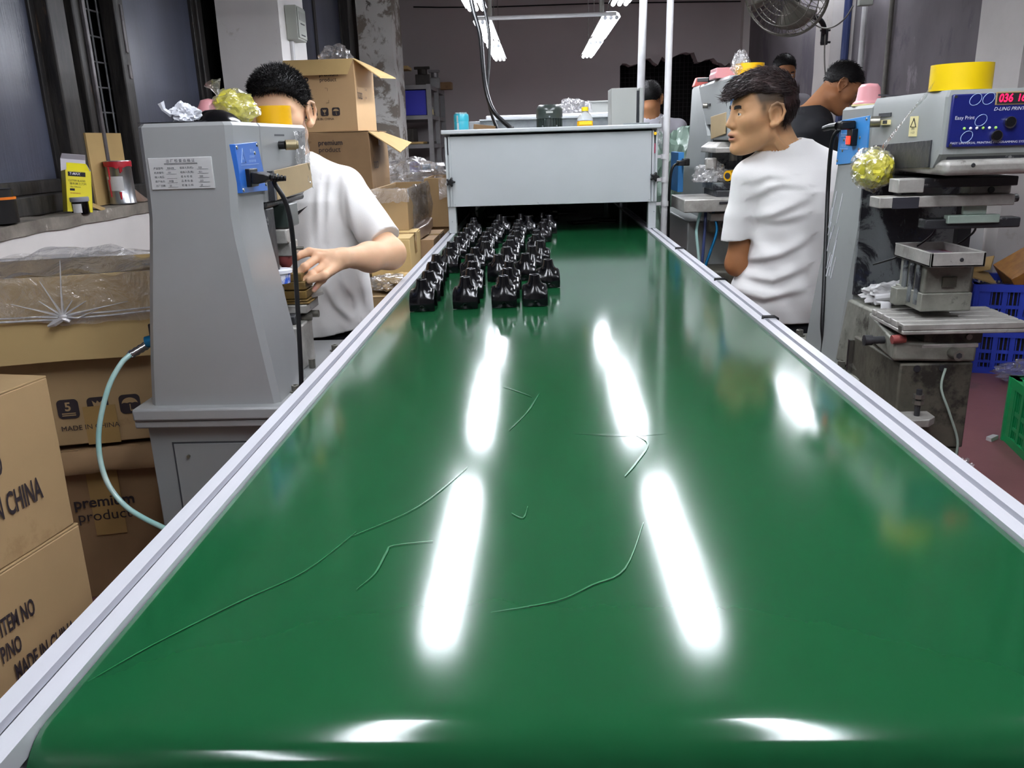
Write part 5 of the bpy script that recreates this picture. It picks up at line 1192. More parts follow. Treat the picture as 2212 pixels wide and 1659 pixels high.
# ------------------------------------------------------------------ window sill
M('ybox', 'efe12a', .4, coat=.2); M('ybox_in', 'd8d4dc', .6); M('red_paint', 'b01e2c', .35, coat=.4); M('orange', 'e0761a', .4)
M('tin', 'b3b6ba', .28, metal=.9, var=.25, vs=12, stain=('5c5f66', 9, .3))
M('jar_lid', '8a8d97', .4, coat=.2)
SZ = .938
yaw_b = math.radians(38)
YB_ = thing('yellow_box', 'opened yellow tool box with white inside leaning on the sill by the window', 'box', (-1.735, 3.045, SZ+.004), rot=(-.06, .12, yaw_b))
w_, d_, h_b = .085, .095, .150
m = MB(); th = .0015
for a, b in (((0, 0, 0), (w_, th, h_b)), ((0, d_-th, 0), (w_, d_, h_b)), ((0, 0, 0), (th, d_, h_b)), ((w_-th, 0, 0), (w_, d_, h_b))): m.bb(a, b)
local(m.obj('body', 'ybox', YB_))
m = MB()
for a, b in (((th, th, 0), (w_-th, 2*th, h_b-.001)), ((th, d_-2*th, 0), (w_-th, d_-th, h_b-.001)), ((th, th, 0), (2*th, d_-th, h_b-.001)), ((w_-2*th, th, 0), (w_-th, d_-th, h_b-.001))): m.bb(a, b)
local(m.obj('lining', 'ybox_in', YB_))
local(MB().loft([[(0, d_-.001, h_b), (0, d_, h_b), (w_, d_, h_b), (w_, d_-.001, h_b)], [(0, d_-.001, h_b+.045), (0, d_, h_b+.045), (w_, d_, h_b+.045), (w_, d_-.001, h_b+.045)], [(.003, d_-.02, h_b+.062), (.003, d_-.019, h_b+.063), (w_-.003, d_-.019, h_b+.063), (w_-.003, d_-.02, h_b+.062)]]).obj('lid_flap', 'ybox_in', YB_))
local(MB().poly([(.004, 0, h_b), (w_-.004, 0, h_b), (w_-.012, .02, h_b+.027), (.008, .02, h_b+.027)], (0, .001, 0)).obj('dust_flap', 'ybox', YB_))
local(MB().poly([(w_, .004, h_b), (w_, d_-.004, h_b), (w_-.012, d_-.02, h_b+.024), (w_-.012, .014, h_b+.024)], (.001, 0, 0)).obj('dust_flap', 'ybox_in', YB_))
fx = lambda u, v: frame((u, -.0008, v), (1, 0, 0), (0, -1, 0)); sxm = lambda u, v: frame((w_+.0008, u, v), (0, 1, 0), (1, 0, 0))
m = MB().poly([(.008, -.0006, .128), (.066, -.0006, .128), (.066, -.0006, .144), (.008, -.0006, .144)], (0, .0003, 0)).poly([(w_+.0004, .012, .128), (w_+.0004, .045, .128), (w_+.0004, .045, .143), (w_+.0004, .012, .143)], (-.0003, 0, 0))
m.poly([(w_+.0004, .018, .055), (w_+.0004, .085, .055), (w_+.0004, .085, .098), (w_+.0004, .018, .098)], (-.0003, 0, 0)).poly([(.012, -.0006, .076), (.028, -.0006, .076), (.028, -.0006, .084), (.012, -.0006, .084)], (0, .0003, 0))
local(m.obj('black_print', 'print_black', YB_, smooth=0))
local(lettering('lettering', YB_, 'print_black', [('CUTTER BLADES', .0095, fx(.008, .112), 'LEFT', dict(sx=.8)), ('锋利美工刀片', .0095, fx(.012, .101)), ('18x100mm', .008, fx(.012, .090)), ('EXTRA BLADE', .0095, sxm(.014, .116), 'LEFT', dict(sx=.8)), ('18mm', .008, sxm(.014, .107)), ('10pcs', .009, sxm(.06, .028)), ('18mm', .009, sxm(.06, .018))]))
local(lettering('logo_print', YB_, 'ybox_in', [('T-MAX', .013, fx(.012, .137), 'LEFT', dict(shear=.2, bold=.0003, sx=.9)), ('T-MAX', .009, sxm(.015, .137), 'LEFT', dict(shear=.2, sx=.9))]))
local(lettering('red_print', YB_, 'red_paint', [('WARNING:', .007, fx(.012, .067)), ('WARNING:', .007, fx(.012, .043))]))
b_ = [(w_+.0006, y, z) for y, z in ((.070, .122), (.078, .118), (.078, .102), (.086, .09), (.090, .06), (.093, .03), (.089, .014), (.084, .02), (.086, .05), (.078, .075), (.070, .095))]
local(MB().tube(b_, .0018, 5).obj('knife_drawing', 'print_black', YB_))
jr = thing('ink_jar', 'small black jar with grey screw lid on the sill before the yellow box', 'jar', (-1.705, 3.082, SZ-.008))
jc = (-1.705, 3.082, SZ-.010)
MB().lathe([(0, 0), (.029, 0), (.031, .003), (.031, .044), (.028, .047), (0, .047)], jc).obj('jar', 'black_gloss', jr)
MB().lathe([(0, .046), (.033, .046), (.0345, .049), (.0345, .060), (.032, .063), (0, .063)], jc).obj('lid', 'jar_lid', jr)
lab = MB().lathe([(.0315, .007), (.0317, .007), (.0317, .039), (.0315, .039)], jc, n=48).obj('paper_label', 'rag_white', jr)
bm = bmesh.new(); bm.from_mesh(lab.data); bmesh.ops.delete(bm, geom=[f for f in bm.faces if not (-2.0 < math.atan2(f.calc_center_median().y-jc[1], f.calc_center_median().x-jc[0]) < -.9)], context='FACES'); bm.to_mesh(lab.data); bm.free()
cn = thing('paint_can', 'tall tin can dripped with red paint on the sill by the grille', 'can', (-1.735, 3.475, SZ))
cc = (-1.735, 3.475, SZ)
MB().lathe([(0, 0), (.052, 0), (.053, .003), (.051, .006), (.051, .168), (.053, .171), (.052, .174), (.046, .172), (.046, .166), (0, .165)], cc, n=32).obj('can', 'tin', cn)
m = MB().lathe([(.0515, .150), (.0535, .151), (.054, .166), (.0535, .171), (.0515, .171)], cc, n=40)
for v in m.b.verts:
    if v.co.z < cc[2]+.155: v.co.z -= .012*max(0, noise.noise(v.co*60))+.006*noise.noise(v.co*25)
m.obj('paint_rim', 'red_paint', cn)
for a, z0, l in ((-1.0, .125, .025), (-.9, .13, .02), (-1.9, .10, .05), (-1.2, .02, .03), (-2.0, .03, .07)):
    x, y = cc[0]+.0512*math.cos(a), cc[1]+.0512*math.sin(a); MB().tube([(x, y, SZ+z0), (x, y, SZ+z0+l)], [.003, .0055], 6).obj('paint_drip', 'red_paint', cn)
lab = MB().lathe([(.0515, .055), (.0517, .055), (.0517, .112), (.0515, .112)], cc, n=64).obj('paper_label', 'rag_white', cn)
bm = bmesh.new(); bm.from_mesh(lab.data); bmesh.ops.delete(bm, geom=[f for f in bm.faces if not (-2.3 < math.atan2(f.calc_center_median().y-cc[1], f.calc_center_median().x-cc[0]) < -.85)], context='FACES'); bm.to_mesh(lab.data); bm.free()
tag(MB().bb((-1.80, 3.37, SZ), (-1.792, 3.66, SZ+.285)).obj('cardboard_sheet', 'carton_in'), 'brown corrugated cardboard sheet stood in the window gap behind the can', 'cardboard')
bt = thing('black_canister', 'black canister with orange band at the picture edge of the sill', 'canister', (-1.735, 2.64, SZ))
c = (-1.735, 2.64, SZ)
MB().lathe([(0, 0), (.06, 0), (.06, .075), (.056, .08), (0, .08)], c).obj('body', 'black_plastic', bt)
MB().lathe([(.0605, .074), (.0615, .074), (.0615, .081), (.056, .082)], c).obj('band', 'orange', bt); MB().lathe([(0, .08), (.055, .08), (.054, .104), (.05, .108), (0, .108)], c).obj('cap', 'black_plastic', bt)
m = MB().box((-1.72, 3.24, SZ+.003), (.05, .06, .002), Euler((.1, .5, .4))); m.jitter(.006, 30); tag(m.obj('paper_scrap', 'carton_in'), 'curled brown paper scrap on the sill beside the yellow box', 'scrap')
m = MB().grid(lambda a, b: (-1.74+.05*a, 3.555+.08*b, SZ+.002+.05*math.sin(PI*b*.9)*(1-a)), 8, 8); tag(m.obj('film_scrap', 'film_brown', solid=.001), 'curled brownish film beside the paint can', 'scrap')
# electric box on the pier
M('meter_grey', 'a9aea6', .5)
mb_ = thing('meter_box', 'small grey electric box high on the white pier', 'electric box', (-1.37, 5.2, 1.82))
MB().bb((-1.40, 4.98, 1.725), (-1.335, 5.16, 1.905)).obj('case', 'meter_grey', mb_, bevel=.004)
MB().bb((-1.335, 4.99, 1.735), (-1.328, 5.15, 1.895)).obj('cover', 'meter_grey', mb_, bevel=.003)
MB().bb((-1.3285, 5.01, 1.83), (-1.326, 5.13, 1.875)).obj('window', 'sheet_grey2', mb_)
for z in (1.75, 1.81): MB().bb((-1.3285, 5.03, z), (-1.3265, 5.11, z+.006)).obj('printed_line', 'print_dark', mb_)
o = MB().bb((-1.398, 5.02, .6), (-1.383, 5.06, 1.725)).obj('cable_duct', 'pipe_white', bevel=.003); tag(o, 'white cable duct running down the pier from the grey electric box', 'duct')
o = MB().bb((-1.398, 5.12, 1.30), (-1.375, 5.24, 1.42)).obj('wall_switch', 'pipe_white', bevel=.004); tag(o, 'white wall switch on the pier by the worker\'s ear', 'switch')

# ------------------------------------------------------------------ storage rack at the back
M('rack_steel', '8c8c8d', .4, metal=.4, var=.15, vs=12)
M('bin_blue', '2b2fa0', .45); M('junk_dark', '39342f', .6, var=.4, vs=20); M('label_blue', '2f8ac0', .4)
rk = thing('storage_rack', 'grey steel rack with blue bin at the back beyond the peeling pier', 'rack', (-1.42, 10.1, 0))
RX0, RX1, RY0, RY1 = -1.66, -1.17, 9.5, 10.85
for x, y in ((RX0, RY0), (RX1, RY0), (RX1, 10.2), (RX1, RY1), (RX0, RY1)): MB().bb((x-.025, y-.025, 0), (x+.025, y+.025, 1.75)).obj('post', 'rack_steel', rk)
LV = (.78, 1.08, 1.385, 1.70)
for z in LV: MB().bb((RX0-.02, RY0-.02, z), (RX1+.02, RY1+.02, z+.045)).obj('shelf', 'rack_steel', rk, bevel=.003)
tag(MB().bb((RX0+.05, RY0-.01, 1.432), (RX1-.035, RY0+.4, 1.69)).obj('storage_bin', 'bin_blue', bevel=.004), 'blue flat-fronted bin on the third shelf of the rack', 'bin')
for i, (x, y, r, h, mt, lb) in enumerate(((-1.12, 9.75, .035, .17, 'rag_white', 'white bottle with blue label on the rack shelf, beside the post'), (-1.20, 9.95, .045, .16, 'meter_grey', 'grey bottle behind the blue-labelled bottle on the rack'), (-1.16, 10.35, .03, .10, 'clear_lid', 'small clear bottle farther back on the rack shelf'))):
    x = -1.21 if i == 0 else x-.03
    b_ = thing('bottle', lb, 'bottle', (x, y, 1.43), group='bottles on the rack')
    MB().lathe([(0, 0), (r, 0), (r, h*.6), (r*.35, h*.8), (r*.35, h), (0, h)], (x, y, 1.43), n=16).obj('body', mt, b_)
    MB().lathe([(r*1.02, h*.1), (r*1.03, h*.1), (r*1.03, h*.45), (r*1.02, h*.45)], (x, y, 1.43), n=16).obj('label_band', 'label_blue' if i == 0 else 'sticker_yellow', b_)
    MB().cyl((x, y, 1.43+h), (x, y, 1.43+h*1.2), r*.38, n=12).obj('cap', 'rag_white', b_)
junk = [((-1.58, 9.55, 1.92), (.42, .3, .035), 'carton_pale', 'pale board lying across tools on top of the rack', 'board'), ((-1.60, 9.6, 1.83), (.30, .25, .13), 'junk_dark', 'dark tool case on top of the rack under the pale board', 'tool case'),
        ((-1.28, 9.9, 1.81), (.16, .2, .13), 'junk_dark', 'dark machine fitting on top of the rack', 'fitting'), ((-1.18, 10.2, 1.80), (.12, .14, .12), 'rack_steel', 'grey metal clamp on top of the rack', 'clamp'), ((-1.14, 10.6, 1.79), (.24, .14, .085), 'carton_brown', 'brown block at the far end of the rack top', 'block'),
        ((-1.45, 9.7, 1.21), (.16, .3, .17), 'junk_dark', 'dark box on the second shelf of the rack', 'box'), ((-1.42, 9.6, 1.14), (.34, .2, .025), 'carton_in', 'thin brown boards on the second shelf of the rack', 'board'),
        ((-1.44, 9.7, .88), (.2, .3, .11), 'bin_blue', 'dim blue tray on the lowest visible shelf', 'tray'), ((-1.30, 10.3, .86), (.16, .3, .07), 'label_blue', 'pale blue bag on the lowest visible shelf', 'bag'), ((-1.25, 10.1, 1.135), (.12, .2, .03), 'junk_dark', 'dark tool on the second shelf near the post', 'tool')]
for c, d, mt, lb, ct in junk:
    m = MB().box(c, d, Euler((0, 0, random.uniform(-.15, .15))))
    nm = lb.split(' on ')[0].split(' at ')[0].split(' lying ')[0].split()[-1]
    if ct in ('fitting', 'clamp'): m.cyl((c[0], c[1], c[2]+d[2]/2), (c[0], c[1], c[2]+d[2]/2+.06), d[0]*.35, n=12).box((c[0], c[1]-.03, c[2]+d[2]/2+.07), (d[0]*1.1, .04, .03))
    tag(m.obj(ct.replace(' ', '_'), mt, bevel=.006), lb, ct)

# ------------------------------------------------------------------ wall fan
M('fan_grey', '7a776f', .4, metal=.5); M('fan_dark', '1a191b', .4)
fn = thing('wall_fan', 'wall fan on a curved black arm, cut by the picture top', 'fan', (2.4, 7.3, 2.2))
YF = 7.34
p1, p2, p3 = atY(1781, 66, YF), atY(1781, 92, YF), atY(1722, 34, 7.2)
MB().bb((p1.x-.025, YF-.03, p2.z-.02), (p1.x+.025, YF+.012, p1.z+.02)).obj('bracket', 'fan_dark', fn, bevel=.006)
for q in (p1, p2): MB().cyl((q.x-.04, YF-.02, q.z), (q.x+.04, YF-.02, q.z), .009, n=8).obj('bolt', 'fan_dark', fn)
h_ = hang('arm', [atY(1781, 72, 7.31), atY(1779, 55, 7.28), atY(1771, 43, 7.25), atY(1755, 35.5, 7.22), atY(1740, 34.5, 7.2), atY(1720, 33, 7.18)], .021, None, 'fan_dark'); h_.parent = fn; h_.matrix_parent_inverse = WORLD(fn).inverted()
hub = atY(1700, -22, 7.05); ax = Vector((-.55, -.62, -.35)).normalized()
rotq = Vector((0, 0, 1)).rotation_difference(ax)
tilt = rotq.to_matrix().to_4x4(); tilt.translation = hub
def fanp(mb): 
    bmesh.ops.transform(mb.b, matrix=tilt, verts=mb.b.verts[:]); return mb
R_f = .34
cg = MB()
for z, rs in ((.10, (.08, .16, .24, .30)), (-.06, (.10, .2, .3))):
    for r in rs: cg.tube([(r*math.cos(2*PI*i/40), r*math.sin(2*PI*i/40), z) for i in range(40)], .004, 5, closed=True)
cg.tube([(R_f*math.cos(2*PI*i/48), R_f*math.sin(2*PI*i/48), .02) for i in range(48)], .012, 6, closed=True)
for i in range(36):
    a = 2*PI*i/36; c_, s_ = math.cos(a), math.sin(a)
    cg.tube([(.05*c_, .05*s_, .11), (.22*c_, .22*s_, .10), (.32*c_, .32*s_, .06), (R_f*c_, R_f*s_, .02)], .003, 4); cg.tube([(.07*c_, .07*s_, -.07), (.26*c_, .26*s_, -.06), (R_f*c_, R_f*s_, .02)], .003, 4)
fanp(cg).obj('cage', 'fan_grey', fn)['kind'] = 'stuff'
fanp(MB().cyl((0, 0, -.22), (0, 0, -.04), .085, n=20)).obj('motor', 'fan_dark', fn, bevel=.02)
fanp(MB().cyl((0, 0, -.04), (0, 0, .09), .045, n=16)).obj('hub', 'fan_dark', fn)
for k in range(3):
    m = MB().grid(lambda a, b: ((.05+.25*a)*math.cos(2.1*k+(b-.5)*(1.0+.5*a)), (.05+.25*a)*math.sin(2.1*k+(b-.5)*(1.0+.5*a)), .02+.05*(b-.5)), 8, 6); fanp(m).obj('blade', 'fan_grey', fn, solid=.003)
h_ = hang('arm_joint', [atY(1722, 33, 7.18), (hub+Vector((.12, .12, -.02))), hub-ax*.15], .022, None, 'fan_dark'); h_.parent = fn; h_.matrix_parent_inverse = WORLD(fn).inverted()
hang('fan_cable', [atY(1728, 4, 7.15), atY(1735, 22, 7.12), atY(1752, 46, 7.1), atY(1775, 60, 7.1), atY(1800, 58, 7.05), atY(1825, 40, 6.95), atY(1843, 12, 6.9)], .006, 'thin grey cable sagging from the fan across the pier to the pipe', 'pipe_grey')
hang('wall_cable', [atY(1783, 70, 7.3), atY(1781, 110, 7.32), atY(1782, 150, 7.32), atY(1787, 190, 7.32)], .006, 'thin grey cord hanging down the pier below the fan bracket', 'pipe_grey')
q = atY(1858, 6, 6.9); o = MB().box((q.x+.02, 6.85, q.z+.03), (.10, .06, .12)).obj('socket_box', 'meter_grey', bevel=.006); tag(o, 'grey socket box on the wall pipe at the picture top', 'socket')

# ------------------------------------------------------------------ crates on the pole side
M('crate_blue', '2f45b8', .4, var=.12, vs=6); M('crate_green', '118a4e', .4, var=.12, vs=6)
def crate(label, loc, yaw, w, d, h, mat, nx, ny, grp=None):
    t = thing('crate', label, 'crate', loc, yaw, grp)
    local(MB().bb((0, 0, 0), (w, d, .012)).obj('floor_panel', mat, t))
    for (x0, y0, ux, uy, L_, n_) in ((0, 0, 1, 0, w, nx), (0, d, 1, 0, w, nx), (0, 0, 0, 1, d, ny), (w, 0, 0, 1, d, ny)):
        m = MB(); tk = .012
        def bar(a, b, z0, z1, k=tk):
            if ux: m.bb((x0+a, y0-k/2, z0), (x0+b, y0+k/2, z1))
            else: m.bb((x0-k/2, y0+a, z0), (x0+k/2, y0+b, z1))
        bar(-.012, L_+.012, h-.035, h, .03); bar(0, L_, 0, .03, .022); bar(0, L_, h*.5-.008, h*.5+.008); bar(0, L_, h*.27-.006, h*.27+.006)
        bar(0, .05, 0, h, .02); bar(L_-.05, L_, 0, h, .02)
        for i in range(n_+1): a = .05+(L_-.1)*i/n_; bar(a-.011, a+.011, 0, h, .016)
        for i in range(n_*4+1):
            a = .05+(L_-.1)*i/(n_*4); bar(a-.0025, a+.0025, 0, h, .006)
        local(m.obj('lattice_side', mat, t, smooth=0))
    for x in (0, w):
        for y in (0, d): local(MB().cyl((x, y, 0), (x, y, h), .018, n=10).obj('corner_post', mat, t))
    return t
yw = math.radians(-16)
c1 = crate('blue lattice crate standing on the floor, lower of two', (2.05, 3.93, 0), yw, .46, .34, .215, 'crate_blue', 5, 4, 'blue crates')
c2 = crate('blue lattice crate with wood scraps in it, upper of two', (2.06, 3.92, .218), yw, .46, .34, .215, 'crate_blue', 5, 4, 'blue crates')
for cr in (c1, c2): local(MB().bb((.02, .02, .013), (.44, .32, .17)).obj('parts_fill', 'junk_dark', cr))
M('wood_brown', '9a6a2c', .45, col2='7c5220', vs=4, stretch=(1, 8, 8), coat=.2)
m = MB().box((2.33, 3.95, .505), (.26, .20, .12), Euler((.25, -.6, -.2))); wdo = m.obj('wood_block', 'wood_brown', bevel=.004); tag(wdo, 'brown wooden box tilted in the upper blue crate', 'wooden box')
for i, (x, y, z, rx, w) in enumerate(((2.12, 4.05, .455, .3, .16), (2.16, 4.12, .49, -.3, .14), (2.09, 4.10, .52, .6, .1))):
    m = MB().box((x, y, z), (w, .12, .008), Euler((rx, .3*(-1)**i, i))); m.jitter(.006, 25); o = m.obj('cardboard_scrap', 'carton_in'); tag(o, ['torn cardboard piece in the blue crate, lowest', 'torn cardboard piece in the blue crate, middle', 'torn cardboard piece in the blue crate, uppermost'][i], 'cardboard', 'cardboard in the blue crate')
g1 = crate('green lattice crate on the red floor at the picture edge', (1.655, 2.70, 0), math.radians(18), .40, .30, .25, 'crate_green', 4, 3)
g1.location = (1.705, 2.70, 0); g1.rotation_euler = (0, 0, math.radians(-10))
tag(MB().box((2.15, 4.60, .342), (.24, .02, .68), Euler((-.10, 0, 0))).obj('stained_board', 'wood_brown', bevel=.003), 'stained brown board leaning behind the blue crates', 'board')
tag(MB().box((2.215, 4.40, .452), (.20, .015, .90), Euler((-.06, 0, .05))).obj('white_board', 'rag_white'), 'white sheet leaning on the wall behind the stained board', 'sheet')
tag(MB().lathe([(0, 0), (.10, 0), (.13, .26), (.12, .26), (0, .02)], (1.72, 3.9, .62), n=24).obj('white_bucket', 'rag_white'), 'white bucket behind the ink-splashed printer', 'bucket')
tag(MB().bb((1.50, 3.75, 0), (1.95, 4.15, .615)).obj('side_bench', 'cast_dark', bevel=.006), 'dark bench behind the ink-splashed printer', 'bench')
tag(MB().bb((1.93, 3.9, .0), (1.99, 3.96, 1.05)).obj('dark_post', 'fan_dark'), 'dark post behind the ink-splashed printer near the crates', 'post')
o = crumple('plastic_bag', 'film_clear', (2.28, 3.72, .055), .12, (1.5, .7, .45), .4, 2.4, 71, floor=.004); tag(o, 'crumpled clear plastic bag on the red floor before the blue crates', 'bag')
q = atZ(2143, 945, .01); m = MB().box((q.x, q.y, .008), (.05, .02, .014), Euler((0, 0, .6))); m.jitter(.004, 60); tag(m.obj('paper_scrap', 'rag_white'), 'white paper scrap on the red floor near the green crate', 'scrap')
q = atZ(2203, 655+178, .01); m = MB().box((q.x, q.y, .005), (.06, .02, .008), Euler((0, 0, -.3))); m.jitter(.004, 60); tag(m.obj('paper_scrap', 'rag_white'), 'white paper scrap on the red floor beyond the clear bag', 'scrap')
# ------------------------------------------------------------------ people
M('skin', 'ffffff', .48, attr=True, var=.05, vs=60, bump=.03, bs=300, spec=.35, sss=.08)
M('tee_white', 'e8e7e5', .85, var=.03, vs=5, bump=.05, bs=350)
M('tee_black', '14151a', .85, bump=.05, bs=300); M('tee_grey', 'a3a1a8', .85)
M('trousers', '0f1016', .8, bump=.06, bs=200)
M('hair_black', '0c0a0b', .55, spec=.3); M('hair_brown', '35221f', .45, spec=.5, col2='1a1112', vs=30)
M('eye_white', 'd8d2cc', .25); M('eye_iris', '120b08', .15); M('brow', '1a1413', .7)
M('swoosh', '2a2a2c', .7); M('earphone', 'e2622a', .3, emis=('ff6a20', .6))
M('stool_top', '3a2b22', .5)
LIP = np.array(lin('9a5a4e')); FADE = np.array(lin('3f372f'))

EAR_ = [(.006, -.008), (.010, .010), (.004, .026), (-.011, .033), (-.026, .027), (-.032, .008), (-.026, -.013), (-.014, -.026), (-.004, -.031)]
def head_d(q, face=True):
    x, y, z = q[:, 0], q[:, 1], q[:, 2]; a = q.copy(); a[:, 1] = np.abs(y)
    d = ell(q, (-.008, 0, .036), (.092, .074, .086))
    d = smin(d, ell(q, (.030, 0, -.018), (.060, .060, .082)), .03)
    d = smin(d, cap(a, (.000, .048, -.056), (.066, .012, -.094), .020, .019), .03)
    d = smin(d, ell(q, (.050, 0, -.075), (.035, .034, .032)), .025)
    if face:
        d = smin(d, ell(a, (.052, .043, -.012), (.026, .022, .022)), .032)
        d = smin(d, cap(a, (.080, .0, .029), (.066, .045, .028), .0125), .018)
        d = smax(d, -ell(a, (.097, .033, .008), (.020, .019, .010)), .012)
        d = smin(d, cap(q, (.084, 0, .020), (.100, 0, -.022), .0075, .0125), .014)
        d = smin(d, ell(a, (.090, .013, -.028), (.012, .008, .008)), .007)
        d = np.maximum(d, -ell(a, (.096, .0075, -.037), (.008, .004, .005)))
        d = smin(d, ell(q, (.084, 0, -.056), (.016, .026, .014)), .014)
        d = smin(d, ell(q, (.094, 0, -.0535), (.010, .022, .0065)), .006)
        d = smin(d, ell(q, (.091, 0, -.0675), (.011, .019, .0075)), .006)
        d = smax(d, -ell(q, (.102, 0, -.0605), (.020, .022, .0022)), .003)
        d = smin(d, ell(q, (.080, 0, -.096), (.017, .020, .016)), .014)
        e = nrm(a-np.array((.0745, .033, .0065), np.float32))-.0148
        e = smax(e, -ell(a, (.092, .0335, .0060), (.016, .0135, .0037)), .002)
        d = smin(d, e, .004)
    oy = lambda px: .076+.30*max(0, .006-px)
    e = ell(a, (-.011, .080, .001), (.020, .0060, .031))
    for (x0, z0), (x1, z1) in zip(EAR_, EAR_[1:]): e = smin(e, cap(a, (x0, oy(x0)+.004, z0), (x1, oy(x1)+.004, z1), .0040), .004)
    e = smin(e, nrm(a-np.array((-.002, .079, -.028), np.float32))-.0095, .006)
    e = smax(e, -ell(a, (-.008, .0880, .000), (.013, .0105, .018)), .004)
    return smin(d, e, .006)
def basis(f, u=(0, 0, 1)):
    f = Vector(f).normalized(); l = Vector(u).cross(f).normalized(); uu = f.cross(l)
    return np.array([[f.x, l.x, uu.x], [f.y, l.y, uu.y], [f.z, l.z, uu.z]], np.float32)
def lips_fade(q, base, fade=None):
    c = np.tile(np.array(base), (len(q), 1)); a = np.abs(q[:, 1])
    m = np.exp(-((q[:, 2]+.0605)/.0115)**4-(a/.0235)**4)*(q[:, 0] > .075); m = np.clip(m, 0, 1)[:, None]*.85
    c = c*(1-m)+LIP*m
    nb = (np.exp(-((q[:, 2]+.062)/.0022)**2-(a/.020)**4)*(q[:, 0] > .078))[:, None]*.6; c = c*(1-nb)+np.array((.05, .015, .012))*nb
    if fade is not None:
        f = np.clip(fade(q), 0, 1)[:, None]; c = c*(1-f)+FADE*f
    return c
def strands(P, N, flow, lift, ln, r, rng, jit=.35):
    V, F = [], []
    for p, n in zip(P, N):
        fl = np.array(flow(p)); t = fl-n*(fl@n); t = t/(np.linalg.norm(t)+1e-6)
        d = t*(1-lift)+n*lift+rng.normal(size=3)*jit*.4; d /= np.linalg.norm(d); L_ = ln*(.6+.8*rng.random())
        s = np.cross(d, n); s /= (np.linalg.norm(s)+1e-6); w = np.cross(d, s); b = p-n*.003; o = len(V)
        mid = b+d*L_*.55+n*L_*.04; tip = b+d*L_-n*L_*.10
        for c_, k in ((b, 1), (mid, .8)):
            for i in range(3): V.append((c_+(s*math.cos(2.094*i)+w*math.sin(2.094*i))*r*k).tolist())
        V.append(tip.tolist())
        for i in range(3): j = (i+1) % 3; F += [[o+i, o+j, o+3+j, o+3+i], [o+3+i, o+3+j, o+6]]
    return V, F
def hair(parent, f, O, R, s, box, mat, flow, lift, ln, r, n, name='hair', h=.0035, seed=1, jit=.35, sel=None):
    rng = np.random.default_rng(seed); O = np.array(O, np.float32)
    v, q = nets(f, box[0], box[1], h)
    e = .002; idx = rng.choice(len(v), n, replace=len(v) < n); p = v[idx].astype(np.float32)
    if sel is not None: p = p[sel(p)]
    g = np.stack([f(p+np.eye(3, dtype=np.float32)[i]*e)-f(p-np.eye(3, dtype=np.float32)[i]*e) for i in range(3)], 1); g /= (np.linalg.norm(g, axis=1, keepdims=True)+1e-6)
    V2, F2 = strands(p, g, flow, lift, ln, r, rng, jit)
    wv = np.concatenate([v, np.array(V2)])@R.T*s+O
    me = bpy.data.meshes.new(name); me.from_pydata(wv.tolist(), [], np.asarray(q).tolist()+[[i+len(v) for i in k] for k in F2])
    return link(name, me, mat, parent, smooth=180)
def eyes(parent, O, R, s, brow_tilt=.0, brow=True):
    W_ = lambda p: Vector((R @ np.array(p)*s+np.array(O)).tolist())
    for sg in (1, -1):
        e = MB().sph(W_((.0745, .033*sg, .0065)), .0134*s, n=18).obj('eye', 'eye_white', parent, smooth=180)
        g = W_((.0822, .0345*sg, .0064)); MB().sph(g, .0063*s, n=12).obj('iris', 'eye_iris', e, smooth=180)
        if brow:
            pts = [(.0915, .013, .0235), (.0915, .024, .0265), (.0855, .037, .0275), (.074, .050, .0235)]
            m = MB()
            for k in (-1, 0, 1): m.tube([W_((a+.001, b*sg, c+.0024*k)) for a, b, c in pts], [.0018*s, .0026*s, .0026*s, .0010*s], 6)
            m.obj('eyebrow', 'brow', parent, smooth=180)
def folds(p, d, lines, k=.016, front=None):
    """soft cloth ridges along polylines drawn on one side of the garment"""
    q = p[:, [0, 2]]
    for pts, r in lines:
        P_ = [np.array((a[0], a[2]), np.float32) for a in pts]; n = len(P_)-1; best = None
        for i in range(n):
            ab = P_[i+1]-P_[i]; t = np.clip((q-P_[i])@ab/max(float(ab@ab), 1e-9), 0, 1); e = q-P_[i]-t[:, None]*ab
            di = np.sqrt((e*e).sum(1)); sg = np.sign(e[:, 0]*ab[1]-e[:, 1]*ab[0]); tt = (i+t)/n
            best = (di, sg, tt) if best is None else tuple(np.where(di < best[0], x, y) for x, y in zip((di, sg, tt), best))
        di, sg, tt = best; w = k*np.where(sg > 0, .75, 1.35); am = r*1.35*np.sin(np.pi*np.clip(.12+.8*tt, 0, 1))
        m = 1/(1+np.exp(-(front-p[:, 1])/.01)) if front is not None else 1
        d = d-am*(np.exp(-(di/w)**2)-.45*np.exp(-((di-1.6*w)/w)**2)*(sg > 0))*m
    return d
def skin_body(parent, f, boxes, colour): return sdf_obj('body', f, boxes, 'skin', parent, color=colour)

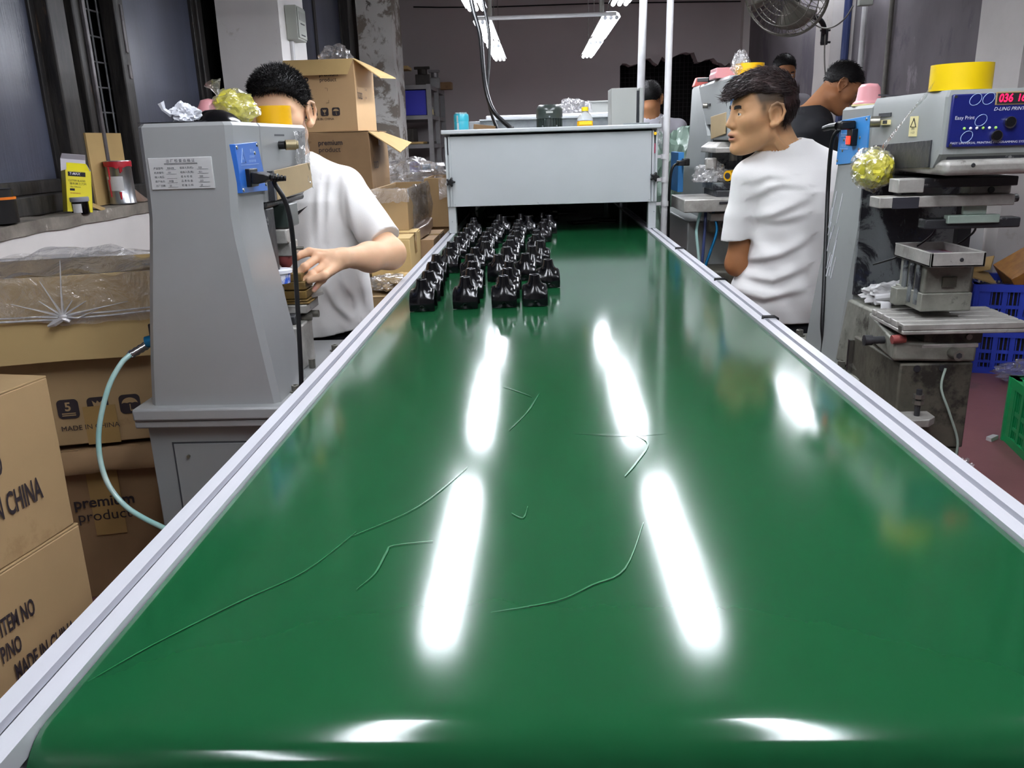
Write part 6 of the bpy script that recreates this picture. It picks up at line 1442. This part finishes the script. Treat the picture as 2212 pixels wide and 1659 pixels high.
# ---- seated worker in white on the pole side, back to us, looking over his shoulder
P1 = thing('person', 'man in white T-shirt seated with his back to us, face turned sideways', 'person', (.77, 2.55, 0))
R1 = basis((-.990, -.135, -.03), (.03, -.03, 1)); s1 = .945; O1 = np.array(atY(1676, 247, 2.45), np.float32)-(R1 @ np.array((-.010, .080, .001), np.float32))*s1
TAN = lin('c89a70'); 
arm1 = lambda p: smin(smin(cap(p, (.622, 2.53, 1.0), (.605, 2.54, .765), .030, .035), cap(p, (.607, 2.54, .765), (.70, 2.80, .865), .036, .026), .02), cap(p, (.70, 2.80, .865), (.735, 2.88, .885), .026, .030), .02)
arm1r = lambda p: smin(cap(p, (.905, 2.53, 1.0), (.925, 2.54, .765), .030, .036), cap(p, (.925, 2.54, .765), (.86, 2.80, .865), .036, .026), .02)
T1 = [(.50, .775, 2.56, .15, .115), (.66, .772, 2.55, .145, .11), (.80, .775, 2.535, .122, .10), (.90, .775, 2.53, .122, .10), (.98, .765, 2.535, .135, .095), (1.04, .757, 2.54, .125, .075), (1.08, .745, 2.545, .085, .058), (1.115, .735, 2.55, .05, .05)]
def hand_at(p, w, k, up, n=4):
    d = cap(p, w, k, .022, .026); side = np.cross(np.array(k)-np.array(w), up); side = side/np.linalg.norm(side); f = (np.array(k)-np.array(w)); f = f/np.linalg.norm(f)
    for i in range(4):
        o = np.array(k)+side*(.030-.020*i); m = o+f*(.035-.004*abs(i-1))-np.array(up)*.006; t = m+f*.022-np.array(up)*.022
        d = smin(d, smin(cap(p, o, m, .0095, .0085), cap(p, m, t, .0085, .0068), .004), .006)
    th = np.array(w)+side*.030+f*.02; d = smin(d, smin(cap(p, th-side*.02, th+side*.012+f*.018, .012, .0095), cap(p, th+side*.012+f*.018, th+side*.010+f*.045-np.array(up)*.01, .0095, .0075), .004), .008)
    return d
def body1(p):
    d = head_d((p-O1)@R1/s1)*s1
    d = smin(d, cap(p, (.690, 2.545, 1.150), (.728, 2.545, 1.065), .051, .060), .03)
    for a, b in (((.653, 2.476, 1.165), (.700, 2.488, 1.098)), ((.665, 2.475, 1.150), (.716, 2.492, 1.100))): d = smin(d, cap(p, a, b, .0075), .008)
    d = smin(d, column(p, T1), .02)
    d = smin(d, smin(arm1(p), arm1r(p), .01), .02)
    d = smin(d, hand_at(p, (.705, 2.81, .868), (.735, 2.885, .888), np.array((-.3, -.2, .93))), .01)
    return smin(d, hand_at(p, (.855, 2.81, .868), (.84, 2.885, .888), np.array((.3, -.2, .93))), .01)
def fade1(q):
    x, y, z = q[:, 0], np.abs(q[:, 1]), q[:, 2]
    up = np.clip((z-.004)/.038, 0, 1)*np.clip((.050-x+ .35*(z-.05))/.014, 0, 1)
    sb = np.clip((z+.012)/.03, 0, 1)*np.exp(-((x-.022)/.012)**2)*np.clip((y-.04)/.02, 0, 1)*.85
    bk = np.clip((-.030-x)/.02, 0, 1)*np.clip((z+.062)/.03, 0, 1)
    return np.maximum(np.maximum(up, sb), bk)*.93
def col1(v):
    q = (v-O1)@R1/s1; c = lips_fade(q, TAN, fade1)
    n = (v[:, 2] < .95)[:, None]; return np.where(n, np.array(lin('9c6a44'))[None], c)  # skin below the sleeves darkened to paint in the shade on the arms
skin_body(P1, body1, [((.53, 2.38, 1.03), (.82, 2.70, 1.36), .0026), ((.55, 2.45, .70), (.70, 2.62, 1.04), .005), ((.60, 2.55, .70), (.98, 2.95, .94), .0045), ((.86, 2.45, .70), (1.0, 2.62, 1.04), .008), ((.60, 2.4, .5), (.95, 2.7, 1.13), .016)], col1)
eyes(P1, O1, R1, s1)
def hair1(q):
    x, z = q[:, 0], q[:, 2]
    zb = np.interp(x, [-.12, -.07, -.03, .02, .05, .085, .12], [.030, .045, .058, .070, .071, .062, .050])+.003*np.sin(q[:, 1]*150+x*60)
    t = smax(smin(ell(q, (-.006, 0, .044), (.098, .080, .090)), ell(q, (.050, 0, .068), (.062, .062, .046)), .03), zb-z, .006)
    b = np.maximum(ell(q, (-.010, 0, .036), (.097, .0775, .088)), -.050-z)
    b = np.maximum(b, x+.036+np.clip((.02-z), 0, 1)*.30)
    return smin(t+.0016*np.sin(q[:, 1]*300+3*np.sin(x*40)), b, .012)
hair(P1, hair1, O1, R1, s1, ((-.14, -.11, -.08), (.14, .11, .18)), 'hair_brown', lambda p: (1, 0, -.30 if p[0] > .03 else .02) if p[2] > .05 else (-.2, 0, -1), .11, .030, .0011, 6500, seed=3, jit=.26)
SH1 = [(.572, .762, 2.545, .170, .130), (.64, .760, 2.54, .176, .134), (.70, .762, 2.535, .170, .130), (.76, .770, 2.53, .148, .120), (.84, .776, 2.527, .137, .113), (.92, .775, 2.525, .138, .112), (.98, .766, 2.53, .148, .108), (1.04, .757, 2.537, .142, .088), (1.08, .748, 2.542, .102, .072), (1.12, .737, 2.547, .065, .062)]
FL1 = [([atY(*q, 2.425) for q in ((1640, 470), (1668, 462), (1700, 447), (1742, 428))], .007), ([atY(*q, 2.425) for q in ((1640, 478), (1684, 474), (1735, 461))], .006),
       ([atY(*q, 2.43) for q in ((1634, 425), (1660, 405), (1690, 396), (1740, 400))], .006), ([atY(*q, 2.43) for q in ((1633, 392), (1665, 378), (1710, 378))], .005),
       ([atY(*q, 2.415) for q in ((1612, 572), (1640, 563), (1690, 548), (1745, 515))], .009), ([atY(*q, 2.41) for q in ((1625, 600), (1670, 606), (1740, 575))], .009), ([atY(*q, 2.41) for q in ((1600, 635), (1650, 645), (1735, 622))], .008),
       ([atY(*q, 2.42) for q in ((1640, 500), (1645, 530), (1650, 555))], .005)]
def shirt1(p):
    d = column(p, SH1, 2.25)
    sh = smin(cap(p, (.640, 2.532, 1.022), (.735, 2.545, 1.078), .055, .052), cap(p, (.890, 2.532, 1.025), (.745, 2.545, 1.078), .055, .052), .02)
    d = smin(d, sh, .03)
    sl = smin(cap(p, (.632, 2.53, 1.015), (.603, 2.532, .84), .058, .045), cap(p, (.605, 2.532, .90), (.600, 2.532, .78), .046, .044), .02)
    sr = smin(cap(p, (.898, 2.53, 1.015), (.925, 2.532, .84), .058, .046), cap(p, (.922, 2.532, .90), (.928, 2.532, .78), .046, .044), .02)
    sl = np.maximum(sl, .842+.10*(p[:, 0]-.60)-p[:, 2]); sr = np.maximum(sr, .842-p[:, 2])
    d = smin(d, smin(sl, sr, .01), .016)
    d = folds(p, d, FL1, .016, 2.50)
    d = d+.0022*np.sin(p[:, 2]*55+p[:, 0]*38+2*np.sin(p[:, 0]*17))*np.clip((.95-p[:, 2])*6, 0, 1)
    hem = p[:, 2]-.600+.03*(p[:, 0]-.76)*0
    d = np.maximum(d, -hem)
    shell = np.maximum(d, -(d+.0105))
    nk = cap(p, (.684, 2.542, 1.175), (.735, 2.547, 1.05), .060, .0655)
    shell = np.maximum(shell, -nk)
    top = (p-np.array((.73, 2.5, 1.118), np.float32))@np.array((-.30, -.12, .94), np.float32)
    return np.maximum(shell, np.where(p[:, 2] > 1.06, top, -1))
sdf_obj('t_shirt', shirt1, [((.53, 2.36, .585), (1.0, 2.70, 1.15), .0036)], 'tee_white', P1)
def pants1(p):
    d = column(p, [(.42, .772, 2.56, .16, .13), (.60, .772, 2.55, .15, .12)])
    for sx in (-1, 1):
        d = smin(d, smin(cap(p, (.772+.075*sx, 2.58, .50), (.772+.13*sx, 2.98, .50), .080, .062), cap(p, (.772+.13*sx, 2.98, .50), (.772+.13*sx, 3.0, .09), .058, .044), .02), .02)
    return d
sdf_obj('trousers', pants1, [((.52, 2.38, .02), (1.02, 3.12, .66), .012)], 'trousers', P1)
for sx in (-1, 1): MB().sph((.772+.13*sx, 3.05, .04), .05, (.9, 2.2, .8), 14).obj('shoe', 'black_plastic', P1)
st = thing('stool', 'round dark stool under the seated worker in white', 'stool', (.77, 2.56, 0))
MB().cyl((.77, 2.56, .385), (.77, 2.56, .418), .15, n=24).obj('seat', 'stool_top', st, bevel=.005)
for i in range(4): a = PI/4+PI/2*i; MB().cyl((.77+.11*math.cos(a), 2.56+.11*math.sin(a), .385), (.77+.17*math.cos(a), 2.56+.17*math.sin(a), 0), .012, n=8).obj('leg', 'fan_dark', st)

# ---- worker facing us behind the back-turned printer
P2 = thing('person', 'man in white T-shirt working at the printer, face hidden by the tape roll', 'person', (-.69, 2.38, 0))
O2 = np.array((-.702, 2.365, 1.232), np.float32); R2 = basis((-.04, -.985, -.16), (0, -.16, .985)); s2 = .965
PALE = lin('d8ae8c')
Kn = [np.array(atY(*q, 2.045)) for q in ((668, 544), (687, 556), (703, 571), (714, 584))]
Pp = [np.array(atY(*q, y)) for q, y in (((640, 554), 2.02), ((658, 577), 2.005), ((674, 593), 2.005), ((697, 604), 2.01))]
Mm = [np.array(atY(*q, y)) for q, y in (((622, 559), 2.02), ((644, 590), 2.0), ((655, 607), 2.0), ((685, 617), 2.005))]
Tt = [np.array(atY(*q, y)) for q, y in (((613, 563), 2.02), ((634, 602), 2.0), ((644, 618), 2.0), ((678, 627), 2.0))]
WR = np.array(atY(742, 557, 2.09)); EL = np.array((-.410, 2.262, .858)); SHO = np.array((-.540, 2.39, 1.01))
def hand2(p):
    d = cap(p, WR, WR*.6+(Kn[1]+Kn[2])*.2, .0235, .022)
    pal = None
    for i, k in enumerate(Kn):
        c = cap(p, WR+(k-WR)*.25+np.array((0, .004, -.002)), k, .0165, .0105)
        pal = c if pal is None else smin(pal, c, .012)
    d = smin(d, pal, .014)
    for i in range(4):
        r = (.0096, .0098, .0094, .0082)[i]
        f = smin(cap(p, Kn[i], Pp[i], r+.0008, r), cap(p, Pp[i], Mm[i], r, r*.88), .004)
        f = smin(f, cap(p, Mm[i], Tt[i], r*.88, r*.74), .004)
        f = smin(f, nrm(p-Pp[i].astype(np.float32))-(r+.0006), .003)
        d = smin(d, f, .005)
        d = smin(d, cap(p, WR+(Kn[i]-WR)*.45+np.array((0, -.011, .010)), Kn[i]+np.array((0, -.004, .006)), .0022), .006)
    t0, t1, t2 = WR+np.array((-.015, -.02, -.016)), np.array(atY(700, 595, 1.995)), np.array(atY(668, 606, 1.985))
    d = smin(d, smin(cap(p, t0, t1, .0135, .0105), cap(p, t1, t2, .0105, .008), .005), .012)
    return d
def armL(p):
    d = smin(cap(p, SHO, EL, .034, .039), cap(p, EL, (EL+WR)/2+np.array((.004, 0, -.004)), .040, .037), .025)
    d = smin(d, cap(p, (EL+WR)/2+np.array((.004, 0, -.004)), WR, .037, .0235), .02)
    return smin(d, hand2(p), .012)
armR = lambda p: smin(smin(cap(p, (-.86, 2.39, 1.01), (-.885, 2.25, .87), .034, .039), cap(p, (-.885, 2.25, .87), (-.80, 2.13, .86), .038, .025), .02), hand_at(p, (-.80, 2.13, .86), (-.74, 2.08, .855), np.array((0, 0, 1.))), .01)
T2 = [(.50, -.68, 2.40, .15, .115), (.70, -.675, 2.38, .15, .11), (.90, -.69, 2.39, .155, .10), (1.0, -.70, 2.395, .165, .095), (1.05, -.70, 2.40, .15, .075), (1.09, -.70, 2.40, .09, .06), (1.125, -.70, 2.40, .052, .052)]
def body2(p):
    d = head_d((p-O2)@R2/s2)*s2
    d = smin(d, cap(p, (-.702, 2.39, 1.18), (-.70, 2.405, 1.06), .052, .062), .025)
    d = smin(d, cap(p, (-.70, 2.40, 1.08), (-.60, 2.395, 1.04), .036, .034), .03)
    d = smin(d, column(p, T2), .02)
    return smin(d, smin(armL(p), armR(p), .01), .015)
NAILS = [t*.55+m*.45+np.array((0, -.0055, .0015)) for t, m in zip(Tt, Mm)]
def col2(v):
    q = (v-O2)@R2/s2
    c = lips_fade(q, PALE, lambda q: np.clip((q[:, 2]-.010)/.05, 0, 1)*np.clip((.036-q[:, 0])/.015, 0, 1)*.9)
    for t in NAILS[1:]:
        m = (np.exp(-(nrm(v-t.astype(np.float32))/.0062)**4))[:, None]*.8; c = c*(1-m)+np.array(lin('d79a94'))*m
    for k in Pp+Kn:
        m = (np.exp(-(nrm(v-k.astype(np.float32))/.014)**2))[:, None]*.35; c = c*(1-m)+np.array(lin('c98d70'))*m
    return c
skin_body(P2, body2, [((-.82, 2.22, 1.05), (-.58, 2.50, 1.40), .003), ((-.66, 1.955, .765), (-.475, 2.13, .925), .0019), ((-.478, 2.05, .78), (-.355, 2.32, .99), .0034), ((-.57, 2.30, .85), (-.40, 2.47, 1.10), .006), ((-1.0, 2.02, .78), (-.70, 2.47, 1.10), .007), ((-.90, 2.22, .5), (-.5, 2.52, 1.12), .016)], col2)
eyes(P2, O2, R2, s2)
def hair2(q):
    x, z, y = q[:, 0], q[:, 2], np.abs(q[:, 1])
    zb = np.interp(x, [-.12, -.08, -.02, .02, .045, .07, .11], [-.05, -.045, .026, .026, .052, .070, .076])+.003*np.sin(q[:, 1]*90)
    return smax(smin(ell(q, (-.008, 0, .040), (.097, .0785, .091)), ell(q, (.035, 0, .075), (.060, .060, .047)), .02), zb-z, .005)
hair(P2, hair2, O2, R2, s2, ((-.14, -.11, -.08), (.14, .11, .18)), 'hair_black', lambda p: (.7, .5*np.sign(p[1])*min(1, abs(p[1])*12), .2), .58, .017, .0008, 8000, seed=5, jit=.40)
SH2 = [(.595, -.665, 2.375, .172, .128), (.66, -.667, 2.37, .178, .132), (.76, -.672, 2.37, .174, .128), (.86, -.682, 2.378, .174, .120), (.94, -.695, 2.385, .180, .116), (1.0, -.70, 2.392, .185, .112), (1.05, -.70, 2.397, .165, .092), (1.09, -.70, 2.40, .11, .074), (1.135, -.70, 2.402, .064, .064)]
FL2 = [([atY(*q, 2.265) for q in ((742, 400), (752, 450), (766, 520), (778, 560))], .006), ([atY(*q, 2.255) for q in ((700, 380), (704, 450), (705, 520))], .006), ([atY(*q, 2.255) for q in ((678, 400), (684, 470), (686, 530))], .005),
       ([atY(*q, 2.235) for q in ((735, 610), (757, 645), (768, 690))], .008), ([atY(*q, 2.235) for q in ((700, 620), (722, 660), (760, 700))], .008), ([atY(*q, 2.24) for q in ((765, 600), (778, 640), (785, 680))], .006), ([atY(*q, 2.255) for q in ((728, 375), (731, 430), (738, 500))], .005)]
SE = np.array((-.430, 2.288, .895))
def shirt2(p):
    d = column(p, SH2, 2.25)
    sh = smin(cap(p, (-.700, 2.40, 1.082), (-.555, 2.395, 1.035), .052, .056), cap(p, (-.700, 2.40, 1.082), (-.845, 2.395, 1.035), .052, .056), .02)
    d = smin(d, sh, .03)
    sl = cap(p, (-.552, 2.392, 1.025), SE, .061, .050); sr = cap(p, (-.85, 2.392, 1.025), (-.925, 2.29, .88), .061, .052)
    ax_ = SE-np.array((-.545, 2.392, 1.022)); ax_ = ax_/np.linalg.norm(ax_)
    sl = np.maximum(sl, (p-SE.astype(np.float32))@ax_.astype(np.float32)-.004)
    axr = np.array((-.62, -.35, -.70)); sr = np.maximum(sr, (p-np.array((-.905, 2.31, .91), np.float32))@axr.astype(np.float32))
    d = smin(d, smin(sl, sr, .01), .014)
    d = folds(p, d, FL2, .014, 2.36)
    d = d+.0020*np.sin(p[:, 0]*95+2.5*np.sin(p[:, 2]*9))*np.clip((1.0-p[:, 2])*5, 0, 1)
    d = np.maximum(d, .628+.10*(p[:, 0]+.62)*(p[:, 0] > -.62)*1.6-p[:, 2])
    shell = np.maximum(d, -(d+.0105))
    nk = cap(p, (-.701, 2.385, 1.20), (-.70, 2.39, 1.075), .058, .070)
    shell = np.maximum(shell, -nk)
    top = (p-np.array((-.70, 2.40, 1.128), np.float32))@np.array((0, .40, .92), np.float32)
    return np.maximum(shell, np.where(p[:, 2] > 1.07, top, -1))
sdf_obj('t_shirt', shirt2, [((-1.0, 2.20, .60), (-.37, 2.54, 1.16), .0038)], 'tee_white', P2)
def pants2(p):
    d = column(p, [(.44, -.68, 2.42, .16, .13), (.60, -.68, 2.40, .165, .13), (.68, -.675, 2.39, .155, .12)])
    for hx, kx, ky in ((-.59, -.452, 2.03), (-.77, -.80, 2.16)):
        d = smin(d, smin(cap(p, (hx, 2.36, .545), (kx, ky, .53), .082, .060), cap(p, (kx, ky, .53), (kx, ky+.06, .09), .056, .042), .02), .02)
    return d
sdf_obj('trousers', pants2, [((-.90, 1.95, .02), (-.36, 2.56, .70), .011)], 'trousers', P2)
for kx, ky in ((-.452, 2.05), (-.80, 2.17)): MB().sph((kx, ky, .038), .045, (.9, 2.0, .8), 14).obj('shoe', 'black_plastic', P2)
sw = [atY(*q, 2.248) for q in ((630, 466), (640, 458), (652, 452), (664, 445), (654, 454), (644, 464), (634, 474), (622, 480))]
sw = [Vector((v.x, 2.2475+.10*(v.x+.675)**2, v.z)) for v in sw]
MB().poly(sw, (0, .006, 0)).obj('shirt_logo', 'swoosh', P2, smooth=0)
st = thing('stool', 'round dark stool under the worker at the back-turned printer', 'stool', (-.68, 2.42, 0))
MB().cyl((-.68, 2.42, .405), (-.68, 2.42, .438), .15, n=24).obj('seat', 'stool_top', st, bevel=.005)
for i in range(4): a = PI/4+PI/2*i; MB().cyl((-.68+.11*math.cos(a), 2.42+.11*math.sin(a), .405), (-.68+.16*math.cos(a), 2.42+.16*math.sin(a), 0), .012, n=8).obj('leg', 'fan_dark', st)

# ---- three more people farther back
def far_person(label, O, F, U, tor, shirt_mat, skin, hairmat, sh, arms, seed, s=.96, legs=True, h=.0055, seat=None):
    O = np.array(O, np.float32); R = basis(F, U); t = thing('person', label, 'person', (tor[0][1], tor[0][2], 0))
    nb = np.array((tor[-1][1], tor[-1][2], tor[-1][0]), np.float32)
    hb = (R @ np.array((-.03, 0, -.06)))*s+O
    def body(p):
        d = head_d((p-O)@R/s)*s
        d = smin(d, cap(p, hb, nb-np.array((0, 0, .04), np.float32), .052, .06), .03)
        d = smin(d, column(p, [(z, a, b, c*.85, e*.85) for z, a, b, c, e in tor]), .02)
        for A_ in arms:
            a, b, c = [np.array(k, np.float32) for k in A_]
            d = smin(d, smin(cap(p, a+(b-a)*.15, b, .030, .036), cap(p, b, c, .036, .025), .02), .02)
            k = (c-b)/np.linalg.norm(c-b); d = smin(d, hand_at(p, c, c+k*.07, np.array((0, .1, 1.))), .01)
        return d
    lo = np.minimum(O-.14, nb-.1); hi = np.maximum(O+.17, nb+.1)
    bx = [(lo.tolist(), hi.tolist(), .0045)]
    for A_ in arms: A2 = np.array(A_); bx.append(((A2.min(0)-.13).tolist(), (A2.max(0)+.13).tolist(), .009))
    skin_body(t, body, bx, lambda v: lips_fade((v-O)@R/s, skin, lambda q: np.clip((q[:, 2]-.0)/.05, 0, 1)*np.clip((.03-q[:, 0])/.02, 0, 1)*.9))
    def hf(q):
        x, z = q[:, 0], q[:, 2]; zb = np.interp(x, [-.12, -.07, -.02, .02, .05, .08, .11], [-.05, -.045, .025, .03, .06, .075, .08])
        return smax(ell(q, (-.008, 0, .040), (.098, .079, .092)), zb-z, .005)
    hair(t, hf, O, R, s, ((-.14, -.11, -.08), (.14, .11, .18)), hairmat, lambda p: (.6, 0, .2), .4, .018, .0011, 1500, seed=seed, h=.005)
    eyes(t, O, R, s)
    def shirt(p):
        d = column(p, tor, 2.2)
        for a, b in sh: d = smin(d, cap(p, nb-np.array((0, 0, .05), np.float32), a, .05, .058), .03)
        for a, b in sh:
            a_, b_ = np.array(a, np.float32), np.array(b, np.float32); k = (b_-a_)/np.linalg.norm(b_-a_)
            d = smin(d, np.maximum(cap(p, a_, b_, .060, .052), (p-b_)@k), .015)
        d = d+.002*np.sin(p[:, 2]*50+p[:, 0]*30)
        nk = cap(p, hb+(hb-nb)*.3, nb-np.array((0, 0, .05), np.float32), .060, .066)
        return np.maximum(np.maximum(d, -(d+.012)), -nk)
    al = np.array([k for ab in sh for k in ab]+[(a-c, b-e, z) for z, a, b, c, e in tor]+[(a+c, b+e, z) for z, a, b, c, e in tor])
    sdf_obj('t_shirt', shirt, [((al.min(0)-.08).tolist(), (al.max(0)+.08).tolist(), h)], shirt_mat, t)
    z0, cx, cy = tor[0][:3]
    def pants(p):
        d = column(p, [(z0-.12, cx, cy, .16, .12), (z0+.05, cx, cy, .16, .12)])
        for sx in (-1, 1):
            if legs == 'sit':
                f = Vector(F); k = Vector((f.x, f.y, 0)).normalized(); l = Vector((-k.y, k.x, 0)); a = Vector((cx, cy, z0-.05))+l*.08*sx; b = a+k*.40+l*.04*sx; c = Vector((b.x, b.y, .09))
                d = smin(d, smin(cap(p, a, b, .08, .06), cap(p, b, c, .058, .045), .02), .02)
            else: d = smin(d, cap(p, (cx+.085*sx, cy, z0-.05), (cx+.09*sx, cy, .07), .085, .05), .02)
        return d
    sdf_obj('trousers', pants, [((cx-.62, cy-.62, .02), (cx+.62, cy+.62, z0+.08), .016)], 'trousers', t)
    for sx in (-1, 1):
        if legs == 'sit':
            f = Vector(F); k = Vector((f.x, f.y, 0)).normalized(); l = Vector((-k.y, k.x, 0)); b = Vector((cx, cy, 0))+k*.44+l*.12*sx
        else: b = Vector((cx+.09*sx, cy, 0))
        MB().sph((b.x, b.y, .04), .045, (1.4, 1.4, .8), 12).obj('shoe', 'black_plastic', t)
    if legs == 'sit':
        s_ = thing('stool', 'low stool under the '+label.split(',')[0], 'stool', (cx, cy, 0)); MB().cyl((cx, cy, z0-.17), (cx, cy, z0-.14), .15, n=20).obj('seat', 'stool_top', s_)
        for i in range(4): a = PI/4+PI/2*i; MB().cyl((cx+.11*math.cos(a), cy+.11*math.sin(a), z0-.17), (cx+.16*math.cos(a), cy+.16*math.sin(a), 0), .012, n=8).obj('leg', 'fan_dark', s_)
    return t
BR = lin('a3704c')
c_ = atY(1822, 192, 4.3)
far_person('man in black T-shirt bending his head over work by the wall', (c_.x+.01, 4.38, c_.z+.01), (.80, -.12, -.60), (.60, 0, .80),
           [(.62, 1.40, 4.40, .14, .18), (.80, 1.385, 4.40, .135, .185), (1.0, 1.375, 4.40, .135, .19), (1.14, 1.365, 4.40, .13, .18), (1.22, 1.365, 4.40, .105, .14), (1.265, 1.375, 4.395, .065, .075)], 'tee_black', BR, 'hair_black',
           [((1.375, 4.26, 1.15), (1.47, 4.24, 1.0)), ((1.375, 4.54, 1.15), (1.45, 4.56, 1.0))], [((1.38, 4.26, 1.14), (1.50, 4.22, .92), (1.68, 4.30, .95)), ((1.38, 4.54, 1.14), (1.48, 4.58, .92), (1.66, 4.50, .95))], 11, legs='sit')
c_ = atY(1692, 152, 6.2)
far_person('man standing farther off, only dark hair and forehead showing over the seated worker', (c_.x, 6.2, c_.z-.02), (.15, -.95, -.25), (.1, -.2, .97),
           [(.90, c_.x, 6.26, .16, .11), (1.1, c_.x, 6.26, .165, .115), (1.3, c_.x, 6.26, .19, .115), (1.38, c_.x, 6.26, .15, .09), (1.43, c_.x, 6.26, .07, .07)], 'tee_grey', BR, 'hair_black',
           [((c_.x-.17, 6.26, 1.34), (c_.x-.22, 6.22, 1.16)), ((c_.x+.17, 6.26, 1.34), (c_.x+.22, 6.22, 1.16))], [((c_.x-.17, 6.26, 1.34), (c_.x-.23, 6.2, 1.08), (c_.x-.12, 6.0, 1.02)), ((c_.x+.17, 6.26, 1.34), (c_.x+.23, 6.2, 1.08), (c_.x+.12, 6.0, 1.02))], 12, h=.008)
c_ = atY(1405, 213, 6.0)
tp = far_person('man in pale grey T-shirt with orange earphone behind the control box', (c_.x, 6.0, c_.z-.01), (.25, .95, -.2), (0, .2, .98),
           [(.62, c_.x+.03, 5.99, .16, .11), (.85, c_.x+.03, 5.97, .165, .115), (1.05, c_.x+.03, 5.97, .18, .115), (1.18, c_.x+.025, 5.98, .16, .10), (1.25, c_.x+.02, 5.985, .10, .075), (1.29, c_.x+.01, 5.99, .06, .06)], 'tee_grey', BR, 'hair_black',
           [((c_.x-.13, 5.98, 1.19), (c_.x-.2, 6.05, 1.02)), ((c_.x+.19, 5.98, 1.19), (c_.x+.26, 6.05, 1.02))], [((c_.x-.13, 5.98, 1.19), (c_.x-.21, 6.08, .95), (c_.x-.1, 6.3, .95)), ((c_.x+.19, 5.98, 1.19), (c_.x+.27, 6.08, .95), (c_.x+.15, 6.3, .95))], 13, legs='sit', h=.008)
q = atY(1396, 209, 5.96); MB().sph(q, .012, n=12).cyl(q, q+Vector((0, 0, -.03)), .004, n=8).obj('earphone', 'earphone', tp)
